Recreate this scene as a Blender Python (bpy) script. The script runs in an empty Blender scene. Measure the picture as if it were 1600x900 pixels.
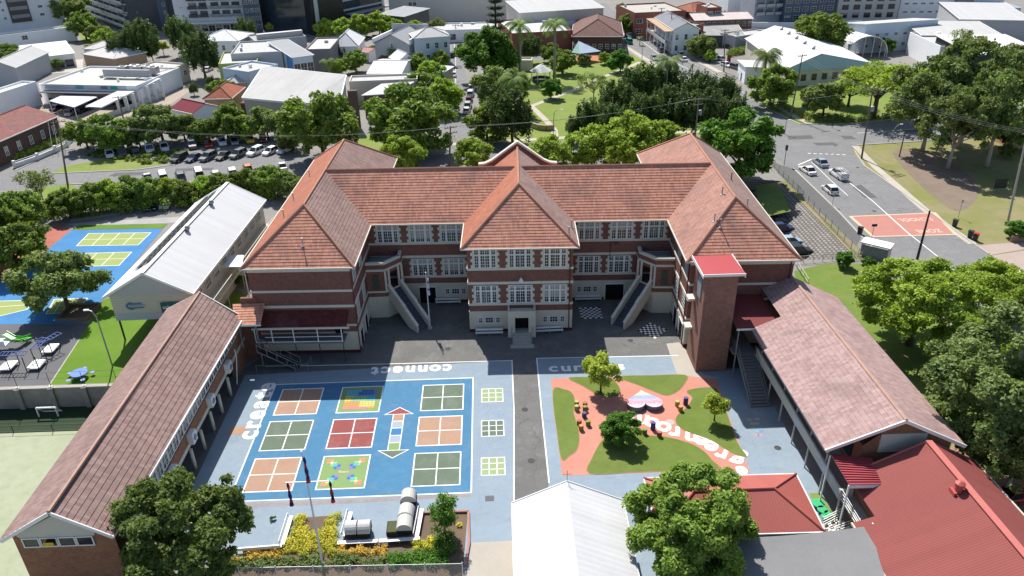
import bpy, math, random
import numpy as np
from mathutils import Vector, Matrix
from mathutils.geometry import delaunay_2d_cdt
R = math.radians
sc = bpy.context.scene
COL = sc.collection
rnd = random.Random(7)

# ---------------------------------------------------------------- camera
FPX, PITCH, ROLL, YAW, CH = 1196.14, 0.494041729, -0.0189805173, 0.0266307294, 54.0
_cp, _sp, _cy, _sy = math.cos(PITCH), math.sin(PITCH), math.cos(YAW), math.sin(YAW)
FW = Vector((_sy*_cp, _cy*_cp, -_sp)); _r0 = Vector((_cy, -_sy, 0)); _u0 = _r0.cross(FW)
RT = _r0*math.cos(ROLL) + _u0*math.sin(ROLL); UP = -_r0*math.sin(ROLL) + _u0*math.cos(ROLL)
CAM = Vector((0, 0, CH))
cd = bpy.data.cameras.new('camera'); cam = bpy.data.objects.new('camera', cd); COL.objects.link(cam)
cd.sensor_width = 36.0; cd.lens = FPX/1600*36; cd.clip_end = 6000; cd.clip_start = 0.5
mw = Matrix((RT, UP, -FW)).transposed().to_4x4(); mw.translation = CAM; cam.matrix_world = mw
sc.camera = cam

def at(px, py, z=0.0):
    """the point of the horizontal plane at height z seen at a place of the photograph"""
    d = RT*((px-800)/FPX) - UP*((py-450)/FPX) + FW
    return CAM + d*((z-CH)/d.z)
def aty(px, py, y):
    d = RT*((px-800)/FPX) - UP*((py-450)/FPX) + FW
    return CAM + d*(y/d.y)
def pxm(p):
    """metres per photograph pixel at a point"""
    return (Vector(p)-CAM).dot(FW)/FPX

# ---------------------------------------------------------------- objects
def props(o, label=None, cat=None, group=None, kind=None):
    if label: o['label'] = label
    if cat: o['category'] = cat
    if group: o['group'] = group
    if kind: o['kind'] = kind
    return o
def T(name, label, cat, loc=(0, 0, 0), rz=0.0, group=None):
    o = bpy.data.objects.new(name, None); COL.objects.link(o); o.empty_display_size = .5
    o.location = loc; o.rotation_euler = (0, 0, rz)
    return props(o, label, cat, group)
def link(name, me, parent=None, label=None):
    o = bpy.data.objects.new(name, me); COL.objects.link(o)
    if parent is not None: o.parent = parent
    if label: o['label'] = label
    return o
def kids(o): return [c for c in bpy.data.objects if c.parent is o]
class Proto:
    """a thing with parts and sub-parts, kept to be copied"""
    def __init__(s, root):
        s.root = root; s.parts = [(p, kids(p)) for p in kids(root)]; s.used = False
    def put(s, loc, rz=0., label=None, group=None, cat=None, scale=None, mats=None, keep=False):
        if not s.used:
            s.used = True; r = s.root; parts = [p for p, _ in s.parts]
        else:
            r = s.root.copy(); COL.objects.link(r); parts = []
            for p, subs in s.parts:
                c = p.copy(); COL.objects.link(c); c.parent = r; parts.append(c)
                for q in subs:
                    d = q.copy(); COL.objects.link(d); d.parent = c
        r.location = loc; r.rotation_euler = (0, 0, rz)
        if scale is not None: r.scale = scale if hasattr(scale, '__len__') else (scale,)*3
        props(r, label, cat, group)
        if mats:
            for c in parts:
                k = c.name.split('.')[0]
                if k in mats:
                    for ms in c.material_slots:
                        ms.link = 'OBJECT'; ms.material = mats[k]
        return r

class MB:
    """collects faces; build() makes ONE mesh object"""
    def __init__(s): s.v = []; s.f = []; s.m = []
    def poly(s, pts, m=0):
        n = len(s.v); s.v += [tuple(p) for p in pts]; s.f.append(tuple(range(n, n+len(pts)))); s.m.append(m); return s
    def box(s, x0, x1, y0, y1, z0, z1, m=0, M=None):
        P = [Vector((x, y, z)) for z in (z0, z1) for x, y in ((x0, y0), (x1, y0), (x1, y1), (x0, y1))]
        if M is not None: P = [M @ p for p in P]
        n = len(s.v); s.v += [tuple(p) for p in P]
        for f in ((3, 2, 1, 0), (4, 5, 6, 7), (0, 1, 5, 4), (1, 2, 6, 5), (2, 3, 7, 6), (3, 0, 4, 7)):
            s.f.append(tuple(n+i for i in f)); s.m.append(m)
        return s
    def prism(s, pts, z0, z1, m=0, mt=None, bottom=False):
        """pts 2-D counter-clockwise; z0, z1 numbers"""
        a = sum(pts[i][0]*pts[(i+1) % len(pts)][1]-pts[(i+1) % len(pts)][0]*pts[i][1] for i in range(len(pts)))
        if a < 0: pts = pts[::-1]
        n = len(pts)
        for i in range(n):
            p, q = pts[i], pts[(i+1) % n]
            s.poly([(p[0], p[1], z0), (q[0], q[1], z0), (q[0], q[1], z1), (p[0], p[1], z1)], m)
        s.poly([(p[0], p[1], z1) for p in pts], m if mt is None else mt)
        if bottom: s.poly([(p[0], p[1], z0) for p in pts[::-1]], m)
        return s
    def tube(s, pts, rad, n=6, m=0, cap=True):
        pts = [Vector(p) for p in pts]
        if not hasattr(rad, '__len__'): rad = [rad]*len(pts)
        base = len(s.v); prev = None
        for i, p in enumerate(pts):
            d = (pts[min(i+1, len(pts)-1)]-pts[max(i-1, 0)]).normalized()
            if prev is None: a = d.orthogonal().normalized()
            else: a = (prev - d*prev.dot(d)).normalized()
            prev = a; b = d.cross(a)
            for k in range(n):
                t = 2*math.pi*k/n; s.v.append(tuple(p+(a*math.cos(t)+b*math.sin(t))*rad[i]))
        for i in range(len(pts)-1):
            for k in range(n):
                k2 = (k+1) % n
                s.f.append((base+i*n+k, base+i*n+k2, base+(i+1)*n+k2, base+(i+1)*n+k)); s.m.append(m)
        if cap:
            s.f.append(tuple(base+k for k in range(n-1, -1, -1))); s.m.append(m)
            s.f.append(tuple(base+(len(pts)-1)*n+k for k in range(n))); s.m.append(m)
        return s
    def bar(s, a, b, w, h=None, m=0):
        """square bar from a to b"""
        a, b = Vector(a), Vector(b); h = h or w; d = (b-a); L = d.length; d.normalize()
        up = Vector((0, 0, 1)) if abs(d.z) < .95 else Vector((0, 1, 0))
        x = d.cross(up).normalized(); z = x.cross(d)
        M = Matrix((x, d, z)).transposed().to_4x4(); M.translation = a
        return s.box(-w/2, w/2, 0, L, -h/2, h/2, m, M)
    def lathe(s, prof, c=(0, 0, 0), n=14, m=0, ang=None):
        base = len(s.v); c = Vector(c)
        for r, z in prof:
            for k in range(n):
                t = 2*math.pi*k/n; s.v.append((c.x+r*math.cos(t), c.y+r*math.sin(t), c.z+z))
        for i in range(len(prof)-1):
            for k in range(n):
                k2 = (k+1) % n; s.f.append((base+i*n+k, base+i*n+k2, base+(i+1)*n+k2, base+(i+1)*n+k)); s.m.append(m)
        s.f.append(tuple(base+k for k in range(n-1, -1, -1))); s.m.append(m)
        s.f.append(tuple(base+(len(prof)-1)*n+k for k in range(n))); s.m.append(m)
        return s
    def ball(s, c, r, m=0, n=8, k=5, sz=1.0):
        return s.lathe([(max(r*math.sin(math.pi*i/k), .001), -r*sz*math.cos(math.pi*i/k)) for i in range(k+1)], c, n, m)
    def mesh(s, name, mats, off=None, smooth=False):
        me = bpy.data.meshes.new(name)
        v = s.v
        if off is not None: v = [(p[0]-off[0], p[1]-off[1], p[2]-off[2]) for p in v]
        me.from_pydata(v, [], s.f)
        for mt in (mats if isinstance(mats, (list, tuple)) else [mats]): me.materials.append(mt)
        me.polygons.foreach_set('material_index', s.m)
        uv = me.uv_layers.new(name='UVMap')
        co = np.array(v, dtype=np.float64) if v else np.zeros((0, 3))
        out = np.zeros((len(me.loops), 2)); Z = Vector((0, 0, 1))
        for p in me.polygons:
            n = p.normal; li = list(p.loop_indices); P = co[list(p.vertices)]
            if abs(n.z) > .995: t = Vector((1, 0, 0)); b = Vector((0, 1, 0))
            else: t = Z.cross(n).normalized(); b = n.cross(t)
            out[li, 0] = P @ np.array(t); out[li, 1] = P @ np.array(b)
        uv.data.foreach_set('uv', out.ravel())
        if smooth: me.polygons.foreach_set('use_smooth', [True]*len(me.polygons))
        me.update(); return me
    def build(s, name, mats, parent=None, label=None, smooth=False, world=True):
        off = None
        if parent is not None and world:
            # vertices were given in world metres; the parent may itself be a part
            q = parent; off = Vector((0, 0, 0))
            while q is not None: off = off+Vector(q.location); q = q.parent
        return link(name, s.mesh(name, mats, off, smooth), parent, label)
def S(name, mb, mats, parent=None, **k):
    o = mb.build(name, mats, parent, **k); o['kind'] = 'structure'; return o
def sheet(pts, z):
    m = MB(); flat(m, pts, z); return m
def flat(m, pts, z, mi=0):
    """a flat polygon (possibly concave), facing up"""
    p2 = [Vector((p[0], p[1])) for p in pts]; n = len(p2)
    r = delaunay_2d_cdt(p2, [(i, (i+1) % n) for i in range(n)], [], 1, 1e-4)
    for f in r[2]:
        q = [r[0][i] for i in f]
        a = (q[1]-q[0]).cross(q[2]-q[0])
        if a < 0: q = q[::-1]
        m.poly([(p.x, p.y, z) for p in q], mi)
    return m
def px_poly(pix, z=0.0): return [at(x, y, z).to_2d() for x, y in pix]
def smoothpoly(pts, n=5):
    """Catmull-Rom through closed 2-D points"""
    out = []; N = len(pts); P = [Vector((p[0], p[1])) for p in pts]
    for i in range(N):
        a, b, c, d = P[i-1], P[i], P[(i+1) % N], P[(i+2) % N]
        for k in range(n):
            t = k/n
            out.append(.5*((2*b)+(c-a)*t+(2*a-5*b+4*c-d)*t*t+(3*b-a-3*c+d)*t**3))
    return out
def ribbon(m, pts, w, z, mi=0, closed=False):
    """flat strip of width w along 2-D points"""
    P = [Vector((p[0], p[1])) for p in pts]; n = len(P); L = []; Rr = []
    for i in range(n):
        a = P[i-1] if (closed or i > 0) else P[i]; c = P[(i+1) % n] if (closed or i < n-1) else P[i]
        d1 = (P[i]-a).normalized() if (P[i]-a).length > 1e-6 else None; d2 = (c-P[i]).normalized() if (c-P[i]).length > 1e-6 else None
        d = ((d1 or d2)+(d2 or d1)).normalized(); nn = Vector((-d.y, d.x))
        k = 1/max(.4, nn.dot(Vector((-(d1 or d2).y, (d1 or d2).x))))
        L.append(P[i]+nn*w/2*k); Rr.append(P[i]-nn*w/2*k)
    for i in range(n if closed else n-1):
        j = (i+1) % n
        m.poly([(*Rr[i], z), (*Rr[j], z), (*L[j], z), (*L[i], z)], mi)
    return m
def kerb(m, pts, w=.25, h=.12, z0=0., mi=0):
    P = [Vector((p[0], p[1])) for p in pts]
    for a, b in zip(P, P[1:]):
        d = (b-a).normalized(); n = Vector((-d.y, d.x))*w/2
        m.prism([a-n, b-n, b+n, a+n], z0, z0+h, mi)
    return m

# ---------------------------------------------------------------- materials
def nt(name):
    m = bpy.data.materials.new(name); m.use_nodes = True; t = m.node_tree; t.nodes.clear()
    out = t.nodes.new('ShaderNodeOutputMaterial'); return m, t, out
def N(t, kind, **k):
    n = t.nodes.new('ShaderNode'+kind)
    for a, b in k.items(): setattr(n, a, b)
    return n
def math_(t, op, a, b=None, c=None):
    n = N(t, 'Math', operation=op)
    for i, v in enumerate((a, b, c)):
        if v is None: continue
        if isinstance(v, (int, float)): n.inputs[i].default_value = v
        else: t.links.new(v, n.inputs[i])
    return n.outputs[0]
def mixc(t, f, a, b, mode='MIX'):
    n = N(t, 'Mix', data_type='RGBA', blend_type=mode)
    for i, v in ((0, f), (6, a), (7, b)):
        if isinstance(v, (int, float)): n.inputs[i].default_value = v
        elif isinstance(v, (tuple, list)): n.inputs[i].default_value = (*v[:3], 1)
        else: t.links.new(v, n.inputs[i])
    return n.outputs[2]
def noise(t, vec, scale, detail=3, rough=.6):
    n = N(t, 'TexNoise'); n.inputs['Scale'].default_value = scale; n.inputs['Detail'].default_value = detail; n.inputs['Roughness'].default_value = rough
    t.links.new(vec, n.inputs['Vector']); return n.outputs[0]
def ramp(t, f, a, b):
    n = N(t, 'MapRange'); n.inputs[1].default_value = a; n.inputs[2].default_value = b; t.links.new(f, n.inputs[0]); return n.outputs[0]
_mats = {}
def M(name, col, rough=.85, var=.14, sc_=.35, sc2=3., spec=.35, metal=0., pat=None, col2=None, k=1.0, alpha=None, vs=(1, 1, 1), wear=0., crack=0.):
    """procedural material: two sizes of soft wear, plus an optional pattern"""
    if name in _mats: return _mats[name]
    m, t, out = nt(name); b = N(t, 'BsdfPrincipled'); t.links.new(b.outputs[0], out.inputs[0])
    tc = N(t, 'TexCoord'); ob = tc.outputs['Object']; uv = tc.outputs['UV']
    if vs != (1, 1, 1):
        mp = N(t, 'Mapping'); mp.inputs['Scale'].default_value = vs; t.links.new(ob, mp.inputs[0]); ob = mp.outputs[0]
    b.inputs['Roughness'].default_value = rough; b.inputs['Metallic'].default_value = metal
    b.inputs['Specular IOR Level'].default_value = spec if rough < .7 else min(spec, .12)
    base = col
    def cells(a, h, stag=0.):
        s = N(t, 'SeparateXYZ'); t.links.new(uv, s.inputs[0])
        v = math_(t, 'DIVIDE', s.outputs[1], h); row = math_(t, 'FLOOR', v)
        u = math_(t, 'ADD', math_(t, 'DIVIDE', s.outputs[0], a), math_(t, 'MULTIPLY', math_(t, 'MODULO', row, 2.0), stag)); cu = math_(t, 'FLOOR', u)
        cx = N(t, 'CombineXYZ'); t.links.new(cu, cx.inputs[0]); t.links.new(row, cx.inputs[1])
        w = N(t, 'TexWhiteNoise', noise_dimensions='2D'); t.links.new(cx.outputs[0], w.inputs['Vector'])
        return w.outputs[0], math_(t, 'FRACT', u), math_(t, 'FRACT', v)
    bump = None
    if pat == 'tile':       # roof tiles: each tile its own tone, dark laps, lichen in soft patches
        w, fu, fv = cells(.3, .29*k)
        base = mixc(t, w, col, col2)
        li = ramp(t, noise(t, ob, .22, 4, .65), .5, .72)
        base = mixc(t, math_(t, 'MULTIPLY', li, .5), base, (.16, .12, .11))
        pale = ramp(t, noise(t, ob, .5, 5, .7), .62, .8)
        base = mixc(t, math_(t, 'MULTIPLY', pale, .3), base, (.45, .36, .31))
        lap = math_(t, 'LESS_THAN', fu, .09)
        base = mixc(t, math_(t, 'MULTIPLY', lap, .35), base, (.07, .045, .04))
    elif pat == 'brick':
        w, fu, fv = cells(.24, .086, .5)
        base = mixc(t, w, col, col2)
        mo = math_(t, 'MAXIMUM', math_(t, 'LESS_THAN', fu, .05), math_(t, 'LESS_THAN', fv, .14))
        base = mixc(t, math_(t, 'MULTIPLY', mo, .5), base, (.3, .27, .24))
        w2, _, _ = cells(.48, .43, .5)
        base = mixc(t, .3, base, mixc(t, w2, col, col2))
    elif pat == 'corr':     # ribbed sheet metal, ribs run down the slope
        s = N(t, 'SeparateXYZ'); t.links.new(uv, s.inputs[0])
        fu = math_(t, 'FRACT', math_(t, 'DIVIDE', s.outputs[0], .25*k))
        bump = math_(t, 'ABSOLUTE', math_(t, 'SUBTRACT', fu, .5))
        sh = math_(t, 'FLOOR', math_(t, 'DIVIDE', s.outputs[0], .76))
        w = N(t, 'TexWhiteNoise', noise_dimensions='1D'); t.links.new(sh, w.inputs['W'])
        base = mixc(t, w.outputs[0], [c*.93 for c in col], col)
        base = mixc(t, math_(t, 'MULTIPLY', math_(t, 'LESS_THAN', fu, .1), .16), base, [c*.55 for c in col])
    elif pat == 'board':
        s = N(t, 'SeparateXYZ'); t.links.new(uv, s.inputs[0])
        fv = math_(t, 'FRACT', math_(t, 'DIVIDE', s.outputs[1], .2*k))
        base = mixc(t, math_(t, 'MULTIPLY', math_(t, 'LESS_THAN', fv, .12), .5), col, [c*.45 for c in col])
    elif pat == 'block':    # pavers or hollow blocks
        w, fu, fv = cells(.8*k, .6*k, .5)
        base = mixc(t, w, col, col2 or [c*.8 for c in col])
        j = math_(t, 'MAXIMUM', math_(t, 'LESS_THAN', fu, .28), math_(t, 'LESS_THAN', fv, .3))
        base = mixc(t, j, base, [c*.35 for c in col])
    elif pat == 'grass':
        g = noise(t, ob, .09, 5, .7); g2 = noise(t, ob, .8, 4, .7)
        base = mixc(t, ramp(t, g, .42, .62), col, col2)
        base = mixc(t, math_(t, 'MULTIPLY', ramp(t, g2, .45, .7), .45), base, [col2[0]*.75, col2[1]*.8, col2[2]*.7])
    elif pat == 'louvre':
        s = N(t, 'SeparateXYZ'); t.links.new(uv, s.inputs[0])
        fv = math_(t, 'FRACT', math_(t, 'DIVIDE', s.outputs[1], .12*k))
        base = mixc(t, math_(t, 'LESS_THAN', fv, .35), col, [c*.4 for c in col])
    if wear:                # scuffed and faded blotches, long rubbed streaks, dirt
        base = mixc(t, math_(t, 'MULTIPLY', ramp(t, noise(t, ob, .42, 7, .78), .5, .74), wear), base, (.36, .36, .35))
        mp2 = N(t, 'Mapping'); mp2.inputs['Scale'].default_value = (.25, 1.6, 1); mp2.inputs['Rotation'].default_value = (0, 0, .5); t.links.new(ob, mp2.inputs[0])
        base = mixc(t, math_(t, 'MULTIPLY', ramp(t, noise(t, mp2.outputs[0], .7, 5, .7), .58, .76), wear*.8), base, (.12, .12, .13))
        base = mixc(t, math_(t, 'MULTIPLY', ramp(t, noise(t, ob, 2.6, 3, .6), .66, .76), wear*.7), base, (.1, .1, .1))
    if crack:
        vo = N(t, 'TexVoronoi', feature='DISTANCE_TO_EDGE'); vo.inputs['Scale'].default_value = .17
        nz = N(t, 'TexNoise'); nz.inputs['Scale'].default_value = .5; nz.inputs['Detail'].default_value = 5; t.links.new(ob, nz.inputs['Vector'])
        ad = N(t, 'VectorMath', operation='MULTIPLY_ADD'); t.links.new(nz.outputs['Color'], ad.inputs[0]); ad.inputs[1].default_value = (3.5, 3.5, 0); t.links.new(ob, ad.inputs[2]); t.links.new(ad.outputs[0], vo.inputs['Vector'])
        base = mixc(t, math_(t, 'MULTIPLY', math_(t, 'LESS_THAN', vo.outputs['Distance'], .0065), crack), base, (.03, .03, .03))
    n1 = noise(t, ob, sc_, 4, .62); n2 = noise(t, ob, sc2, 3, .6)
    f = math_(t, 'ADD', math_(t, 'MULTIPLY', math_(t, 'SUBTRACT', n1, .5), 2.2*var), math_(t, 'MULTIPLY', math_(t, 'SUBTRACT', n2, .5), 1.3*var))
    f = math_(t, 'ADD', f, 1.0)
    cmb = N(t, 'CombineXYZ')
    for i in range(3): t.links.new(f, cmb.inputs[i])
    fin = mixc(t, 1.0, base, cmb.outputs[0], 'MULTIPLY')
    t.links.new(fin, b.inputs['Base Color'])
    if bump is not None:
        bp = N(t, 'Bump'); bp.inputs['Strength'].default_value = .6; bp.inputs['Distance'].default_value = .04
        t.links.new(bump, bp.inputs['Height']); t.links.new(bp.outputs[0], b.inputs['Normal'])
    if alpha is not None: b.inputs['Alpha'].default_value = alpha
    m['c'] = list(col); _mats[name] = m; return m
def leafmat(name, a, b_, tr=.3):
    m, t, out = nt(name)
    at_ = N(t, 'Attribute', attribute_name='tint')
    c = mixc(t, at_.outputs['Fac'], a, b_)
    oi = N(t, 'ObjectInfo'); hs = N(t, 'HueSaturation')
    t.links.new(c, hs.inputs['Color'])
    t.links.new(math_(t, 'ADD', .98, math_(t, 'MULTIPLY', oi.outputs['Random'], .4)), hs.inputs['Value'])
    t.links.new(math_(t, 'ADD', .488, math_(t, 'MULTIPLY', oi.outputs['Random'], .02)), hs.inputs['Hue'])
    c = hs.outputs[0]
    d = N(t, 'BsdfPrincipled'); d.inputs['Roughness'].default_value = .6; d.inputs['Specular IOR Level'].default_value = .18
    t.links.new(c, d.inputs['Base Color'])
    tl = N(t, 'BsdfTranslucent'); t.links.new(mixc(t, 1.0, c, (1.25, 1.3, .55), 'MULTIPLY'), tl.inputs[0])
    mx = N(t, 'MixShader'); mx.inputs[0].default_value = tr
    t.links.new(d.outputs[0], mx.inputs[1]); t.links.new(tl.outputs[0], mx.inputs[2]); t.links.new(mx.outputs[0], out.inputs[0])
    return m

GLASS = M('window_glass', (.025, .03, .035), rough=.12, var=.5, sc_=.6, spec=.6)
def blinds(m):      # some panes have a pale blind drawn part of the way down
    t = m.node_tree; b = next(n for n in t.nodes if n.type == 'BSDF_PRINCIPLED'); src = b.inputs['Base Color'].links[0].from_socket
    oi = N(t, 'ObjectInfo'); tc = N(t, 'TexCoord'); s = N(t, 'SeparateXYZ'); t.links.new(tc.outputs['Object'], s.inputs[0])
    r = oi.outputs['Random']; k = math_(t, 'GREATER_THAN', s.outputs[2], math_(t, 'ADD', .5, math_(t, 'MULTIPLY', math_(t, 'FRACT', math_(t, 'MULTIPLY', r, 17.3)), 2.6)))
    f = math_(t, 'MULTIPLY', k, math_(t, 'GREATER_THAN', r, .35)); t.links.new(mixc(t, math_(t, 'MULTIPLY', f, .85), src, (.36, .36, .33)), b.inputs['Base Color'])
    t.links.new(math_(t, 'ADD', .1, math_(t, 'MULTIPLY', f, .4)), b.inputs['Roughness'])
blinds(GLASS)
GLASSB = M('blue_glass', (.05, .09, .13), rough=.1, var=.4, sc_=.6, spec=.7)
WHITE = M('white_paint', (.78, .78, .75), rough=.55, var=.06)
TRIM = M('white_timber', (.72, .72, .69), rough=.6, var=.07)
CREAM = M('cream_render', (.58, .55, .46), var=.09, sc_=.5)
STONE = M('cream_dressing', (.62, .59, .51), var=.1, sc_=1.2)
BRICK = M('red_brick', (.265, .105, .08), col2=(.14, .072, .06), pat='brick', var=.14)
BRICK_O = M('orange_brick', (.36, .17, .09), col2=(.22, .1, .06), pat='brick', var=.14)
BRICK_T = M('tower_brick', (.33, .16, .12), col2=(.17, .1, .085), pat='brick', var=.14)
BRICK_D = M('dark_brick', (.11, .06, .05), col2=(.07, .045, .04), pat='brick', var=.16)
PLINTH = M('dark_red_plinth', (.1, .025, .025), var=.15)
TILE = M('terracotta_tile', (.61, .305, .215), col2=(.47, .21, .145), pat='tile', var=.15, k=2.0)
TILE_D = M('faded_tile', (.385, .215, .17), col2=(.29, .155, .125), pat='tile', var=.15, k=2.0)  # same tile darkened: colour evens out the stronger sun on this west slope
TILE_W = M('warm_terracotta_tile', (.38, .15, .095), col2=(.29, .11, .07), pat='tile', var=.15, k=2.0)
TILE_G = M('grey_tile', (.31, .215, .185), col2=(.23, .15, .135), pat='tile', var=.16, k=2.0)  # greyer tile, used on the slopes facing east
TILE_P = M('pinkish_tile', (.29, .2, .18), col2=(.205, .135, .12), pat='tile', var=.14, k=2.0)
RIDGE = M('ridge_tile', (.4, .2, .14), var=.25, sc2=5)
ASPH = M('asphalt', (.14, .139, .132), var=.22, sc_=.2, sc2=2.2, wear=.3, crack=.28)
ROAD = M('road_asphalt', (.187, .187, .188), var=.15, sc_=.09, sc2=1.3, wear=.28, crack=.3)
CONC = M('concrete', (.4, .38, .34), var=.12)
CREAMC = M('cream_concrete', (.39, .36, .31), var=.1)
PAVE = M('grey_blue_paint', (.235, .295, .35), var=.16, sc_=.18, sc2=1.6, wear=.3, crack=.1)
LINE = M('line_paint', (.8, .8, .78), var=.08, sc2=4)
MET = M('grey_metal', (.32, .33, .34), rough=.45, metal=.4, var=.1)
DARK = M('dark_metal', (.03, .03, .033), rough=.5, var=.1)
BLACKIN = M('dark_interior', (.012, .012, .013), var=.2)
TIMB = M('pole_timber', (.17, .14, .11), var=.25, sc2=2)
REDMET = M('red_sheet_metal', (.2, .05, .05), rough=.7, pat='corr', var=.07, spec=.4)
WHMET = M('white_sheet_metal', (.61, .61, .61), rough=.82, pat='corr', var=.05, spec=.4)
GRMET = M('grey_sheet_metal', (.46, .46, .46), rough=.82, pat='corr', var=.09, spec=.4)
PALEMET = M('pale_sheet_metal', (.45, .45, .44), rough=.82, pat='corr', var=.08, spec=.4)
TURF = M('artificial_turf', (.115, .165, .03), col2=(.14, .185, .045), pat='grass', var=.14, sc_=.5, sc2=2)
LAWN = M('lawn', (.155, .22, .04), col2=(.2, .235, .065), pat='grass', var=.1)
DRYG = M('dry_lawn', (.19, .2, .065), col2=(.25, .215, .12), pat='grass', var=.12)
SOIL = M('garden_soil', (.14, .1, .07), var=.3, sc2=5)
# ---------------------------------------------------------------- light and sky
SUN_D = Vector((.245, -.765, -1.0)).normalized()       # the way the light travels
sl = bpy.data.lights.new('sun', 'SUN'); sl.energy = 5.0; sl.angle = R(.53); sl.color = (1, .955, .89)
so = bpy.data.objects.new('sun', sl); COL.objects.link(so); so.rotation_euler = SUN_D.to_track_quat('-Z', 'Y').to_euler(); so.location = (0, 0, 120)
w = bpy.data.worlds.new('World'); sc.world = w; w.use_nodes = True
_t = w.node_tree; _t.nodes.clear()
_sk = _t.nodes.new('ShaderNodeTexSky'); _sk.sky_type = 'NISHITA'; _sk.sun_disc = False
_el = math.asin(-SUN_D.z); _sk.sun_elevation = _el; _sk.sun_rotation = math.atan2(-SUN_D.x, -SUN_D.y)
_bg = _t.nodes.new('ShaderNodeBackground'); _bg.inputs[1].default_value = .1
_o = _t.nodes.new('ShaderNodeOutputWorld'); _t.links.new(_sk.outputs[0], _bg.inputs[0]); _t.links.new(_bg.outputs[0], _o.inputs[0])
vs = sc.view_settings; vs.view_transform = 'Standard'; vs.look = 'None'; vs.gamma = 1; vs.use_curve_mapping = False; vs.exposure = .52

# ---------------------------------------------------------------- ground sheet with the sunken yards
COURTZ = -2.7
pit1 = [(-130, 12), (-41.6, 12), (-41.6, 78.2), (-130, 78.2)]
F0, F1 = at(1222, 283).to_2d(), at(1343, 405).to_2d()
_n = Vector((-(F1-F0).y, (F1-F0).x)).normalized()
if _n.x > 0: _n = -_n
G0, G1 = F0+_n*6.2, F1+_n*6.2
PITZ = -2.3
pit2 = [tuple(F1), tuple(F0), (38.2, F0.y+6), (38.2, F1.y+1.0)]
pts = [Vector(p) for p in ((-2500, -400), (2500, -400), (2500, 3500), (-2500, 3500))]
edges = [(0, 1), (1, 2), (2, 3), (3, 0)]
for pl in (pit1, pit2):
    b = len(pts); pts += [Vector(p) for p in pl]; edges += [(b+i, b+(i+1) % len(pl)) for i in range(len(pl))]
r = delaunay_2d_cdt(pts, edges, [], 0, 1e-4)
def inside(p, pl):
    c = False; n = len(pl)
    for i in range(n):
        a, b = pl[i], pl[(i+1) % n]
        if (a[1] > p[1]) != (b[1] > p[1]) and p[0] < (b[0]-a[0])*(p[1]-a[1])/(b[1]-a[1])+a[0]: c = not c
    return c
GR = M('town_ground', (.22, .21, .195), var=.2, sc_=.05, sc2=.6)
g = MB()
for f in r[2]:
    q = [r[0][i] for i in f]; cx = sum((p for p in q), Vector((0, 0)))/3
    if inside(cx, pit1) or inside(cx, pit2): continue
    if (q[1]-q[0]).cross(q[2]-q[0]) < 0: q = q[::-1]
    g.poly([(p.x, p.y, 0) for p in q])
flat(g, pit1, COURTZ); flat(g, [tuple(G1), tuple(G0), pit2[2], pit2[3]], PITZ)
for pl, z in ((pit1, COURTZ), (pit2, PITZ)):
    for i in range(len(pl)):
        if pl is pit2 and i == 0: continue
        a, b = pl[i], pl[(i+1) % len(pl)]; g.poly([(*a, z), (*b, z), (*b, 0), (*a, 0)])
S('ground', g, GR)
em = MB(); em.poly([(*F1, .004), (*F0, .004), (*G0, PITZ+.01), (*G1, PITZ+.01)])
S('embankment', em, M('embankment_block', (.27, .25, .23), col2=(.2, .185, .17), pat='block', var=.15, k=1.0))
em2 = MB(); a0, a1 = F0-_n*1.5, F1-_n*1.5; em2.poly([(*a1, .03), (*a0, .03), (*(F0+_n*.35), .03), (*(F1+_n*.35), .03)])
S('verge', em2, M('dry_verge', (.27, .22, .14), col2=(.2, .2, .07), pat='grass', var=.2))
S('car_park', sheet([tuple(G1+Vector((-.1, 0))), tuple(G0+Vector((-.1, 0))), (38.4, F0.y+5.6), (38.4, F1.y+1.2)], PITZ+.02), ROAD)

# ---------------------------------------------------------------- streets, paths, lawns
S('lawn', sheet(px_poly([(725, 232), (742, 172), (800, 108), (828, 88), (880, 100), (985, 84), (1085, 135), (1185, 203), (1196, 240)]), .01), LAWN)
S('lawn', sheet(px_poly([(1341, 227), (1440, 222), (1610, 207), (1900, 190), (1900, 640), (1600, 430), (1522, 380), (1450, 329), (1351, 259), (1331, 236)]), .01), DRYG)
S('bare_soil', sheet(smoothpoly(px_poly([(1395, 238), (1440, 236), (1500, 262), (1530, 300), (1500, 330), (1465, 312), (1430, 282)]), 4), .018), M('dry_soil', (.2, .155, .12), var=.22, sc2=2))
S('lawn', sheet(px_poly([(1180, 165), (1235, 118), (1330, 128), (1425, 150), (1600, 140), (1600, 163), (1425, 183), (1320, 194), (1250, 193), (1200, 170)]), .01), LAWN)
S('lawn', sheet([at(1241, 424).to_2d(), at(1290, 412).to_2d(), at(1345, 412).to_2d(), at(1430, 470).to_2d(), (62, 60), (62, 30), (44, 30), (42.6, 54), (38.7, 78)], .012), M('school_lawn', (.16, .2, .05), col2=(.11, .19, .03), pat='grass', var=.08))
S('soil', sheet([(43.5, 57), (49, 63), (60, 58), (60, 36), (46, 36)], .02), M('bark_soil', (.3, .19, .13), var=.3, sc2=3))
S('lawn', sheet(px_poly([(112, 285), (60, 292), (70, 277), (85, 272)][::-1]+[], .0), .01) if False else sheet(px_poly([(78, 271), (95, 261), (180, 246), (270, 254), (215, 264)]), .012), LAWN)
S('lawn', sheet(px_poly([(70, 292), (112, 287), (125, 297), (90, 340), (40, 345), (10, 310)]), .012), LAWN)
S('lawn', sheet(px_poly([(555, 215), (600, 205), (620, 235), (560, 240)]), .01), LAWN)
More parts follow.
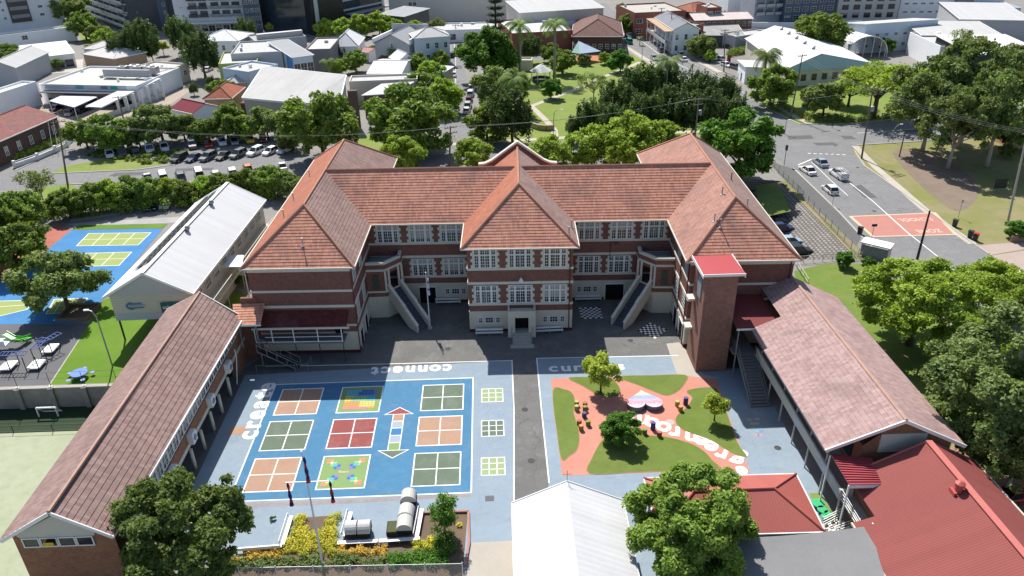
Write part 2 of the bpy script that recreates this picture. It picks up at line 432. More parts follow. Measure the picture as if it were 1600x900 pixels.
S('lawn', sheet(px_poly([(1180, 290), (1215, 285), (1236, 330), (1190, 340)]), .012), M('shaded_lawn', (.12, .17, .04), col2=(.16, .19, .06), pat='grass'))

r1n = [(-60, 299), (30, 296), (110, 287), (225, 289), (300, 285), (375, 279), (470, 275), (700, 266), (900, 256), (1100, 246), (1200, 240)]
r1f = [(1190, 205), (1100, 212), (900, 221), (700, 229), (480, 239), (400, 241), (275, 257), (215, 265), (80, 271), (110, 255), (117, 233), (90, 238), (22, 268), (-60, 285)]
rd = MB(); flat(rd, px_poly(r1n+r1f), .016)
S('street', rd, ROAD)
S('street', sheet(px_poly([(690, 232), (688, 160), (698, 120), (703, 90), (708, 60), (706, 44), (716, 44), (722, 80), (727, 110), (729, 140), (735, 170), (752, 231)]), .02), ROAD)
S('street', sheet(px_poly([(1237, 262), (1310, 330), (1347, 370), (1400, 425), (1500, 520), (1620, 640), (1800, 640), (1700, 505), (1600, 433), (1522, 382), (1450, 330), (1350, 260), (1330, 236), (1338, 227), (1440, 221), (1610, 206), (1610, 166), (1440, 183), (1320, 195), (1250, 195), (1200, 171), (1110, 113), (1050, 86), (1010, 56), (985, 40), (945, 5), (900, 5), (935, 42), (972, 75), (1017, 101), (1092, 136), (1182, 204), (1200, 240)]), .024), ROAD)
S('car_park', sheet(px_poly([(150, 236), (150, 217), (470, 188), (485, 236), (400, 240.5), (275, 256)]), .02), M('bleached_asphalt', (.2, .195, .185), var=.12, sc_=.15))
S('car_park', sheet(px_poly([(0, 178), (70, 150), (200, 135), (300, 140), (260, 168), (120, 200), (60, 190), (0, 200)]), .02), M('warm_concrete', (.33, .28, .23), var=.15))
S('car_park', sheet(px_poly([(1120, 100), (1180, 78), (1260, 120), (1230, 125), (1170, 128)]), .02), M('car_park_seal', (.2, .185, .18), var=.15))
S('car_park', sheet(px_poly([(800, 92), (870, 60), (985, 62), (985, 78), (880, 98)]), .02), ROAD)
S('yard', sheet(px_poly([(20, 118), (30, 105), (130, 92), (130, 112)]), .02), CONC)
k = MB()
kerb(k, px_poly([(1335, 236), (1351, 259.5), (1450, 329.5), (1522, 381.5), (1545, 397)]), .3, .13)
kerb(k, px_poly([(1600, 431), (1720, 515)]), .3, .13)
kerb(k, px_poly([(1239, 263), (1310, 331), (1347, 371), (1400, 426), (1500, 521)]), .3, .13)
kerb(k, px_poly([(1338, 227), (1440, 221), (1610, 206)]), .3, .13); kerb(k, px_poly([(1610, 165.5), (1440, 182.5), (1320, 194.5), (1250, 194.5), (1200, 170.5), (1110, 112.5), (1050, 85.5), (1010, 55.5)]), .3, .13)
kerb(k, px_poly([(972, 75.5), (1017, 101.5), (1092, 136.5)]), .3, .13)
kerb(k, px_poly([(80, 271.5), (215, 265.5), (275, 257.5)]), .3, .13); kerb(k, px_poly([(110, 287.5), (225, 289.5), (375, 279.5)]), .3, .13)
kerb(k, px_poly([(22, 267.5), (90, 237.5), (117, 232.5)]), .3, .13)
S('kerb', k, CONC)
S('lawn', sheet(px_poly([(92, -6), (136, -6), (150, 22), (180, 72), (135, 80), (118, 40)]), .01), LAWN)
S('street', sheet(px_poly([(132, -6), (150, -6), (160, 30), (215, 68), (205, 76), (150, 50)]), .02), ROAD)
k = MB()
def fp(pix, wd, z=.028): ribbon(k, px_poly(pix), wd, z)
fp([(1336, 228), (1371, 264), (1405, 293), (1443, 326), (1482, 355), (1520, 381)], 1.5); fp([(1562, 407), (1600, 436), (1700, 510)], 1.5)
fp([(868, 216), (866, 203), (850, 185), (830, 166), (865, 152.5), (895, 141.5), (940, 121), (975, 108), (1000, 97)], 1.6)
fp([(978, 73), (1005, 90), (1040, 112), (1070, 130)], 1.8); fp([(1205, 160), (1245, 184), (1265, 193)], 1.6, .03)
fp([(1040, 70), (1085, 92), (1125, 113)], 2.0); fp([(600, 232), (760, 222), (900, 214), (1100, 205)], 1.8)
fp([(110, 345), (200, 331), (290, 321)], 1.6)
S('footpath', k, M('footpath_concrete', (.42, .38, .32), var=.14))
S('footpath', sheet(px_poly([(1206, 253), (1240, 265), (1310, 333), (1345, 371), (1338, 384), (1290, 340), (1215, 270)]), .034), M('footpath_asphalt', (.12, .12, .118), var=.12))
k = MB(); flat(k, px_poly([(1525, 384), (1547, 399), (1600, 390), (1600, 378)]), .036); flat(k, px_poly([(1548, 400), (1598, 431), (1640, 420), (1600, 392)]), .036)
S('driveway', k, M('pink_concrete', (.36, .29, .25), var=.14))
k = MB()
def ln(pix, wd=.14, z=.032): ribbon(k, px_poly(pix), wd, z)
ln([(1268, 253), (1298, 282), (1325, 306)] , .12); ln([(1288, 258), (1324, 283), (1362, 313), (1420, 365), (1470, 405), (1560, 480)], .15)
ln([(1246, 268), (1275, 296), (1301, 322)], .12)
ln([(1247, 258), (1268, 249), (1290, 254)], .25)
for i in range(9):
    a = i/9; p = at(1258, 247-3*i*.2); 
for i in range(7): ln([(1262+i*9, 240+i*.3), (1267+i*9, 240+i*.3)], .25)
ln([(1000, 62), (1030, 85), (1075, 108)], .15); ln([(1339, 208), (1440, 201), (1600, 186)], .14)
ln([(709, 60), (712, 95), (712, 130)], .1)
for i in range(10):
    x = 175+i*30; ln([(x, 236-i*2.4), (x+6, 228-i*2.4)], .1)
for i in range(9):
    x = 285+i*19.5; ln([(x, 254-i*1.6), (x-5, 246-i*1.6)], .1)
S('road_marking', k, LINE)

# mended patches and lids in the seal
g_ = random.Random(31); k = MB(); k2 = MB()
for x, y, a, b in ((1290, 225, 2.6, 1.2), (1350, 300, 1.2, 3.5), (1400, 345, 1.5, 2.2), (1250, 215, 3.0, 1.4), (1150, 150, 1.4, 3.0), (712, 150, 1.1, 4), (715, 105, 1.6, 2.5), (300, 265, 4, .9), (200, 272, 3.5, 1.1), (1420, 205, 3, 1.0), (1060, 95, 1.2, 3), (1325, 215, 1.5, 1.5)):
    p = at(x, y).to_2d(); an = g_.uniform(-.2, .2); P = [Vector((p.x+sx*a*g_.uniform(.8, 1.1), p.y+sy*b*g_.uniform(.8, 1.1))) for sx, sy in ((-1, -1), (1, -1), (1, 1), (-1, 1))]; flat(k, P, .0285)
for x, y in ((1340, 262), (1305, 228), (820, 640), (830, 720), (180, 275), (716, 128), (1366, 330), (700, 545), (985, 532), (1215, 700)):
    p = at(x, y); k2.poly([(p.x+.38*math.cos(i*math.pi/5), p.y+.38*math.sin(i*math.pi/5), .0305) for i in range(10)])
S('road_repair', k, M('fresh_asphalt', (.11, .11, .112), var=.15)); S('drain_lid', k2, M('lid_iron', (.07, .07, .07), var=.2))
# red school-zone patch on the road
PT = [(1326, 338), (1462, 332), (1496, 367), (1362, 370.5)]
q = px_poly(PT); k = MB(); flat(k, q, .036); S('road_patch', k, M('patch_cream', (.55, .44, .3), var=.1))
c = sum(q, Vector((0, 0)))/4; q2 = [c+(p-c)*.93 for p in q]
S('road_patch', sheet(q2, .04), M('patch_red', (.41, .19, .155), var=.12, sc_=.6))
k = MB(); ribbon(k, px_poly([(1385, 334), (1424, 369)]), .2, .0445); S('road_marking', k, LINE)

def text_polys(s, size, bold=.0):
    """outlines of a word as triangles, filled by Blender's own font"""
    cu = bpy.data.curves.new('lettering', 'FONT'); cu.body = s; cu.size = size; cu.offset = min(bold, .016)*size; cu.space_character = 1.0+3.2*bold; cu.align_x = 'CENTER'; cu.align_y = 'CENTER'
    o = bpy.data.objects.new('lettering', cu); COL.objects.link(o)
    dg = bpy.context.evaluated_depsgraph_get(); dg.update()
    me = o.evaluated_get(dg).to_mesh()
    V = [v.co.copy() for v in me.vertices]; Fs = [tuple(p.vertices) for p in me.polygons]
    o.evaluated_get(dg).to_mesh_clear(); bpy.data.objects.remove(o); bpy.data.curves.remove(cu)
    return V, Fs
def ground_text(m, s, pos, size, ang, z, bold=.03, wide=1.0, mi=0):
    if bold > .03:      # heavy rounded letters: several passes of the brush, each a hair above the last
        for i in range(8): t = i*math.pi/4; ground_text(m, s, (pos[0]+math.cos(t)*.02*size, pos[1]+math.sin(t)*.02*size), size, ang, z+.0015*i, .03, wide, mi)
        return
    V, Fs = text_polys(s, size, bold); ca, sa = math.cos(ang), math.sin(ang); b = len(m.v)
    m.v += [(pos[0]+v.x*wide*ca-v.y*sa, pos[1]+v.x*wide*sa+v.y*ca, z) for v in V]
    for f in Fs: m.f.append(tuple(b+i for i in f)); m.m.append(mi)
def spread_text(m, s, pos, size, ang, z, wide=1.0, mi=0):
    # letter by letter, each heavy, alternate letters a hair apart in height
    adv = [{'i': .34, 't': .42, 'r': .46, 's': .52}.get(c, .6)*size*wide for c in s]; x = -sum(adv)/2; d = Vector((math.cos(ang), math.sin(ang)))
    for i, c in enumerate(s): ground_text(m, c, Vector(pos)+d*(x+adv[i]/2), size, ang, z+.0006*(i % 2), .04, wide, mi); x += adv[i]
def wall_text(m, s, pos, size, xd, yd, bold=.02, mi=0):
    V, Fs = text_polys(s, size, bold); b = len(m.v)
    m.v += [tuple(Vector(pos)+xd*v.x+yd*v.y) for v in V]
    for f in Fs: m.f.append(tuple(b+i for i in f)); m.m.append(mi)
k = MB(); ex = (q[1]-q[0]).normalized(); aa = math.atan2(ex.y, ex.x)+math.pi
ground_text(k, 'SCHOOL', at(1462-32, 352-9).to_2d(), 1.9, aa, .0445, .02, .75)
ground_text(k, 'ZONE', at(1466-15, 361).to_2d(), 1.9, aa, .0445, .02, .8)
S('road_lettering', k, M('pink_line_paint', (.66, .42, .38), var=.15))

# ---------------------------------------------------------------- the courtyard
s_ = 4.865
def Q(u, v): return (u*s_, v*s_)
XL, XR = -26.87, -2.91; YT, YB = 77.36, at(560, 776.5).y
S('courtyard', sheet([(-32.5, 58), (-32.5, 79.8), (-30, 84), (-30, 112), (37.4, 112), (37.4, 84), (31.5, 81.4), (31.5, 30), (-2, 30), (-2, 58)], .008), ASPH)
pv = MB(); flat(pv, [(-31.7, 50), (-31.7, 79.6), tuple(at(800, 563.5).to_2d()), tuple(at(803, 750).to_2d()), tuple(at(803, 850).to_2d()), (-6.5, 46), (-6.5, 50)], .016)
flat(pv, [tuple(at(838.5, 560).to_2d()), tuple(at(1060, 555.5).to_2d()), (25, 77.5), (31.6, 77.5), (31.6, 39), (1.6, 39), tuple(at(858, 752).to_2d())], .016)
S('painted_yard', pv, PAVE)
k = MB()
ribbon(k, [at(415, 573).to_2d(), at(600, 569).to_2d(), at(800, 563.5).to_2d(), at(803, 640).to_2d(), at(803, 800).to_2d()], .13, .022)
ribbon(k, [at(1060, 555.5).to_2d(), at(838.5, 560).to_2d(), at(846, 640).to_2d(), at(858, 755).to_2d()], .13, .022)
S('yard_line', k, LINE)
S('path', sheet(px_poly([(1041, 537), (1061, 535), (1085, 560), (1100, 585), (1130, 592), (1150, 595), (1148, 580), (1110, 575), (1180, 600), (1097, 591), (1074, 592), (1057.5, 584)][:5]+[(1098, 592), (1074, 592.5), (1057.5, 584)]), .02), CREAMC)
S('path', sheet([at(737, 848).to_2d(), at(801, 845).to_2d(), (1.0, 40), (-3.9, 40)], .03), CREAMC)
DK = M('dark_strip', (.13, .13, .14), var=.15)
k = MB(); ribbon(k, px_poly([(330, 792), (420, 789), (560, 783), (640, 778), (735, 773)]), .55, .02); S('drain_strip', k, M('worn_strip', (.27, .24, .24), var=.3, sc2=2))
k = MB(); k.box(*(lambda a, b: (a.x, b.x, b.y, a.y))(at(758, 775), at(772, 783)), .02, .03); S('drain_grate', k, DK)

S('blue_court', sheet([(XL, YB), (XR, YB), (XR, YT), (XL, YT)], .024), M('court_blue', (.065, .185, .31), var=.14, sc_=.16, sc2=1.2, wear=.22, crack=.06))
PAINT = {'green': M('court_green', (.12, .16, .115), var=.16, sc_=.5, wear=.22), 'apricot': M('court_apricot', (.365, .23, .16), var=.13, sc_=.4, wear=.22), 'red': M('court_red', (.255, .075, .07), var=.14, sc_=.4, wear=.2),
         'grass': M('court_light_green', (.2, .3, .12), var=.1), 'pale': M('court_pale', (.27, .34, .18), var=.08), 'grey': M('court_grey', (.3, .36, .42), var=.08), 'blue': M('court_blue2', (.05, .17, .35), var=.08)}
k = MB(); ribbon(k, [(XL, YB), (XR, YB), (XR, YT), (XL, YT)], .14, .030, closed=True); S('court_line', k, LINE)
def four(u, v, col, lines=True):
    x0, y1 = Q(u, v); x1, y0 = x0+s_, y1-s_*1.024
    S('four_square_court', sheet([(x0, y0), (x1, y0), (x1, y1), (x0, y1)], .030), PAINT[col])
    k = MB(); ribbon(k, [(x0, y0), (x1, y0), (x1, y1), (x0, y1)], .13, .036, closed=True)
    if lines:
        ribbon(k, [((x0+x1)/2, y0), ((x0+x1)/2, y1)], .12, .040); ribbon(k, [(x0, (y0+y1)/2), (x1, (y0+y1)/2)], .12, .0405)
    S('court_line', k, LINE); return x0, x1, y0, y1
four(-5.29, 15.675, 'apricot'); four(-5.30, 14.404, 'green'); four(-5.31, 13.11, 'apricot')
four(-3.828, 14.396, 'red'); four(-1.828, 15.644, 'green'); four(-1.837, 14.377, 'apricot'); four(-1.841, 13.098, 'green')
RAIN = [M('paint_'+n, c, var=.08) for n, c in (('pink', (.62, .2, .28)), ('orange', (.6, .27, .1)), ('yellow', (.6, .5, .14)), ('mint', (.2, .48, .3)), ('cyan', (.1, .4, .5)), ('violet', (.25, .18, .5)), ('ultramarine', (.06, .14, .45)), ('cream', (.65, .55, .36)))]
x0, x1, y0, y1 = four(-3.818, 15.672, 'grass', False)
k = MB(); n = 10; mx, my = .62, .62; ax, ay = x0+mx, y0+my; bx, by = (x1-x0-2*mx)/n, (y1-y0-2*my)/n
for i in range(n):
    for j in range(n):
        c = (i*5+j*9)//10 % 7; c = [0, 1, 2, 3, 4, 6, 5][min(6, max(0, int((i*.3+j*.75)/9.5*6.6+((i*3+j*5) % 3-1)*.55)))]
        k.poly([(ax+i*bx+.02, ay+j*by+.02, .042), (ax+(i+1)*bx-.02, ay+j*by+.02, .042), (ax+(i+1)*bx-.02, ay+(j+1)*by-.02, .042), (ax+i*bx+.02, ay+(j+1)*by-.02, .042)], c)
S('number_board', k, RAIN)
x0, x1, y0, y1 = four(-3.815, 13.11, 'grass', False)
k = MB(); cx, cy = (x0+x1)/2, (y0+y1)/2
for a in range(4):
    t = R(45+90*a)
    for i, rr in enumerate((.85, 1.15, 1.45, 1.75, 2.05, 2.35, 2.65)):
        for sgn in ((-1, 1) if i % 2 else (0,)):
            c = [5, 6, 4, 3, 7, 1, 0][i]; px_, py_ = cx+rr*math.cos(t)-sgn*.24*math.sin(t), cy+rr*math.sin(t)+sgn*.24*math.cos(t)
            k.poly([(px_+.2*math.cos(t+h), py_+.2*math.sin(t+h), .042+.0004*i+.0002*sgn) for h in [j*math.pi/4 for j in range(8)]], c)
ground_text(k, 'Start', (cx, cy), .5, 0, .044, .02, 1, 7)
S('hopscotch_cross', k, RAIN)
# the double arrow
k = MB(); ax_ = at(622, 655); wv = .62
yy = [at(622, 648).y]; ytop, ybot = at(624, 647.5).y, at(613, 704).y; cxa = at(619, 676).x; n = 5
for i in range(n):
    a, b = ytop+(ybot-ytop)*i/n, ytop+(ybot-ytop)*(i+1)/n
    k.poly([(cxa-wv, b, .03), (cxa+wv, b, .03), (cxa+wv, a, .03), (cxa-wv, a, .03)], i)
k.poly([(cxa-1.6, ytop, .03), (cxa+1.6, ytop, .03), (cxa, at(625, 637).y, .03)], 5); k.poly([(cxa, at(612, 716).y, .03), (cxa+1.6, ybot, .03), (cxa-1.6, ybot, .03)], 6)
S('arrow_game', k, [PAINT[c] for c in ('apricot', 'grey', 'blue', 'grey', 'grass', 'red', 'green')])
k = MB()
for a, b in ((ytop, at(625, 637).y), (ybot, at(612, 716).y)): ribbon(k, [(cxa-1.6, a), (cxa+1.6, a), (cxa, b)], .1, .036, closed=True)
for i in range(1, n): ribbon(k, [(cxa-wv, ytop+(ybot-ytop)*i/n), (cxa+wv, ytop+(ybot-ytop)*i/n)], .09, .036)
for sg in (-1, 1): ribbon(k, [(cxa+sg*wv, ytop), (cxa+sg*wv, ybot)], .09, .0385)
S('court_line', k, LINE)
for (ca, cb), col in zip((((752.7, 608.2), (786, 627.5)), ((752.5, 658), (787.5, 681)), ((752.2, 716), (789.3, 742))), ('pale', 'green', 'pale')):
    A, B = at(*ca), at(*cb); x0, x1, y0, y1 = A.x, B.x, B.y, A.y
    S('noughts_and_crosses', sheet([(x0, y0), (x1, y0), (x1, y1), (x0, y1)], .024), PAINT[col])
    k = MB(); ribbon(k, [(x0, y0), (x1, y0), (x1, y1), (x0, y1)], .1, .030, closed=True)
    for i in (1, 2):
        ribbon(k, [(x0+(x1-x0)*i/3, y0), (x0+(x1-x0)*i/3, y1)], .09, .0325); ribbon(k, [(x0, y0+(y1-y0)*i/3), (x1, y0+(y1-y0)*i/3)], .09, .035)
    S('court_line', k, LINE)
# lettering on the yard
k = MB()
spread_text(k, 'connect', at(644, 578).to_2d(), 2.75, math.pi+.012, .024, .93)
spread_text(k, 'create', at(401, 641).to_2d()+Vector((.1, 0)), 3.2, R(91.5), .024, 1.06)
spread_text(k, 'curious', at(916, 574).to_2d(), 2.3, -.01, .024, 1.15)
S('yard_lettering', k, LINE)
k = MB(); A, B = at(361, 667), at(383, 678.5); flat(k, [(A.x, B.y), (B.x, B.y), (B.x, A.y), (A.x, A.y)], .024); S('painted_square', k, PAINT['apricot'])
# chess boards
def chess(P, z=.02):
    P = [Vector(p) for p in P]; k = MB(); n = 8
    for i in range(n):
        for j in range(n):
            f = lambda a, b: P[0].lerp(P[1], a).lerp(P[3].lerp(P[2], a), b)
            k.poly([(*f(i/n, j/n), z), (*f((i+1)/n, j/n), z), (*f((i+1)/n, (j+1)/n), z), (*f(i/n, (j+1)/n), z)][::-1], (i+j) % 2)
    S('chess_board', k, [LINE, M('chess_black', (.03, .03, .035), var=.1)])
chess([(11.9, 93.7), (14.9, 93.7), (14.9, 90.6), (11.9, 90.6)]); chess([(21.1, 89.0), (23.1, 87.0), (21.0, 84.9), (19.0, 87.0)])
# faded hopscotch by the covered walk
k = MB()
for i, (x, y, c) in enumerate(((1171, 656, 7), (1177, 656, 0), (1183, 655, 7), (1176, 662, 7), (1183, 662, 2), (1178, 668, 3), (1187, 668, 4), (1182, 674, 4), (1190, 674, 6), (1182, 680, 0), (1188, 680, 0), (1193, 685, 5))):
    p = at(x, y); k.box(p.x-.24, p.x+.24, p.y-.2, p.y+.2, .018, .0225, c)
S('faded_hopscotch', k, [M('faded_'+str(i), tuple(.55*a+.45*b for a, b in zip((.27, .33, .38), m_['c']))) for i, m_ in enumerate(RAIN)])

# the green room garden: terracotta rubber with turf islands
TER = M('terracotta_rubber', (.49, .215, .16), var=.12, sc_=.22, sc2=1.8, wear=.18)
S('garden_paving', sheet(px_poly([(860.5, 591.5), (950, 589), (1073, 587), (1120, 594), (1135, 640), (1172, 739), (1065, 737), (878, 743.5)]), .024), TER)
k = MB()
isl = [[(864, 611), (882, 609), (894, 615), (898, 628), (896, 645), (902, 665), (905, 685), (901, 703), (890, 712), (878, 718), (871, 680)],
       [(889, 591), (920, 589.5), (950, 589), (966, 603), (968, 615), (955, 620), (935, 617), (912, 604)],
       [(967, 589), (1020, 587), (1071, 586.5), (1069, 600), (1058, 612), (1042, 618), (1025, 613), (998, 602)],
       [(1073, 612), (1090, 607), (1113, 606), (1122, 612), (1137, 650), (1152, 692), (1166, 714), (1140, 706), (1115, 690), (1095, 682), (1070, 673), (1057, 662), (1058, 650), (1072, 638), (1082, 622)],
       [(921, 740), (926, 715), (940, 690), (955, 678), (985, 678), (1015, 681), (1045, 684), (1080, 694), (1100, 706), (1112, 719), (1122, 733), (1065, 735), (990, 738)]]
edg = MB()
for pl in isl:
    sp = smoothpoly(px_poly(pl), 4); m2 = len(sp)
    flat(k, sp, .05); ribbon(edg, sp, .12, .046, closed=True)
S('turf_island', k, TURF); S('turf_edging', edg, M('edging', (.4, .2, .13), var=.1))
k = MB()
for li, (ch, x, y, a) in enumerate((('g', 1152, 719, 147), ('r', 1128, 710, 150), ('e', 1111, 699, 153), ('e', 1096, 690, 157), ('n', 1080, 684, 160), ('r', 1055, 676, 166), ('o', 1037, 669, 168), ('o', 1018, 662, 165), ('m', 999, 657, 168))):
    ground_text(k, ch, at(x, y).to_2d(), 3.3, R(a), .030+.0006*(li % 2), .04, .92)
ground_text(k, 'e', at(1160, 737).to_2d(), 2.4, R(180), .030, .04, 1)
S('garden_lettering', k, LINE)

# upper left play yard
S('play_surface', sheet([at(-60, 607).to_2d(), at(75, 605).to_2d(), at(125, 528).to_2d(), at(160, 505).to_2d(), at(-60, 507).to_2d()], .014), M('play_seal', (.125, .125, .13), var=.15, sc_=.3))
S('turf', sheet([at(75, 605).to_2d(), at(150, 603).to_2d(), (-42, 80), (-42, 112), (-50, 112), at(160, 470).to_2d(), at(125, 528).to_2d()], .02), M('bright_turf', (.1, .19, .018), col2=(.125, .215, .025), pat='grass', var=.05))
S('turf', sheet(px_poly([(345, 470), (350, 455), (375, 455), (390, 466), (388, 476), (350, 480)]), .02), M('small_turf', (.16, .24, .04), col2=(.13, .21, .03), pat='grass', var=.05))
k = MB(); ribbon(k, px_poly([(125, 529), (75, 605)]), .15, .026); S('edge_line', k, CONC)
S('sports_court', sheet(px_poly([(-60, 507), (112, 507), (160, 470), (255, 357), (112, 360), (75, 390), (30, 422), (-60, 480)]), .026), M('sports_blue', (.06, .195, .4), var=.2, sc_=.3, sc2=2))
S('turf_strip', sheet(px_poly([(112, 359.5), (125, 352), (262, 350), (256, 356.5)]), .028), M('bright_turf', (.1, .19, .018)))
YEL = M('court_yellow_green', (.28, .335, .115), var=.07)
for pl in ([(138.7, 365), (236, 363.7), (216, 383), (119.5, 384.5)], [(98, 397), (206, 394), (186, 415), (75, 418)], [(70, 427), (173, 425), (153, 445), (47, 448)], [(85, 468), (137, 466), (120, 487), (72, 491)], [(-40, 472), (55, 469), (42, 484), (0, 494), (-60, 494)]):
    p = px_poly(pl); S('ball_court', sheet(p, .034), YEL)
    k = MB(); ribbon(k, p, .12, .040, closed=True); n = len(p)
    for t in (.25, .5, .75):
        if n == 4: ribbon(k, [p[0].lerp(p[1], t), p[3].lerp(p[2], t)], .1, .044)
    ribbon(k, [p[0].lerp(p[-1], .5), p[1].lerp(p[2], .5)], .1, .048)
    S('court_line', k, LINE)
S('soft_fall', sheet(px_poly([(-60, 475), (30, 420), (75, 388), (112, 358), (90, 352), (40, 375), (-60, 400)]), .022), M('red_soft_fall', (.36, .13, .1), var=.25))
S('path', sheet(px_poly([(100, 350), (290, 338), (290, 346), (262, 349), (115, 353)]), .022), M('pale_path', (.34, .33, .32), var=.25, sc2=4))

# lower left court
S('lower_court', sheet([(-120, 20), (-42, 20), (-42, 73.2), (-120, 73.2)], COURTZ+.01), M('pale_green_court', (.34, .365, .26), col2=(.31, .345, .225), pat='grass', var=.06))
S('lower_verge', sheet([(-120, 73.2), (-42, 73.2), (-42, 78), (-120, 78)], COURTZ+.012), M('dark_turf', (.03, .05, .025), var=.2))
# ---------------------------------------------------------------- building kit
def tiled(m, pts, course=.44, lift=.036, mi=0):
    """a roof plane laid in stepped courses; pts are 3-D, any order round the edge"""
    P = [Vector(p) for p in pts]; n = Vector((0, 0, 0))
    for i in range(len(P)): n += P[i].cross(P[(i+1) % len(P)])
    n.normalize()
    if n.z < 0: n = -n; P = P[::-1]
    t = Vector((0, 0, 1)).cross(n).normalized(); b = n.cross(t); o = P[0]
    if b.z < 0: b = -b
    uv = [((p-o).dot(t), (p-o).dot(b)) for p in P]
    vmin, vmax = min(q[1] for q in uv), max(q[1] for q in uv)
    def clip(poly, v, keep_above):
        out = []
        for i in range(len(poly)):
            a, c = poly[i], poly[(i+1) % len(poly)]
            ia, ic = (a[1] >= v) == keep_above, (c[1] >= v) == keep_above
            if ia: out.append(a)
            if ia != ic:
                k = (v-a[1])/(c[1]-a[1]); out.append((a[0]+(c[0]-a[0])*k, v))
        return out
    nb = max(1, round((vmax-vmin)/course)); h = (vmax-vmin)/nb
    for i in range(nb):
        v0, v1 = vmin+i*h, vmin+(i+1)*h
        q = uv
        if i > 0: q = clip(q, v0, True)
        if i < nb-1: q = clip(q, v1, False)
        if len(q) < 3: continue
        def up(p): return o+t*p[0]+b*p[1]+n*(lift*(1-(p[1]-v0)/h)+.01)
        m.poly([up(p) for p in q], mi)
        lo = [p for p in q if abs(p[1]-v0) < 1e-4]
        if len(lo) >= 2:
            a, c = min(lo), max(lo)
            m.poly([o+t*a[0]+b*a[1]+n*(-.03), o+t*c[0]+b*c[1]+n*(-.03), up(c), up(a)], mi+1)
    return m
def ridges(m, segs, r=.15, mi=0):
    for a, b in segs:
        a, b = Vector(a), Vector(b); L = (b-a).length; n = max(1, int(L/1.2))
        m.tube([a.lerp(b, i/n)+Vector((0, 0, .05)) for i in range(n+1)], r, 6, mi)
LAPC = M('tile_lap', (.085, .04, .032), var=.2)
def window_mesh(w, h, cols, rows, frame=WHITE, bar=.05, fr=.09, trans=None, depth=.08):
    """white frame with glazing bars, origin at the middle of its sill, facing -Y; returns frame mesh and pane mesh"""
    m = MB(); d = depth
    m.box(-w/2, -w/2+fr, -d, 0, 0, h); m.box(w/2-fr, w/2, -d, 0, 0, h); m.box(-w/2+fr, w/2-fr, -d, 0, 0, fr); m.box(-w/2+fr, w/2-fr, -d, 0, h-fr, h)
    for i in range(1, cols): x = -w/2+fr+(w-2*fr)*i/cols; m.box(x-bar/2, x+bar/2, -d*.8, 0, fr, h-fr)
    for j in range(1, rows): z = fr+(h-2*fr)*j/rows; m.box(-w/2+fr, w/2-fr, -d*.7, 0, z-bar/2, z+bar/2)
    p = MB(); p.poly([(-w/2+fr, -.02, fr), (w/2-fr, -.02, fr), (w/2-fr, -.02, h-fr), (-w/2+fr, -.02, h-fr)])
    return m.mesh('window', frame), p.mesh('pane', GLASS)
def tripartite(w=2.85, h=2.65):
    m = MB(); d = .1; f = .1; tz = h*.7
    xs = [(-w/2, -w/2+.68, 2), (-.66, .66, 4), (w/2-.68, w/2, 2)]
    m.box(-w/2, w/2, -d, 0, 0, f); m.box(-w/2, w/2, -d, 0, h-f, h); m.box(-w/2, w/2, -d-.02, 0, tz-.09, tz+.09)
    for a, b, n in xs:
        for x in (a, b-f): m.box(x, x+f, -d, 0, f, h-f)
        for i in range(1, n):
            x = a+f+(b-a-2*f)*i/n; k = .09 if (n == 4 and i == 2) else .035
            m.box(x-k/2, x+k/2, -d*.7, 0, f, h-f)
        for z in (tz*.28, tz*.5, tz*.74, tz+(h-tz)*.55): m.box(a+f, b-f, -d*.6, 0, z-.017, z+.017)
    for x0, x1 in ((-w/2+.68, -.66), (.66, w/2-.68)): m.box(x0, x1, -d*.9, 0, f, h-f)
    p = MB(); p.poly([(-w/2+.1, -.02, f), (w/2-.1, -.02, f), (w/2-.1, -.02, h-f), (-w/2+.1, -.02, h-f)])
    q = MB()      # quoined stone margin
    for s in (-1, 1):
        for i in range(6):
            z0, z1 = h*i/6, h*(i+1)/6; k = .42 if i % 2 == 0 else .2
            a, b = (w/2+.01, w/2+k) if s > 0 else (-w/2-k, -w/2-.01); q.box(a, b, -.07, 0, z0, z1)
    q.box(-w/2-.01, w/2+.01, -.14, 0, -.14, -.002)
    return m.mesh('window', TRIM), p.mesh('pane', GLASS), q.mesh('surround', STONE)
FACE = {'S': 0., 'E': math.pi/2, 'N': math.pi, 'W': -math.pi/2}
def put_window(parent, meshes, x, y, z, face='S', rz=None, name='window', label=None, world=False):
    o = link(name, meshes[0], parent, label); o.location = (x, y, z)
    if world: o.location = Vector((x, y, z))-Vector(parent.location)
    o.rotation_euler = (0, 0, FACE[face] if rz is None else rz)
    for me in meshes[1:]: link(me.name.split('.')[0], me, o)
    return o
def ring(m, x0, x1, y0, y1, z0, z1, e=.06, mi=0): m.box(x0-e, x1+e, y0-e, y1+e, z0, z1, mi)

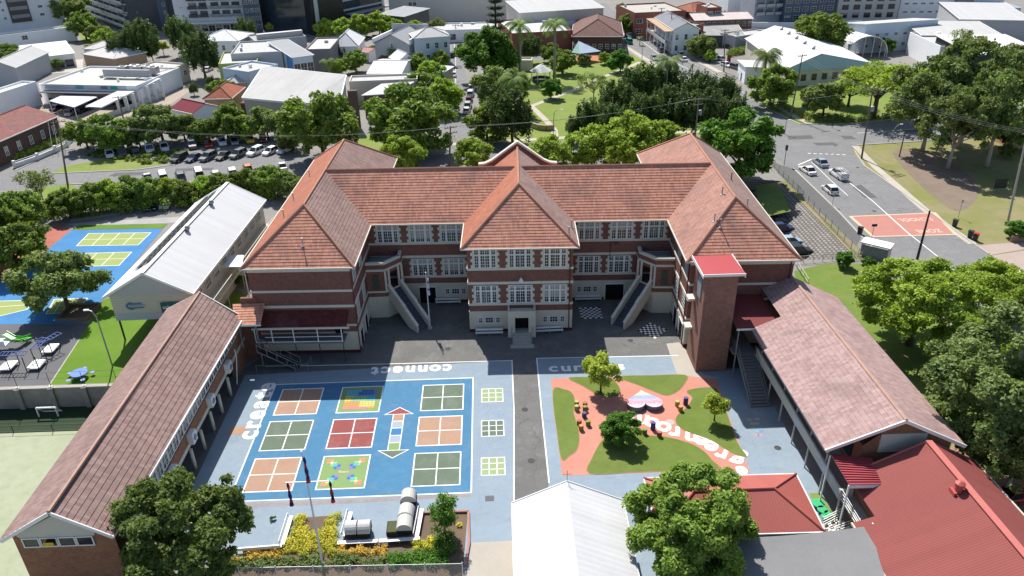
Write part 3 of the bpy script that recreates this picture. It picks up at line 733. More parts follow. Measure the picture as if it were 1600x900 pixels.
# ---------------------------------------------------------------- the main school building
sch = T('school_building', 'big E-shaped red brick school with terracotta hipped roofs round the asphalt courtyard', 'school', (3.44, 88, 0), R(-1.8))
L_ = lambda name, mb, mats, parent=sch, **k: mb.build(name, mats, parent, world=False, **k)
WX0, WX1, WY0, WY1, EZ, RZ = 20.9, 33.4, -4.6, 34.9, 12.55, 18.0
m = MB()
for s in (-1, 1):
    a, b = sorted((s*WX0, s*WX1)); m.box(a, b, WY0, WY1, -2.4 if s > 0 else 0, EZ)
m.box(-WX0-.4, -6.0, 8.25, 20.85, 0, EZ); m.box(6.0, WX0+.4, 8.25, 20.85, 0, EZ); m.box(-6.8, 6.8, 0, 22.3, 0, EZ)
L_('wall', m, BRICK)
m = MB(); pl = MB(); bd = MB()
def dress(x0, x1, y0, y1, zs, base=3.15):
    ring(m, x0, x1, y0, y1, .4, base, .05); ring(pl, x0, x1, y0, y1, 0 if x0 < 20 else -2.3, .42, .09)
    for a, b in zs: ring(bd, x0, x1, y0, y1, a, b, .09)
ZB = [(4.05, 4.36), (7.18, 7.55), (9.24, 9.56), (12.2, 12.5)]
dress(-33.4, -20.9, WY0, WY1, [(4.0, 4.3), (6.75, 7.1), (8.95, 9.25), (11.8, 12.5)]); dress(20.9, 33.4, WY0, WY1, [(4.0, 4.3), (6.75, 7.1), (8.95, 9.25), (11.8, 12.5)])
dress(-20.8, -6.9, 8.25, 20.8, ZB); dress(6.9, 20.8, 8.25, 20.8, ZB); dress(-6.8, 6.8, 0, 22.3, ZB)
L_('rendered_base', m, CREAM); L_('plinth', pl, PLINTH); L_('string_course', bd, STONE)
# roofs
p = RZ-EZ; m = MB(); e = .7; rg = []
EI, EO, RX = WX0-.8, WX1+.6, 27.1; YF, YR = WY0-e, WY1+e
mf, mr, my = 7.55, 21.55, 14.55
for s in (-1, 1):
    I, O, X = s*EI, s*EO, s*RX
    af, ar = (X, YF+7, RZ), (X, YR-7, RZ)
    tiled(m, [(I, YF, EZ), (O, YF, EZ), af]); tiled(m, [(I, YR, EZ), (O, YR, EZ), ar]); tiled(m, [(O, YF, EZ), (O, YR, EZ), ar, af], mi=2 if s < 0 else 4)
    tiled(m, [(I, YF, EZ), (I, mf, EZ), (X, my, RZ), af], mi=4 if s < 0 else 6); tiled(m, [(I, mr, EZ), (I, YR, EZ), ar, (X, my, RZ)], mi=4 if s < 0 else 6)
    tiled(m, [(I, mf, EZ), (s*7.5, mf, EZ), (s*.5, my, RZ), (X, my, RZ)]); tiled(m, [(I, mr, EZ), (s*7.5, mr, EZ), (s*.5, my, RZ), (X, my, RZ)])
    PZ = 18.39
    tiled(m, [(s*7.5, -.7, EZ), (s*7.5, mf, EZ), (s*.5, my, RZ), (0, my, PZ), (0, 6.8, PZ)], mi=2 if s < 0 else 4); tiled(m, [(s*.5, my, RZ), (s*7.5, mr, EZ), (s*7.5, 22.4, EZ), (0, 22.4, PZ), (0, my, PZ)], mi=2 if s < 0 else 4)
    rg += [(af, ar), (af, (I, YF, EZ)), (af, (O, YF, EZ)), (ar, (I, YR, EZ)), (ar, (O, YR, EZ)), ((X, my, RZ), (s*.5, my, RZ)), ((s*7.5, -.7, EZ), (0, 6.8, PZ))]
tiled(m, [(-7.5, -.7, EZ), (7.5, -.7, EZ), (0, 6.8, PZ)]); rg.append(((0, 6.8, PZ), (0, 22.4, PZ)))
roof = L_('roof', m, [TILE, LAPC, TILE_W, LAPC, TILE_G, LAPC, TILE_D, LAPC])
m = MB(); ridges(m, rg, .16); L_('ridge_cap', m, RIDGE, roof)
m = MB()
def gut(*pts):
    for a, b in zip(pts, pts[1:]): m.bar((*a, EZ-.02), (*b, EZ-.02), .16, .2)
for s in (-1, 1):
    gut((s*EI, mf), (s*EI, YF), (s*EO, YF), (s*EO, YR), (s*EI, YR), (s*EI, mr), (s*7.5, mr)); gut((s*EI, mf), (s*7.5, mf), (s*7.5, -.7))
gut((-7.5, -.7), (7.5, -.7)); L_('gutter', m, STONE)
m = MB()      # soffits
for s in (-1, 1):
    a, b = sorted((s*EI, s*EO)); m.box(a, b, YF, YR, EZ-.12, EZ-.05)
    a, b = sorted((s*7.5, s*EI)); m.box(a, b, mf, mr, EZ-.13, EZ-.06)
m.box(-7.5, 7.5, -.7, 22.4, EZ-.12, EZ-.05); L_('soffit', m, CREAM)
m = MB(); gp = [(-5.9, 0), (5.9, 0), (5.9, 15.6), (4.9, 15.7), (3.9, 16.15), (0, 19.0), (-3.9, 16.15), (-4.9, 15.7), (-5.9, 15.6)]
for y, fl in ((22.45, 1), (22.95, 0)):
    q = [(x, y, z) for x, z in gp]; m.poly(q if fl else q[::-1])
L_('parapet_gable', m, BRICK)
m = MB()
for a, b in zip(gp[2:], gp[3:]): m.bar((a[0], 22.7, a[1]+.12), (b[0], 22.7, b[1]+.12), .75, .26)
L_('coping', m, STONE)
for x, y in ((-26.6, -2.9), (26.2, 4.5), (-30.9, 5), (-31.4, 12), (-31.2, 21), (6.3, 1.3), (28.9, 2.2), (30, 14), (6.9, 4.5), (-15, 16), (24.2, -.5), (24.7, -1.6)):
    zz = EZ+p/7*(min(abs(abs(x)-EI), abs(abs(x)-EO), y-YF) if abs(x) > 20 else 7.5-abs(x) if abs(x) < 7.5 else 4.5)
    m = MB(); m.tube([(x, y, zz-.1), (x, y, zz+1.05)], .07, 6); m.lathe([(.12, 0), (.12, .12)], (x, y, zz+1.0), 8); m.lathe([(.26, 0), (.1, .12)], (x, y, zz), 8)
    L_('roof_vent', m, MET if x % 2 else M('rust_pipe', (.14, .06, .04)), roof)
# windows
TRI = tripartite(); SM = window_mesh(.62, .95, 2, 2, TRIM); MD = window_mesh(1.15, .95, 3, 2, TRIM); TALL = window_mesh(1.6, 2.7, 3, 5, TRIM)
for x in (-4.5, 0, 4.5): put_window(sch, TRI, x, -.01, 9.58); put_window(sch, TRI, x, -.01, 4.38)
for x in (-18.1, -13.65, -9.35, 9.65, 14.1, 18.5): put_window(sch, TRI, x, 8.24, 9.58)
for x in (-13.6, -9.25, 9.7, 13.95): put_window(sch, TRI, x, 8.24, 4.38)
for cx, y in ((-4.2, -.06), (4.4, -.06), (-9.2, 8.19), (9.6, 8.19)):
    for dx, k in ((-1.15, SM), (0, MD), (1.15, SM)): put_window(sch, k, cx+dx, y, 1.35)
for s, f in ((-1, 'E'), (1, 'W')):
    for y in (-2.6, 1.6): put_window(sch, TALL, s*(WX0-.02), y, 4.5, f); put_window(sch, TALL, s*(WX0-.02), y, 9.65, f)
    for y in (24, 28, 32): put_window(sch, TALL, s*(WX0-.02), y, 9.6, f)
    fo = 'W' if s < 0 else 'E'
    for y in range(0, 33, 4):
        put_window(sch, TALL, s*(WX1+.02), y, 9.5, fo)
        if s > 0: put_window(sch, TALL, s*(WX1+.02), y, 4.5, fo)
for y in (-2.6, 1.6):
    m = MB(); m.box(WX0-.16, WX0-.04, y-.85, y+.85, 9.7, 12.1); L_('louvre_screen', m, M('louvre_grey', (.3, .34, .37), pat='louvre', var=.1))
# doors
def doorway(x, y, w, h, z=.02, f='S'):
    m = MB(); m.box(-w/2-.14, -w/2, -.1, 0, 0, h+.14); m.box(w/2, w/2+.14, -.1, 0, 0, h+.14); m.box(-w/2, w/2, -.1, 0, h, h+.14)
    o = L_('doorway', m, TRIM); o.location = (x, y, z); o.rotation_euler = (0, 0, FACE[f])
    q = MB(); q.poly([(-w/2, -.03, 0), (w/2, -.03, 0), (w/2, -.03, h), (-w/2, -.03, h)]); q.build('door', BLACKIN, o, world=False)
doorway(-13.2, 8.19, 2.3, 2.5); doorway(13.5, 8.19, 2.6, 2.5)
for y in (-2.7, .9): doorway(-20.84, y, 1.5, 2.4, .02, 'E'); doorway(20.84, y, 1.9, 2.7, .02, 'W')
# entrance porch with steps
m = MB(); px0, px1, py0 = -1.72, 1.95, -1.75
m.box(px0, px0+.95, py0, -.06, 0, 3.6); m.box(px1-.95, px1, py0, -.06, 0, 3.6); m.box(px0+.95, px1-.95, py0, -.06, 3.05, 3.6)
m.box(px0, px1, py0, py0+.25, 3.6, 4.0); m.box(px0, px0+.25, py0+.25, -.06, 3.6, 4.0); m.box(px1-.25, px1, py0+.25, -.06, 3.6, 4.0)
porch = L_('entrance_porch', m, CREAM)
m = MB(); m.box(px0+.95, px1-.95, -.6, -.5, .8, 3.05); m.build('door', BLACKIN, porch, world=False)
m = MB()
for i in range(5): m.box(px0+.6, px1-.6, py0-.34*(5-i), py0-.34*(4-i), 0, .16*(i+1))
m.box(px0+.95, px1-.95, py0, -.06, 0, .8); m.box(px0+.3, px1-.3, py0-2.6, py0-1.7, 0, .02)
m.build('step', CONC, porch, world=False)
m = MB()
for x in (px0+.5, px1-.5):
    m.tube([(x, py0-1.7, 0), (x, py0-1.7, 1.0), (x, py0-.1, 1.75), (x, py0-.1, .8)], .03, 5)
m.build('handrail', MET, porch, world=False)
# octagonal corner porches with their stairs
for s in (-1, 1):
    P = [(s*20.85, 8.2), (s*16.4, 8.2), (s*16.35, 6.4), (s*18.3, 4.2), (s*20.85, 4.1)]
    m = MB(); m.prism(P, 0, 3.3, 0)
    m2 = MB(); m2.prism([(a*1.0, b) for a, b in P], 3.3, 4.0); 
    A, B = Vector(P[2]), Vector(P[3]); d = (B-A).normalized(); nrm = Vector((d.y, -d.x)); nrm = nrm if nrm.y < 0 else -nrm
    L = (B-A).length; inn = -nrm
    def wallseg(mm, a, b, z0, z1, t=.35): 
        a, b = Vector(a), Vector(b); dd = (b-a).normalized(); n = Vector((-dd.y, dd.x)); ce = Vector((s*18.9, 6.6))
        if (ce-a).dot(n) < 0: n = -n
        mm.prism([a, b, b+n*t, a+n*t], z0, z1)
    wallseg(m2, P[1], P[2], 4.0, 7.3); wallseg(m2, P[3], P[4], 4.0, 7.3)
    wallseg(m2, A, A+d*.62, 4.0, 7.3); wallseg(m2, B-d*.62, B, 4.0, 7.3); wallseg(m2, A+d*.62, B-d*.62, 6.7, 7.3)
    pc = L_('corner_porch', m2, BRICK)
    m.build('porch_base', CREAM, pc, world=False)
    m = MB(); m.prism(P, 7.3, 7.5); 
    for a, b in zip(P[1:], P[2:]):
        wallseg(m, a, b, 8.15, 8.45, .45); wallseg(m, a, b, 3.95, 4.2, -.07); wallseg(m, a, b, 7.2, 7.45, -.08)
    for a in (A, A+d*.62, B-d*.62, B): m.prism([a+d*.16+nrm*.06, a+d*.16, a-d*.16, a-d*.16+nrm*.06], 4.2, 7.2)
    m.build('porch_dressing', STONE, pc, world=False)
    m = MB()
    for a, b in zip(P[1:], P[2:]): wallseg(m, a, b, 7.5, 8.15, .3)
    m.build('parapet', BRICK, pc, world=False)
    m = MB(); m.prism([(s*20.8, 8.1), (s*16.75, 8.1), (s*16.7, 6.5), (s*18.4, 4.55), (s*20.8, 4.45)], 7.5, 7.54); m.build('flat_roof', M('roof_membrane', (.2, .26, .25), var=.2), pc, world=False)
    m = MB(); m.box(-.42, .42, -.09, 0, 0, 2.2); o = m.build('porch_window', M('lattice_glass', (.1, .11, .1), pat='louvre', k=1.6, var=.3), pc, world=False); o.location = (s*19.6, 4.12, 4.5)
    ce = (A+B)/2
    # stair, running out and down from the diagonal doorway
    sv = Vector((s*-4.15, -4.6)); sl_ = sv.length; sd = sv.normalized(); sn = Vector((-sd.y, sd.x)); st0 = ce+sd*.1
    m = MB(); nst = 22
    for i in range(nst):
        a, b = st0+sd*(sl_*i/nst), st0+sd*(sl_*(i+1)/nst); z = 4.0*(1-(i+1)/nst)+.06
        m.prism([a-sn*.85, b-sn*.85, b+sn*.85, a+sn*.85], max(0, z-.6), z)
    stp = L_('staircase', m, M('stair_blue_grey', (.1, .1, .13), var=.15))
    for q in (-1, 1):
        m = MB(); cp = MB()
        o1, o2 = sn*q*.86, sn*q*1.12; n = 12
        for i in range(n):
            a, b = st0+sd*(sl_*i/n), st0+sd*(sl_*(i+1)/n)
            za, zb = 4.0*(1-i/n)+.95, 4.0*(1-(i+1)/n)+.95
            for k_, (u, v) in enumerate(((o1, o2), )):
                w4 = [a+u, b+u, b+v, a+v]
                zl = [max(0, za-2.2), max(0, zb-2.2), max(0, zb-2.2), max(0, za-2.2)]; zh = [za, zb, zb, za]
                lo = [(*w4[j], zl[j]) for j in range(4)]; hi = [(*w4[j], zh[j]) for j in range(4)]
                for j in range(4):
                    j2 = (j+1) % 4; m.poly([lo[j], lo[j2], hi[j2], hi[j]])
                m.poly(hi)
            a3, b3 = a+(o1+o2)/2, b+(o1+o2)/2; bump_ = .1 if i in (5, 6) else 0
            cp.bar((*a3, za+.08+bump_), (*b3, zb+.08+(.1 if i in (5,) else bump_)), .42, .14)
        m.build('stair_wall', CREAM, stp, world=False); cp.build('stair_coping', STONE, stp, world=False)

# downpipes
for x, y in ((6.4, -.12), (-6.9, 8.1), (7.2, 8.1), (-20.75, -4.72), (20.8, -3.9), (20.8, .3), (33.0, -4.75)):
    m = MB(); m.tube([(x, y, .2), (x, y, EZ-.2)], .07, 6); L_('downpipe', m, M('pipe_red', (.13, .04, .035)))
m = MB(); m.tube([(12.6, 8.1, 6.5), (12.6, 7.9, 9.3), (13.3, 7.2, 9.5)], .04, 5); m.box(13.0, 13.6, 7.0, 7.4, 9.42, 9.55); L_('wall_lamp', m, DARK)
m = MB(); m.lathe([(.12, .5), (.34, 0)], (0.1, -.45, 7.75), 10); m.tube([(.1, -.02, 8.3), (.1, -.45, 8.3)], .03, 5); L_('wall_lamp', m, WHITE)
# left wing: lean-to roof, verandah and stair at its front
m = MB(); tiled(m, [(-33.0, WY0-.05, 6.4), (-21.6, WY0-.05, 6.4), (-21.6, WY0-2.3, 5.2), (-33.0, WY0-2.3, 5.2)], .4, .03); lt = L_('lean_to_roof', m, [M('dark_red_tile', (.16, .04, .035), col2=(.1, .03, .03), pat='tile', k=1.4), LAPC])
m = MB(); m.box(-33.4, -21.3, WY0-2.42, WY0-2.3, 5.0, 5.25); m.build('fascia', STONE, lt, world=False)
m = MB(); m.box(-33.4, -22.2, WY0-2.2, WY0-.06, 2.75, 2.95); vr = L_('verandah', m, M('deck_grey', (.2, .2, .2)))
m = MB()
for i, x in enumerate((-33.2, -31.1, -28.4, -25.4, -22.4)):
    m.bar((x, WY0-2.1, 2.9), (x, WY0-2.1, 5.2), .11)
m.bar((-33.2, WY0-2.1, 3.05), (-22.4, WY0-2.1, 3.05), .1); m.bar((-32.0, WY0-2.1, 3.75), (-22.4, WY0-2.1, 3.75), .08); m.bar((-33.2, WY0-2.1, 5.1), (-22.4, WY0-2.1, 5.1), .12)
m.build('balustrade', WHITE, vr, world=False)
m = MB()
for x in (-28.4, -25.4, -22.4): m.tube([(x, WY0-2.0, 0), (x, WY0-2.0, 2.8)], .06, 6)
m.build('post', DARK, vr, world=False)
for x, k in ((-30.6, SM), (-27.4, SM), (-26.4, MD), (-25.4, SM), (-23.2, MD)): put_window(sch, k, x, WY0-.07, 1.55)
m = MB(); m.box(-23.7, -22.7, WY0-.1, WY0-.02, 3.0, 5.0); L_('door', m, BLACKIN)
m = MB(); n = 14
for i in range(n):
    x = -32.6+4.6*i/n; m.box(x, x+.34, WY0-3.9, WY0-2.6, 2.75*(1-(i+1)/n), 2.75*(1-i/n)-.1)
st = L_('staircase', m, DARK)
m = MB()
for y in (WY0-4.0, WY0-2.5):
    m.bar((-32.6, y, 3.8), (-28.0, y, 1.0), .07); m.bar((-32.6, y, 2.85), (-28.0, y, .1), .08); 
    for i in range(5): x = -32.6+4.6*i/4; z = 2.8*(1-i/4); m.bar((x, y, z), (x, y, z+1.0), .06)
for x, y in ((-33, WY0-4.4), (-28.2, WY0-4.4), (-26.6, WY0-4.2), (-26.6, WY0-2.5)): m.bar((x, y, 0), (x, y, 1.1), .06)
m.bar((-33, WY0-4.4, 1.1), (-28.2, WY0-4.4, 1.1), .05); m.bar((-28.2, WY0-4.4, 1.1), (-26.6, WY0-4.2, 1.1), .05); m.bar((-26.6, WY0-4.2, 1.1), (-26.6, WY0-2.5, 1.1), .05)
m.build('handrail', MET, st, world=False)

# ---------------------------------------------------------------- lift tower and link roof
lt = T('lift_tower', 'tall plain brick lift tower with a flat red metal roof', 'tower', (26.2, 79, 0))
m = MB(); m.box(24.35, 28.1, 77.0, 81.6, 0, 13.45); m.build('wall', BRICK_T, lt)
m = MB(); P = [(23.9, 76.4, 13.75), (28.65, 76.4, 13.75), (28.65, 81.9, 13.45), (23.9, 81.9, 13.45)]
m.poly(P); m.poly([(x, y, z-.12) for x, y, z in P][::-1])
for i in range(4): a, b = P[i], P[(i+1) % 4]; m.poly([(a[0], a[1], a[2]-.12), (b[0], b[1], b[2]-.12), b, a])
m.build('roof', M('red_roof_sheet', (.36, .05, .055), rough=.5, var=.06), lt)
m = MB(); m.box(23.86, 28.69, 76.34, 76.42, 13.45, 13.77); m.box(28.64, 28.72, 76.42, 81.9, 13.2, 13.6); m.box(23.82, 23.9, 76.42, 81.9, 13.2, 13.6); m.build('fascia', WHITE, lt)
m = MB(); m.box(24.25, 24.36, 78.2, 79.6, 9.5, 12.2); m.build('louvre_screen', M('louvre_grey', (.3, .34, .37), pat='louvre'), lt)
for z in (8.2, 4.2): MB().box(23.5, 24.34, 80.2, 81.5, z, z+.3).build('link_slab', STONE, lt)
lk = T('link_roof', 'dark red sheet metal link roof between lift tower and right classroom block', 'roof', (31, 79, 0))
m = MB(); P = [(28.15, 75.4, 7.0), (33.2, 75.4, 7.0), (33.2, 82.6, 7.6), (28.15, 82.6, 7.6)]
m.poly(P); m.poly([(x, y, z-.15) for x, y, z in P][::-1]); m.build('roof', REDMET, lk)
m = MB(); m.box(28.15, 33.2, 75.32, 75.4, 6.8, 7.04); m.build('fascia', WHITE, lk)
m = MB()
for x, y in ((28.5, 75.6), (28.5, 79)): m.bar((x, y, 0), (x, y, 7), .12)
m.box(28.3, 31.0, 76.0, 82.3, 3.05, 3.25); m.build('post', MET, lk)
ws = T('outdoor_stair', 'grey steel stair beside lift tower going up to verandah', 'stair', (29.8, 73, 0))
m = MB(); n = 17; y0, y1 = 69.6, 76.0
for i in range(n):
    a = y0+(y1-y0)*i/n; m.box(28.95, 30.85, a, a+.36, 3.2*i/n+.06, 3.2*(i+1)/n)
m.build('tread', M('tread_grey', (.22, .22, .22)), ws)
m = MB()
for x in (28.85, 30.95):
    m.bar((x, y0, .1), (x, y1, 3.2), .09, .3); m.bar((x, y0, 1.05), (x, y1, 4.25), .06)
    for i in range(15): t = i/14; m.bar((x, y0+(y1-y0)*t, 3.2*t), (x, y0+(y1-y0)*t, 3.2*t+1.05), .035)
m.bar((28.85, y1, 4.25), (28.85, y1+3.3, 4.25), .06)
for i in range(9): m.bar((28.85, y1+.4*i, 3.2), (28.85, y1+.4*i, 4.25), .035)
m.build('handrail', MET, ws)
# ---------------------------------------------------------------- long tiled classroom block on the left
lb = T('classroom_block', 'long two-storey classroom block with weathered pinkish tiled gable roof left of the courts', 'school block', (-36, 64, 0))
ez, rz_ = 6.6, 9.5
eA, eB = Vector((-31.0, 82.6, ez)), Vector((-32.0, 47.0, ez)); rA, rB = Vector((-36.2, 84.0, rz_)), Vector((-36.4, 47.0, rz_)); lA, lB_ = Vector((-41.3, 85.2, ez)), Vector((-41.2, 47.0, ez))
m = MB(); tiled(m, [eA, eB, rB, rA], .52, .055); tiled(m, [lA, lB_, rB, rA], .52, .04)
rf = m.build('roof', [TILE_P, LAPC], lb)
m = MB(); ridges(m, [(rA, rB)], .17); m.build('ridge_cap', M('pale_ridge', (.42, .27, .21), var=.25, sc2=4), rf)
for a, b in ((eB, rB), (lB_, rB), (eA, rA), (lA, rA)): m = MB(); m.bar(a+Vector((0, 0, -.1)), b+Vector((0, 0, -.1)), .1, .32); m.build('barge_board', WHITE, rf)
m = MB(); m.bar(eA+Vector((0, 0, -.1)), eB+Vector((0, 0, -.1)), .14, .16); m.build('gutter', WHITE, rf)
xw = -31.9; yb = 47.6
m = MB(); m.poly([(-40.6, yb, -2.7), (-32.3, yb, -2.7), (-32.3, yb, 6.5), (-36.4, yb, 8.9), (-40.6, yb, 6.5)])
m.poly([(-40.6, 84, -2.7), (-40.6, yb, -2.7), (-40.6, yb, 6.5), (-40.6, 84, 6.5)]); m.poly([(-40.6, 84, 0), (-31.6, 84, 0), (-31.6, 84, 6.5), (-36.2, 84, 9.2), (-40.6, 84, 6.5)][::-1])
m.poly([(-34.8, 56.4, 0), (-34.8, 83.9, 0), (-34.8, 83.9, 3), (-34.8, 56.4, 3)])
m.box(-32.25, -31.9, 48, 83.2, 3.2, 4.4)
m.box(-32.6, -31.85, 79.3, 83.9, 0, 6.4)
m.build('wall', BRICK_O, lb)
m = MB(); m.box(-40.5, -31.8, 48, 83.9, 2.8, 3.2); m.box(-32.2, -31.86, 56.2, 79.3, 2.62, 2.8); m.build('floor_slab', CREAM, lb)
m = MB(); m.box(-34.7, -31.95, 48.2, 57.0, 0, 2.75); m.build('rendered_wall', CREAM, lb)
m = MB(); m.box(-34.6, -31.2, 57.0, 79.6, .01, .06); m.build('walkway', M('walkway_dark', (.12, .12, .12), var=.15), lb)
WN = window_mesh(1.3, 1.55, 2, 2, WHITE, .05, .09)
for i in range(24): put_window(lb, WN, -31.9, 49.2+1.4*i, 4.7, 'E', world=True)
for y in (50.5, 53.0): put_window(lb, SM, -31.94, y, 1.2, 'E', world=True)
G3 = window_mesh(.5, 1.5, 1, 3, WHITE)
for y in (54.6, 55.3, 56.0): put_window(lb, G3, -31.94, y, .9, 'E', world=True)
for y in (75.4, 72.0, 68.9, 65.7, 62.6): m = MB(); m.tube([(-31.7, y, 0), (-31.7, y, 2.62)], .19, 10); m.build('column', M('column_cream', (.6, .57, .48), var=.1), lb, smooth=True)
for y in (76.2, 69.6, 63.4, 58.0):
    m = MB(); m.box(-31.89, -31.3, y-.55, y+.55, 3.0, 4.25); o = m.build('air_conditioner', WHITE, lb)
    q = MB(); q.lathe([(.36, 0), (.36, .02)], (0, 0, 0), 12); f = q.build('fan_guard', M('fan_blue', (.2, .25, .38)), o, world=False); f.location = Vector((-31.29, y, 3.6))-Vector(lb.location); f.rotation_euler = (0, R(90), 0)
m = MB(); m.poly([(-40.0, yb-.04, 6.25), (-33.9, yb-.04, 6.25), (-33.6, yb-.04, 7.1), (-36.4, yb-.04, 8.75), (-40.3, yb-.04, 6.6)]); m.build('gable_panel', M('cream_board', (.6, .58, .5), pat='board', var=.06), lb)
GW = window_mesh(1.42, 1.05, 1, 1, WHITE, .05, .1)
for i in range(4): put_window(lb, GW, -39.2+1.48*i, yb-.05, 5.2, world=True)
m = MB(); m.poly([(-38.3, yb-.12, 5.35), (-37.4, yb-.12, 5.35), (-37.1, yb-.5, 6.1), (-37.9, yb-.5, 6.1)]); m.poly([(-38.3, yb-.14, 5.35), (-37.9, yb-.52, 6.1), (-37.1, yb-.52, 6.1), (-37.4, yb-.14, 5.35)]); m.build('open_sash', M('yellow_sheet', (.7, .5, .03)), lb)
m = MB(); m.tube([(-31.3, 78.4, 4.6), (-31.2, 78.2, 3.6), (-31.6, 77.6, .1)], .07, 6); m.build('downpipe', WHITE, lb)
m = MB()
for i in range(8): m.box(-31.5+.32*i, -31.18+.32*i, 54.4, 56.2, 0, 1.6-.2*i)
o = m.build('entry_stair', CONC, lb)
m = MB()
for y in (54.4, 56.2): m.bar((-31.4, y, 2.5), (-29.0, y, 1.1), .06); m.bar((-31.4, y, 1.5), (-31.4, y, 2.5), .06); m.bar((-29, y, 0), (-29, y, 1.1), .06)
m.box(-31.5, -29.1, 56.21, 56.28, .9, 1.5); m.build('handrail', MET, o)
# little tiled link between the block and the school
lr = T('link_roof', 'short tiled link roof between left classroom block and school wing', 'roof', (-31, 83, 0))
m = MB(); tiled(m, [(-31.8, 81.3, 6.3), (-28.6, 81.3, 6.3), (-28.6, 84.2, 7.6), (-32.6, 84.2, 7.6)], .42, .04); m.build('roof', [TILE, LAPC], lr)
m = MB(); m.box(-31.8, -28.6, 81.2, 81.28, 6.05, 6.3); m.build('fascia', WHITE, lr)
m = MB(); m.box(-31.6, -29.6, 84.3, 84.7, 7.5, 8.3); m.build('upstand', BRICK, lr)
m = MB(); m.box(-32.6, -29.7, 83.7, 84.0, 0, 6.6); m.build('wall', BRICK, lr)  # added wall, blocks sunlight coming through the gap between block and wing
m = MB(); m.bar((-29.4, 81.6, 0), (-29.4, 81.6, 6.1), .14); m.bar((-31.4, 81.6, 2.8), (-31.4, 81.6, 6.1), .14); m.build('post', MET, lr)
# white access canopy between the pale block and the school
wc = T('access_canopy', 'small flat white canopy over steps between pale block and school', 'canopy', (-35.2, 96, 0))
P4 = [at(333, 417, 5.2), at(378, 417, 5.2), at(381, 399, 5.2), at(346, 399, 5.2)]
m = MB(); m.prism([(p.x, p.y) for p in P4], 5.1, 5.25); m.build('roof', WHITE, wc)
m = MB()
for p in P4: m.bar((p.x*.995, p.y, 0), (p.x*.995, p.y, 5.1), .12)
m.build('post', WHITE, wc)

# ---------------------------------------------------------------- pale gabled block with solar panels
wb = T('pale_block', 'long pale building on posts with white gable roof and solar panels beside blue ball courts', 'school block', (-44, 105, 0))
A, B, C_, Rn, Rf, Cf = at(160, 465, 7), at(302, 459, 7), None, at(236, 416, 10.6), at(355, 280, 10.6), at(416, 312, 7)
d = (Cf-B); A2 = A+d; Rn = (A+B)/2; Rn.z = 10.3; Rf = Rn+d
m = MB(); up_ = Vector((0, 0, .0))
m.poly([B, Cf, Rf, Rn]); m.poly([A, Rn, Rf, A2]); rf = m.build('roof', M('white_roof_sheet', (.56, .565, .57), rough=.5, pat='corr', var=.05), wb)
m = MB()
for a, b in ((A, Rn), (B, Rn), (Cf, Rf), (A2, Rf), (B, Cf), (A, A2)): m.bar(a+Vector((0, 0, -.12)), b+Vector((0, 0, -.12)), .1, .3)
m.build('fascia', WHITE, rf)
m = MB(); m.bar(Rn+Vector((0, 0, .03)), Rf+Vector((0, 0, .03)), .5, .06); m.build('ridge_cap', WHITE, rf)
u = (A2-A).normalized(); sl2 = (Rn-A); 
m = MB(); n = 16; mg = M('solar_panel', (.035, .037, .045), rough=.25, var=.1, spec=.6)
for row in (0, 1):
    for i in range(n):
        t0, t1 = .13+.80*i/n, .13+.80*(i+.94)/n; s0, s1 = (.46, .66) if row == 0 else (.69, .89)
        f = lambda t, s: A+d*t+sl2*s+Vector((-.3, 0, .38)).normalized()*.18
        m.poly([f(t0, s0), f(t0, s1), f(t1, s1), f(t1, s0)][::-1])
m.build('solar_panel', mg, rf)
for t in (.42, .72):
    p = Rn+d*t+(B-Rn)*.1; m = MB(); m.lathe([(.2, -.2), (.2, .25)], p, 10); m.ball(p+Vector((0, 0, .5)), .4, 0, 10, 6); m.build('roof_ventilator', MET, rf, smooth=True)
nb = (B-A).normalized(); ins = d.normalized()*.5; z0 = 3.2
def wq(m, p, q, za, zb): m.poly([(p.x, p.y, za), (q.x, q.y, za), (q.x, q.y, zb), (p.x, p.y, zb)])
Ai, Bi, Ci, Di = A+nb*.6+ins, B-nb*.6+ins, Cf-nb*.6-ins, A2+nb*.6-ins
m = MB(); wq(m, Ai, Bi, z0, 6.95); wq(m, Bi, Ci, 0, 6.95); wq(m, Ci, Di, 0, 6.95); wq(m, Di, Ai, z0, 6.95); m.poly([(p.x, p.y, 6.95) for p in (Ai, Bi)]+[(Rn.x, Rn.y+.5, 10.1)]); m.poly([(p.x, p.y, z0) for p in (Ai, Bi, Ci, Di)][::-1])
m.build('wall', M('cream_sheet_wall', (.56, .54, .46), pat='board', k=1.8, var=.06), wb)
m = MB(); 
for p, q in ((A, B),): m.poly([(p.x+.5, p.y+.25, 6.95), (q.x-.5, q.y+.25, 6.95), (Rn.x, Rn.y+.25, 10.05)])
m.build('gable_panel', M('shade_grey_sheet', (.45, .46, .46), var=.05), wb)
m = MB(); wq(m, Ai+Vector((0, -.03, 0)), Bi+Vector((0, -.03, 0)), 3.2, 4.2); m.build('lower_band', M('pale_blue_band', (.42, .47, .52), var=.06), wb)
m = MB()
for p in (Ai, Ai+nb*5, Ai+d*.25, Ai+nb*5+d*.25, Ai+d*.5, Ai+d*.75): m.bar((p.x+.2, p.y+.3, 0), (p.x+.2, p.y+.3, 3.2), .18)
m.build('post', DARK, wb)
W2 = window_mesh(1.9, 1.5, 4, 2, WHITE)
for i in range(9):
    p = Bi+(Ci-Bi)*((i+.7)/9.6); put_window(wb, W2, p.x+.05, p.y, 4.7, rz=math.atan2((Ci-Bi).y, (Ci-Bi).x), world=True)
m = MB()
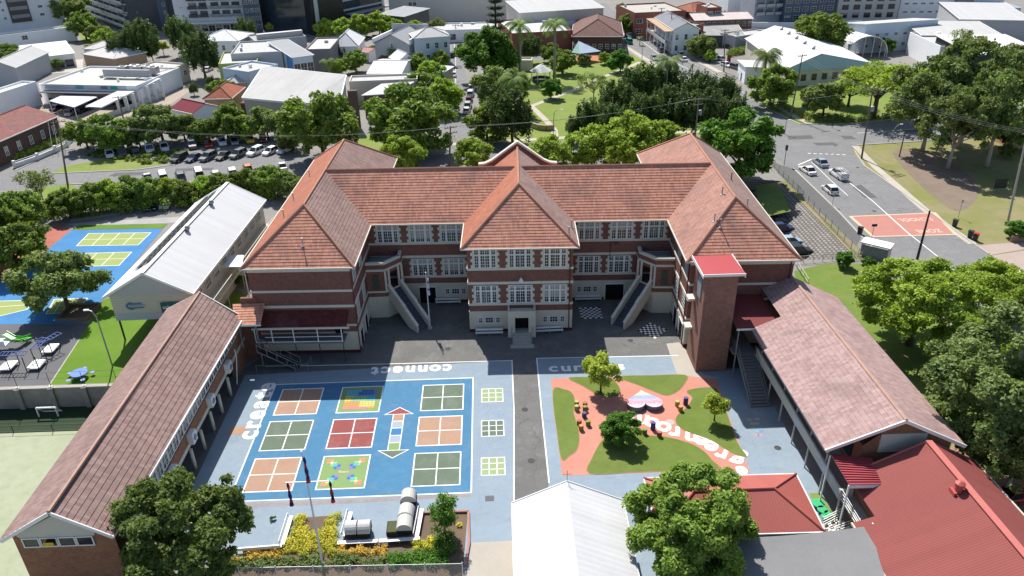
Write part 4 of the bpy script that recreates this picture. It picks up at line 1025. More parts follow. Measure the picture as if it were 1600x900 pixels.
e1, e2 = B+Vector((1.0, 1.5, 0)), Cf+Vector((1.0, -1.5, 0)); m.bar((e1.x, e1.y, 4.3), (e2.x, e2.y, 4.3), .1); m.bar((e1.x, e1.y, 3.4), (e2.x, e2.y, 3.4), .1)
m.prism([(e1.x-1.6, e1.y), (e1.x, e1.y), (e2.x, e2.y), (e2.x-1.6, e2.y)], 3.1, 3.3)
for i in range(15): p = e1.lerp(e2, i/14); m.bar((p.x, p.y, 0 if i % 3 == 0 else 3.2), (p.x, p.y, 4.3), .08)
m.build('walkway', M('cream_rail', (.58, .54, .42), var=.08), wb)
# signs on its gable end
y = Ai.y-.06; xd, zd = Vector((1, 0, 0)), Vector((0, 0, 1)); TEAL = M('teal_sign', (.02, .085, .11), rough=.4)
m = MB(); m.box(-43.6, -40.9, y-.06, y-.01, 3.75, 5.75, 0); wall_text(m, 'schools', (-42.2, y-.075, 5.05), .72, xd, zd, .03, 1); wall_text(m, 'plus', (-42.2, y-.075, 4.45), .6, xd, zd, .03, 1)
m.build('sign_board', [TEAL, WHITE], wb)
m = MB()
for r0, a0, a1, w_ in ((.62, 100, 235, .2), (.62, 235, 275, .16)):
    pts = [Vector((-47.2+r0*1.3*math.cos(R(a)), y-.03, 5.35+r0*.75*math.sin(R(a)))) for a in range(a0, a1+1, 9)]
    for p, q in zip(pts, pts[1:]): m.bar(p, q, .03, w_)
for z, x1, k_ in ((5.62, -46.0, 0), (5.35, -45.7, 1), (5.0, -45.8, 0)): m.bar((-47.6, y-.03, z), (x1, y-.03, z+.12), .03, .13, k_)
m.build('emblem', [M('emblem_blue', (.06, .2, .42)), M('emblem_pale', (.3, .42, .55))], wb)

# ---------------------------------------------------------------- right tiled block with covered walk
rb = T('classroom_block', 'long right-hand classroom block with pale pink tiled roof and covered walk on thin posts', 'school block', (36, 66, 0))
ez, rz_ = 6.8, 10.0
eA, eB = Vector((29.9, 82.4, ez)), Vector((30.1, 54.1, ez)); rA, rB = Vector((36.6, 82.4, rz_)), Vector((36.9, 54.0, rz_)); qA, qB = Vector((42.9, 82.4, ez)), Vector((43.2, 54.0, ez))
eA.y = 75.6; eA2 = Vector((31.5, 82.4, 7.55))
m = MB(); tiled(m, [eB, eA, (33.2, 75.6, ez+3.2*(3.3/6.7)), (33.2, 82.4, ez+3.2*(3.3/6.7)), rA, rB], .5, .036); tiled(m, [qB, qA, rA, rB], .5, .036)
rf = m.build('roof', [M('pale_pink_tile', (.4, .285, .27), col2=(.31, .2, .185), pat='tile', var=.12, k=2.0), LAPC], rb)
m = MB(); ridges(m, [(rA, rB)], .16); m.build('ridge_cap', M('pale_ridge', (.5, .25, .17)), rf)
for a, b in ((eB, rB), (qB, rB)): m = MB(); m.bar(a+Vector((0, -.02, -.08)), b+Vector((0, -.02, -.08)), .12, .34); m.build('barge_board', WHITE, rf)
m = MB(); m.bar(eB+Vector((0, 0, -.08)), eA+Vector((0, 0, -.08)), .16, .2); m.bar(qB+Vector((0, 0, -.08)), qA+Vector((0, 0, -.08)), .14, .16); m.build('gutter', M('gutter_dark', (.05, .06, .08), rough=.5), rf)
m = MB(); m.box(33.8, 42.2, 54.6, 82, 0, 6.75); m.poly([(33.8, 54.6, 6.75), (42.2, 54.6, 6.75), (36.9, 54.6, 9.6)]); m.build('wall', BRICK_O, rb)
m = MB(); m.box(35.3, 39.6, 54.45, 54.59, 6.0, 8.1); m.build('gable_panel', M('cream_board', (.6, .58, .5), pat='board'), rb)
m = MB(); m.box(31.2, 33.8, 44, 75.6, 3.0, 3.2); m.build('verandah_floor', CONC, rb)
m = MB(); m.box(30.95, 31.15, 51.8, 75.6, 3.05, 4.2); m.box(30.95, 32.2, 51.6, 51.8, 3.05, 4.2); m.build('balustrade', M('ribbed_cladding', (.5, .49, .45), pat='board', var=.08), rb)
for y in (74.5, 70.8, 67.0, 63.2, 59.4, 55.6, 51.9, 48.2, 44.7, 41.7):
    m = MB(); m.bar((31.25, y, 0), (31.25, y, 6.7 if y > 52 else 4.1), .13); m.build('post', M('post_grey', (.5, .5, .5)), rb)
m = MB()
for y in (45.5, 48.2): m.bar((31.1, y, 3.2), (31.1, y-3.5, .8), .08)
for i in range(4): m.bar((31.15, 51.6, 3.3+.3*i), (31.15, 42.2, 3.3+.3*i), .05)
m.build('handrail', WHITE, rb)
m = MB(); 
for i in range(7): yy = 56+3.6*i; m.box(33.72, 33.79, yy, yy+2.4, 4.0, 5.8)
m.build('window', M('verandah_glass', (.03, .035, .04), rough=.15), rb)
for y in (62.3, 55.2): 
    m = MB(); m.poly([(30.93, y-.7, 3.2), (30.93, y-.7, 4.1), (30.93, y+.7, 4.1), (30.93, y+.7, 3.2)]); m.build('banner', M('pale_banner', (.5, .52, .6), var=.2, sc_=1.5), rb)

# ---------------------------------------------------------------- front buildings
ha = T('assembly_shelter', 'open assembly shelter with bright white gable roof at the foot of the path', 'shelter', (5.9, 44, 0))
m = MB(); m.poly([(1.0, 51.2, 4.6), (5.9, 51.2, 6.9), (5.6, 30, 6.9), (.7, 30, 4.6)][::-1]); m.poly([(5.9, 51.2, 6.9), (11.0, 51.2, 4.4), (10.7, 30, 4.4), (5.6, 30, 6.9)][::-1])
rf = m.build('roof', M('bright_white_sheet', (.57, .575, .58), rough=.55, pat='corr', var=.1, sc_=.25, k=2.4), ha)
m = MB(); m.bar((1.0, 51.2, 4.55), (5.9, 51.2, 6.85), .08, .22); m.bar((5.9, 51.2, 6.85), (11, 51.2, 4.35), .08, .22); m.bar((1.0, 51.2, 4.5), (.7, 30, 4.5), .14, .16); m.bar((11, 51.2, 4.3), (10.7, 30, 4.3), .14, .16); m.build('fascia', WHITE, rf)
m = MB(); m.bar((5.9, 51.2, 6.95), (5.9, 51.2, 8.1), .04); m.bar((5.5, 51.2, 7.7), (6.3, 51.2, 7.7), .03); m.build('antenna', DARK, rf)
for y in (50.8, 46, 41, 36):
    m = MB(); m.bar((1.2, y, 0), (1.1, y, 4.5), .15); m.build('post', WHITE, ha); m = MB(); m.bar((10.6, y, 0), (10.6, y, 4.3), .15); m.build('post', WHITE, ha)
m = MB(); m.box(1.05, 1.2, 30, 50.5, 0, 1.2); m.build('low_wall', BRICK_O, ha)
sh = T('hip_shed', 'low shed with hipped brick-red metal roof beyond the round tree', 'shed', (21, 50.5, 0))
REDHIP = M('brick_red_sheet', (.36, .1, .08), rough=.55, pat='corr', var=.06)
a, b, c_, d_ = (13.5, 54.5, 3.9), (27.9, 54.3, 3.9), (27.8, 47.0, 3.9), (13.4, 47.2, 3.9); r0, r1 = (17.2, 50.8, 5.5), (24.4, 50.8, 5.5)
m = MB()
for P in ([a, r0, r1, b], [b, r1, c_], [c_, r1, r0, d_], [d_, r0, a]): m.poly(P[::-1])
rf = m.build('roof', REDHIP, sh)
m = MB(); ridges(m, [(r0, r1), (r1, b), (r1, c_), (r0, a), (r0, d_)], .1); m.build('ridge_cap', M('red_ridge', (.42, .12, .1)), rf)
m = MB()
for p, q in ((a, b), (b, c_), (c_, d_), (d_, a)): m.bar((*p[:2], 3.85), (*q[:2], 3.85), .1, .16)
m.build('gutter', WHITE, rf)
m = MB(); m.box(14, 27.3, 47.6, 53.8, 0, 3.85); m.build('wall', BRICK_D, sh)
m = MB()
for x in (15, 20.5, 26.8): m.bar((x, 47.1, 0), (x, 47.1, 3.8), .1)
m.build('post', DARK, sh)
br = T('red_roofed_hall', 'large hall with wide dusty red metal gable roof at lower right', 'hall', (38, 46, 0))
g1, g2 = at(1451, 689, 8.3), at(1606, 872, 8.3); l1 = at(1355, 722, 5.4); r1_ = at(1522, 719, 4.6); r2_ = at(1610, 812, 4.6)
dr = (g2-g1).normalized(); l1 = Vector((31.9, g1.y-.4, 5.0)); LN = 26
def ext(p): q = p+dr*LN; return Vector((q.x, q.y, p.z))
l0 = l1+dr*5.2; l0.z = 5.0; ll = Vector((30.2, l0.y, 4.3))
m = MB(); m.poly([l1, g1, ext(g1), ext(ll), ll, l0][::-1] if False else [l1, l0, ext(l0), ext(g1), g1]); m.poly([g1, ext(g1), ext(r1_), r1_]); m.poly([l0, ll, ext(ll), ext(l0)])
rf = m.build('roof', M('dusty_red_sheet', (.245, .072, .064), rough=.75, pat='corr', var=.07, k=.9), br)
m = MB(); m.bar(g1+Vector((0, 0, .04)), ext(g1)+Vector((0, 0, .04)), .6, .08); m.bar(l1, g1, .2, .12); m.bar(g1, r1_, .2, .12); m.build('ridge_cap', M('red_flashing', (.46, .15, .13)), rf)
m = MB(); m.bar(r1_, ext(r1_), .16, .18); m.bar(ll, ext(ll), .16, .16); m.build('gutter', M('gutter_cream', (.55, .5, .42)), rf)
for t in (6.0, 15.5):
    p = g1+dr*t; p.z = 8.0; p.x -= .75; m = MB(); m.lathe([(.32, -.4), (.32, .55), (.42, .6), (.42, .8), (.1, 1.0)], p, 12); m.box(p.x-.55, p.x-.3, p.y-.4, p.y+.4, -.35+p.z, .05+p.z)
    m.build('roof_ventilator', M('vent_red', (.4, .09, .07), rough=.5), rf, smooth=False)
m = MB(); m.poly([(l1.x+.6, l1.y-.4, 0), (r1_.x-.6, r1_.y-.4, 0), (r1_.x-.6, r1_.y-.4, 4.5), (g1.x, g1.y-.4, 8.1), (l1.x+.6, l1.y-.4, 4.9)][::-1])
for p in (l1, r1_):
    sx = .6 if p is l1 else -.6; q = ext(p); m.poly([(p.x+sx, p.y-.4, 0), (q.x+sx, q.y, 0), (q.x+sx, q.y, p.z-.1), (p.x+sx, p.y-.4, p.z-.1)])
m.build('wall', BRICK_O, br)
aw = T('ribbed_awning', 'small ribbed red awning joining right classroom block and red-roofed hall', 'awning', (33, 51.5, 0))
P = [at(1298, 709, 6.4), at(1375, 716, 5.6), at(1377, 756, 5.6), at(1326, 758, 6.4)]; P = [at(1298, 709, 6.2), at(1362, 716, 6.0), at(1377, 756, 5.9), at(1327, 757, 6.1)]
m = MB(); m.poly(P[::-1]); m.poly([p-Vector((0, 0, .1)) for p in P]); 
for p, q in zip(P, P[1:]+P[:1]): m.poly([p-Vector((0, 0, .1)), q-Vector((0, 0, .1)), q, p])
ar = m.build('roof', M('awning_red', (.34, .06, .07), rough=.5), aw)
m = MB()
for i in range(1, 12): t = i/12; m.bar(P[0].lerp(P[3], t)+Vector((0, 0, .05)), P[1].lerp(P[2], t)+Vector((0, 0, .05)), .1, .09)
m.build('rib', M('awning_red', (.34, .06, .07)), ar)
for p in (P[0], P[3]): m = MB(); m.bar((p.x, p.y, 0), (p.x, p.y, 6), .12); m.build('post', WHITE, aw)
m = MB(); m.bar(P[3]-Vector((0, 0, .25)), P[2]-Vector((0, 0, .25)), .1, .35); m.build('fascia', WHITE, aw)
sa = T('shade_sail', 'grey shade sail stretched between red sheds with curved edges', 'shade sail', (25, 44, 0))
c4 = [at(1035, 838, 3.6), at(1363, 821, 4.6), Vector((30.5, 34.5, 4.4)), Vector((13.5, 34.5, 3.8))]; n = 14; m = MB()
G = []
for i in range(n+1):
    row = []
    for j in range(n+1):
        u, v = i/n, j/n; uu, vv = u-.5, v-.5
        p = c4[0].lerp(c4[1], u).lerp(c4[3].lerp(c4[2], u), v); ce = (c4[0]+c4[1]+c4[2]+c4[3])/4
        k = .10*(4*u*(1-u))*(2*vv)**2 + .10*(4*v*(1-v))*(2*uu)**2
        p = p.lerp(ce, k); p.z -= .25*(4*u*(1-u))*(4*v*(1-v)); row.append(p)
    G.append(row)
for i in range(n):
    for j in range(n): m.poly([G[i][j], G[i+1][j], G[i+1][j+1], G[i][j+1]][::-1])
m.build('fabric', M('sail_grey', (.2, .2, .203), rough=.8, var=.12, sc_=.3), sa, smooth=True)
m = MB()
for p in c4: m.tube([(p.x, p.y, 0), (p.x, p.y, p.z+.25)], .08, 8)
m.build('post', WHITE, sa)
# small landing with white rails, and the painted patch with green stools
ld = T('landing_rail', 'white railed landing above chequered steps beside grey shade sail', 'railing', (30.3, 43.6, 0))
p, q, r_, s2 = at(1285, 815, 1), at(1315, 800, 1), at(1333, 818, 1), at(1292, 833, 1); m = MB()
for z in (.5, .85, 1.2, 1.5):
    m.bar((p.x, p.y, z), (q.x, q.y, z), .06); m.bar((s2.x, s2.y, z), (r_.x, r_.y, z), .06)
for a in (p, q, r_, s2): m.bar((a.x, a.y, 0), (a.x, a.y, 1.6), .08)
m.build('rail', WHITE, ld)
m = MB(); n = 6
for i in range(n):
    for j in range(4):
        f = lambda a, b: p.lerp(q, a).lerp(s2.lerp(r_, a), b)
        m.poly([(*f(x, y).to_2d(), .3) for x, y in ((i/n, j/4), ((i+1)/n, j/4), ((i+1)/n, (j+1)/4), (i/n, (j+1)/4))][::-1], (i+j) % 2)
m.build('step', [WHITE, M('step_brown', (.12, .09, .07))], ld)
S('painted_patch', sheet(px_poly([(1264, 771), (1281, 770), (1308, 812), (1287, 818)]), .03), M('olive_patch', (.2, .24, .06), var=.12))
for i, (x, y, r0) in enumerate(((1278, 787, .62), (1285, 797, .5), (1294, 803, .38), (1288, 808, .36))):
    p = at(x, y, .3); t = T('play_stool', ['largest green lily-pad stool on the olive patch', 'second green lily-pad stool below the largest one', 'small green lily-pad stool nearest the white posts', 'small green lily-pad stool nearest the shed gutter'][i], 'stool', (p.x, p.y, 0), 0, 'green stools on the painted patch')
    m = MB(); m.lathe([(r0*.35, 0), (r0*.3, .3), (r0, .34), (r0, .42)], n=14); m.build('seat', M('lily_green', (.04, .4, .17), rough=.5), t, world=False)

# ---------------------------------------------------------------- retaining wall and its fence
rw = T('retaining_wall', 'stained concrete retaining wall with pilasters above the pale green court', 'wall', (-60, 78.3, 0))
m = MB(); m.box(-120, -41.2, 78.05, 78.45, COURTZ, .12); m.build('wall', M('stained_concrete', (.26, .25, .23), var=.3, sc_=.4, sc2=1.6), rw)
m = MB(); m.box(-120, -41.2, 77.95, 78.55, .12, .26); m.build('coping', CONC, rw)
m = MB()
for i in range(13): x = -46.2-4.0*i; m.box(x-.3, x+.3, 77.75, 78.05, COURTZ, .2)
m.build('pilaster', M('stained_concrete', (.26, .25, .23)), rw)
fe = T('wire_fence', 'thin dark wire fence on top of the stained retaining wall', 'fence', (-60, 78.3, 0))
m = MB()
for i in range(13): x = -46.2-4.0*i; m.tube([(x, 78.25, .26), (x, 78.25, 2.3)], .035, 5); m.box(x-.25, x+.25, 78.1, 78.4, .26, .34, 1)
for z in (.4, 1.4, 2.3): m.tube([(-100, 78.25, z), (-42, 78.25, z)], .016, 4)
m.build('post', [DARK, WHITE], fe)
gl = T('soccer_goal', 'small pale soccer goal on the strip below the retaining wall', 'goal', (-54, 76.5, COURTZ))
m = MB(); a, b = at(62, 637, COURTZ+.9), at(91, 637, COURTZ+.9)
for x in (a.x, b.x): m.bar((x, 76.2, COURTZ), (x, 76.2, COURTZ+1.3), .14); m.bar((x, 76.2, COURTZ+1.3), (x, 77.2, COURTZ+.05), .09)
m.bar((a.x, 76.2, COURTZ+1.3), (b.x, 76.2, COURTZ+1.3), .18); m.bar((a.x, 77.2, COURTZ+.06), (b.x, 77.2, COURTZ+.06), .09); m.build('frame', WHITE, gl)
lf = T('low_court_fence', 'low thin fence along the top edge of the pale green court', 'fence', (-60, 73.4, COURTZ))
m = MB()
for i in range(10): x = -47.8-4.6*i; m.bar((x, 73.3, COURTZ), (x, 73.3, COURTZ+1.0), .07)
m.bar((-100, 73.3, COURTZ+1.0), (-42, 73.3, COURTZ+1.0), .035); m.bar((-100, 73.3, COURTZ+.1), (-42, 73.3, COURTZ+.1), .05); m.build('rail', DARK, lf)
# play equipment
pe = T('climbing_frame', 'blue and black climbing frame with white bases and a green slide', 'playground', (-60, 88, 0))
BL = M('play_blue', (.05, .09, .3), rough=.4)
m = MB(); bs = MB(); ps = MB()
for x, y in ((10, 570), (55, 545), (75, 500 if 0 else 545), (25, 498)): pass
for (x0, y0, x1, y1) in ((0, 573, 22, 568), (45, 571, 66, 566), (68, 546, 87, 541)):
    a, b = at(x0, y0, .5), at(x1, y1, .5); bs = MB(); bs.box(a.x, b.x+.2, min(a.y, b.y)-.7, max(a.y, b.y)+.7, .35, .5); bs.build('base', WHITE, pe)
    for xx in (a.x, b.x+.2):
        for yy in (min(a.y, b.y)-.7, max(a.y, b.y)+.7): ps.tube([(xx, yy, 0), (xx, yy, 2.2)], .06, 6)
def ladder(a, b, z, wd=.9):
    a, b = Vector((a.x, a.y, z)), Vector((b.x, b.y, z)); dd = (b-a).normalized(); nn = Vector((-dd.y, dd.x, 0))*wd/2
    m.bar(a+nn, b+nn, .09); m.bar(a-nn, b-nn, .09); k_ = int((b-a).length/.45)
    for i in range(k_+1): p = a.lerp(b, i/k_); m.bar(p+nn, p-nn, .06)
ladder(at(0, 553, 2.2), at(40, 552, 2.2), 2.2); ladder(at(53, 545, 2.2), at(66, 532, 2.2), 2.2); ladder(at(75, 530, 2.2), at(93, 520, 2.2), 2.2); ladder(at(60, 530, 2.2), at(74, 532, 2.2), 2.2)
m.build('ladder', BL, pe); ps.build('post', DARK, pe)
m = MB(); a = [at(8, 522, 1.7), at(22, 530, 1.2), at(34, 531, .8), at(46, 527, .5)]
for p, q in zip(a, a[1:]): m.bar(p, q, .9, .12); m.bar(p+Vector((0, .45, .15)), q+Vector((0, .45, .15)), .08, .25); m.bar(p+Vector((0, -.45, .15)), q+Vector((0, -.45, .15)), .08, .25)
m.build('slide', M('slide_green', (.1, .45, .05), rough=.4), pe)
m = MB(); p = at(4, 535, 1.2); m.box(p.x-1.2, p.x+.9, p.y-1, p.y+1, 1.1, 1.25); m.box(p.x-1.2, p.x+.9, p.y-1.05, p.y-.98, 1.25, 2.0)
m.build('platform', WHITE, pe)
pt = T('picnic_table', 'round blue picnic table with attached seats on the bright turf', 'table', tuple(at(126, 590)[:2])+(0,))
m = MB(); m.lathe([(1.0, .72), (1.0, .78)], n=18); m.build('tabletop', M('table_blue', (.07, .17, .5), rough=.4), pt, world=False)
for i in range(5):
    a = R(20+72*i); m = MB(); m.lathe([(.28, .42), (.28, .47)], (1.45*math.cos(a), 1.45*math.sin(a), 0), 10); m.tube([(1.45*math.cos(a), 1.45*math.sin(a), .42), (.1*math.cos(a), .1*math.sin(a), .3)], .04, 5); m.build('seat', M('seat_blue', (.16, .22, .48), rough=.4), pt, world=False)
m = MB(); m.tube([(0, 0, 0), (0, 0, .72)], .1, 8); m.build('leg', DARK, pt, world=False)
tb = T('tree_planter', 'square timber planter box round the trunk of the tree on the turf', 'planter', tuple(at(124, 490)[:2])+(0,))
m = MB()
for a in ((-2.2, 2.2, -2.2, -2.0), (-2.2, 2.2, 2.0, 2.2), (-2.2, -2.0, -2.0, 2.0), (2.0, 2.2, -2.0, 2.0)): m.box(*a, 0, .5)
m.build('edging', M('sleeper', (.2, .15, .1), var=.25), tb, world=False); m = MB(); m.box(-2, 2, -2, 2, .0, .3); m.build('soil', SOIL, tb, world=False)

# ---------------------------------------------------------------- furniture of the yards
def bench(p0, p1, label, back=True, group='white benches round the yard'):
    p0, p1 = Vector(p0), Vector(p1); d = p1-p0; L = d.length; t = T('bench', label, 'bench', tuple(p0), math.atan2(d.y, d.x), group)
    m = MB(); m.box(0, L, -.2, .2, .42, .48); m.build('seat', M('bench_white', (.72, .72, .72), rough=.5), t, world=False)
    if back: m = MB(); m.box(0, L, .28, .33, .6, .88); m.build('backrest', M('bench_white', (.72, .72, .72)), t, world=False)
    m = MB(); n = max(2, int(L/1.8)+1)
    for i in range(n):
        x = .15+(L-.3)*i/(n-1); m.box(x-.04, x+.04, -.15, .15, 0, .42)
        if back: m.bar((x, .15, .3), (x, .3, .85), .05)
    m.build('leg', MET, t, world=False)
    return t
def two(x0, y0, x1, y1, z=.45): a, b = at(x0, y0, z), at(x1, y1, z); return (a.x, a.y, 0), (b.x, b.y, 0)
bench(*two(743, 520, 786, 519), 'white bench against the school left of its entrance steps'); bench(*two(838, 517, 880, 515), 'white bench against the school right of its entrance steps')
bench(*two(680, 472, 720, 471), 'white bench against the recessed left wall of the school'); bench(*two(898, 467, 940, 466), 'white bench against the recessed right wall beside chess boards')
bench(*two(440, 853, 366, 859), 'long white bench along the back of the left grey-blue bay'); bench(*two(441, 851, 455, 806), 'long white bench on the right side of the left grey-blue bay')
bench(*two(590, 845, 527, 848), 'low white bench in front of the left covered planters', False); bench(*two(656, 841, 592, 845), 'low white bench in front of the right covered planters', False)
bench(*two(538, 838, 548, 800), 'white bench on the left side of the planter bay'); bench(*two(651, 838, 659, 795), 'white bench on the right side of the planter bay')
def planter(px, py, px2, py2, label, cover=True, wd=1.5):
    a, b = at(px, py, .5), at(px2, py2, .5); d = b-a; L = d.length; t = T('garden_planter', label, 'planter', (a.x, a.y, 0), math.atan2(d.y, d.x), 'raised planters in the seating bay')
    m = MB(); m.box(0, L, -wd/2, wd/2, .45, .95); m.build('tray', M('tray_black', (.025, .025, .025)), t, world=False)
    m = MB()
    for x in (.1, L-.1):
        for y in (-wd/2+.1, wd/2-.1): m.box(x-.04, x+.04, y-.04, y+.04, 0, .45)
    m.build('leg', MET, t, world=False)
    if cover:
        m = MB(); n = 10
        for i in range(n):
            a0, a1 = math.pi*i/n, math.pi*(i+1)/n
            m.poly([(0, -wd/2*math.cos(a0), .95+.75*math.sin(a0)), (L, -wd/2*math.cos(a0), .95+.75*math.sin(a0)), (L, -wd/2*math.cos(a1), .95+.75*math.sin(a1)), (0, -wd/2*math.cos(a1), .95+.75*math.sin(a1))])
        for x in (0, L): m.poly([(x, -wd/2*math.cos(math.pi*i/n), .95+.75*math.sin(math.pi*i/n)) for i in range(n+1)])
        m.build('net_cover', M('net_white', (.5, .5, .48), var=.15, sc_=1.5), t, world=False, smooth=False)
    else:
        m = MB(); m.box(.06, L-.06, -wd/2+.06, wd/2-.06, .95, 1.0); m.build('soil', M('herb_soil', (.08, .09, .04), var=.5, sc2=6), t, world=False)
planter(541, 832, 559, 831, 'net covered planter nearest the left bench of the bay'); planter(561, 831, 580, 830, 'net covered planter second from the left bench of the bay')
planter(605, 829, 623, 828, 'open black planter with soil and no cover', False); planter(632, 835, 634, 817, 'net covered planter at the near end of the right-hand row'); planter(634, 815, 637, 799, 'net covered planter in the middle of the right-hand row'); planter(638, 790, 640, 776, 'net covered planter farthest along the right-hand row')
def flagpole(px, py, h, label, flags, arm=None):
    p = at(px, py); t = T('flagpole', label, 'flagpole', (p.x, p.y, 0))
    m = MB(); m.tube([(0, 0, 0), (0, 0, h*.5), (0, 0, h)], [.11, .085, .05], 8); m.build('pole', M('pole_white', (.62, .62, .62), rough=.4), t, world=False); m = MB(); m.ball((0, 0, h+.1), .12); m.build('finial', WHITE, t, world=False)
    if arm: m = MB(); m.bar((-arm[0], 0, arm[1]), (arm[0], 0, arm[1]), .07); m.build('yardarm', WHITE, t, world=False)
    m = MB(); m.lathe([(.35, 0), (.35, .25)], n=10); m.build('footing', CONC, t, world=False)
    for x, z, L, cols in flags:
        m = MB(); n = 7
        for i in range(n):
            r0, r1 = .10+.10*(i/n)+.05*math.sin(i*2.1), .10+.10*((i+1)/n)+.05*math.sin((i+1)*2.1)
            m.lathe([(r1*.8, z-L*(i+1)/n), (r0*.8, z-L*i/n)], (x+.12, .03*math.sin(i*1.7), 0), 7, i % len(cols))
        m.build('flag', cols, t, world=False)
NV, RDF, BLK, YLF, FWH = M('flag_navy', (.02, .03, .12)), M('flag_red', (.4, .03, .04)), M('flag_black', (.015, .015, .015)), M('flag_yellow', (.6, .45, .05)), M('flag_white', (.6, .6, .65))
flagpole(505, 886, 13.1, 'tall white flagpole with a crossarm and three drooping flags in garden bed', [(0, 12.6, 2.6, [NV, NV, RDF, NV]), (-1.75, 9.9, 2.4, [NV, RDF, NV, NV]), (1.75, 9.9, 2.2, [BLK, BLK, RDF, RDF])], (1.8, 10.0))
flagpole(672, 513, 8.4, 'plain flagpole with pale blue flag beside the left school stair', [(.1, 7.6, 2.4, [FWH, M('flag_blue', (.1, .17, .45)), FWH])])
# heart-shaped mosaic seat, log stools
hs = T('heart_seat', 'heart-shaped mosaic bench with rainbow tiled top in the green room', 'seat', tuple(at(1006, 632)[:2])+(0,))
hp = []
for i in range(40):
    a = 2*math.pi*i/40; hp.append((2.05*(math.sin(a)**3), -1.95*(.8125*math.cos(a)-.3125*math.cos(2*a)-.125*math.cos(3*a)-.0625*math.cos(4*a))*.98))
m = MB(); m.prism(hp, 0, .62); m.build('base', M('mosaic_side', (.13, .13, .17), var=.35, sc2=7), hs, world=False)
top, tt, to_ = nt('heart_mosaic'); bs = N(tt, 'BsdfPrincipled'); tt.links.new(bs.outputs[0], to_.inputs[0]); bs.inputs['Roughness'].default_value = .5
tc = N(tt, 'TexCoord'); sp = N(tt, 'SeparateXYZ'); tt.links.new(tc.outputs['Object'], sp.inputs[0])
cr = N(tt, 'ValToRGB'); vy = math_(tt, 'ADD', math_(tt, 'DIVIDE', sp.outputs[1], 4.2), .5); wn = N(tt, 'TexVoronoi'); wn.inputs['Scale'].default_value = 6; tt.links.new(tc.outputs['Object'], wn.inputs['Vector'])
vy = math_(tt, 'ADD', vy, math_(tt, 'MULTIPLY', math_(tt, 'SUBTRACT', wn.outputs['Color'], .5), .16)); tt.links.new(vy, cr.inputs[0])
el = cr.color_ramp.elements; cols = [(.05, (.55, .5, .6)), (.25, (.6, .5, .55)), (.38, (.55, .2, .25)), (.48, (.5, .35, .42)), (.6, (.2, .28, .5)), (.72, (.3, .38, .55)), (.82, (.5, .55, .25)), (.92, (.6, .4, .4))]
el[0].position, el[0].color = cols[0][0], (*cols[0][1], 1); el[1].position, el[1].color = cols[-1][0], (*cols[-1][1], 1)
for a, b in cols[1:-1]: e_ = el.new(a); e_.color = (*b, 1)
tt.links.new(cr.outputs[0], bs.inputs['Base Color'])
m = MB(); m.prism(hp, .62, .68); m.build('top', top, hs, world=False)
ST = [(901, 632, 'yellow', 'yellow log stool farthest up the cluster by the long turf island'), (914, 634, 'orange', 'orange log stool at the top of the cluster'), (901, 639, 'yellow', 'yellow and green log stool second in the left line'), (914, 640, 'green', 'olive log stool below the orange one'), (913, 650, 'navy', 'purple log stool in the middle of the cluster'),
      (905, 662, 'orange', 'rust log stool at the lower left of the cluster'), (919, 663, 'green', 'green log stool alone at the lower right of the cluster'), (908, 670, 'gold', 'golden log stool lowest in the cluster'),
      (1058, 632, 'yellow', 'yellow log stool beside the right turf island'), (1071, 630, 'navy', 'tall purple log stool beside the right turf island'), (1063, 640, 'gold', 'golden log stool beside the right turf island'),
      (1007, 676, 'green', 'green log stool below the white lettering'), (1020, 669, 'navy', 'tall purple log stool on the white lettering'), (1030, 680, 'orange', 'rust log stool below the white lettering')]
SC = {'yellow': (.33, .29, .1), 'orange': (.28, .1, .05), 'green': (.16, .2, .04), 'navy': (.08, .06, .18), 'gold': (.36, .2, .05)}
for x, y, c, lab in ST:
    p = at(x, y+2); t = T('log_stool', lab, 'stool', (p.x, p.y, 0), rnd.random()*3, 'painted log stools in the green room')
    h = .95 if 'tall' in lab else .62; m = MB(); m.lathe([(.27, 0), (.27, h)], n=9); m.build('log', M('log_'+c, SC[c], var=.15), t, world=False); m = MB(); m.lathe([(.28, h+.001), (.24, h+.05)], n=9); m.build('seat', M('logtop_'+c, tuple(min(.6, v*1.25+.03) for v in SC[c])), t, world=False)
mh = T('service_cover', 'round grey service cover in the terracotta paving', 'manhole', tuple(at(1047, 660)[:2])+(0,)); m = MB(); m.lathe([(.5, .026), (.5, .04)], n=14); m.build('lid', CONC, mh, world=False)

# fence along the front edge, garden kerbs
ff = T('front_fence', 'galvanised mesh fence along the garden bed at the bottom', 'fence', (-13, 47.4, 0))
m = MB()
a, b = Vector((-26, 47.5, 0)), Vector((-3.5, 46.9, 0))
for i in range(8): p = a.lerp(b, i/7); m.tube([p, p+Vector((0, 0, 2.0))], .045, 6); m.ball(p+Vector((0, 0, 2.05)), .08)
for z in (.1, 1.95): m.tube([a+Vector((0, 0, z)), b+Vector((0, 0, z))], .035, 5)
m.build('post', M('galvanised', (.5, .5, .5), rough=.4, metal=.3), ff)
meshm, t_, o_ = nt('chain_mesh'); 
bp = N(t_, 'BsdfPrincipled'); bp.inputs['Base Color'].default_value = (.35, .35, .36, 1); bp.inputs['Alpha'].default_value = .3; t_.links.new(bp.outputs[0], o_.inputs[0])
m = MB(); m.poly([a+Vector((0, 0, .1)), b+Vector((0, 0, .1)), b+Vector((0, 0, 1.95)), a+Vector((0, 0, 1.95))]); m.build('mesh_panel', meshm, ff)
gb = T('garden_edging', 'pink concrete edging of the garden bed round the slim tree', 'edging', (-5, 52, 0)); m = MB()
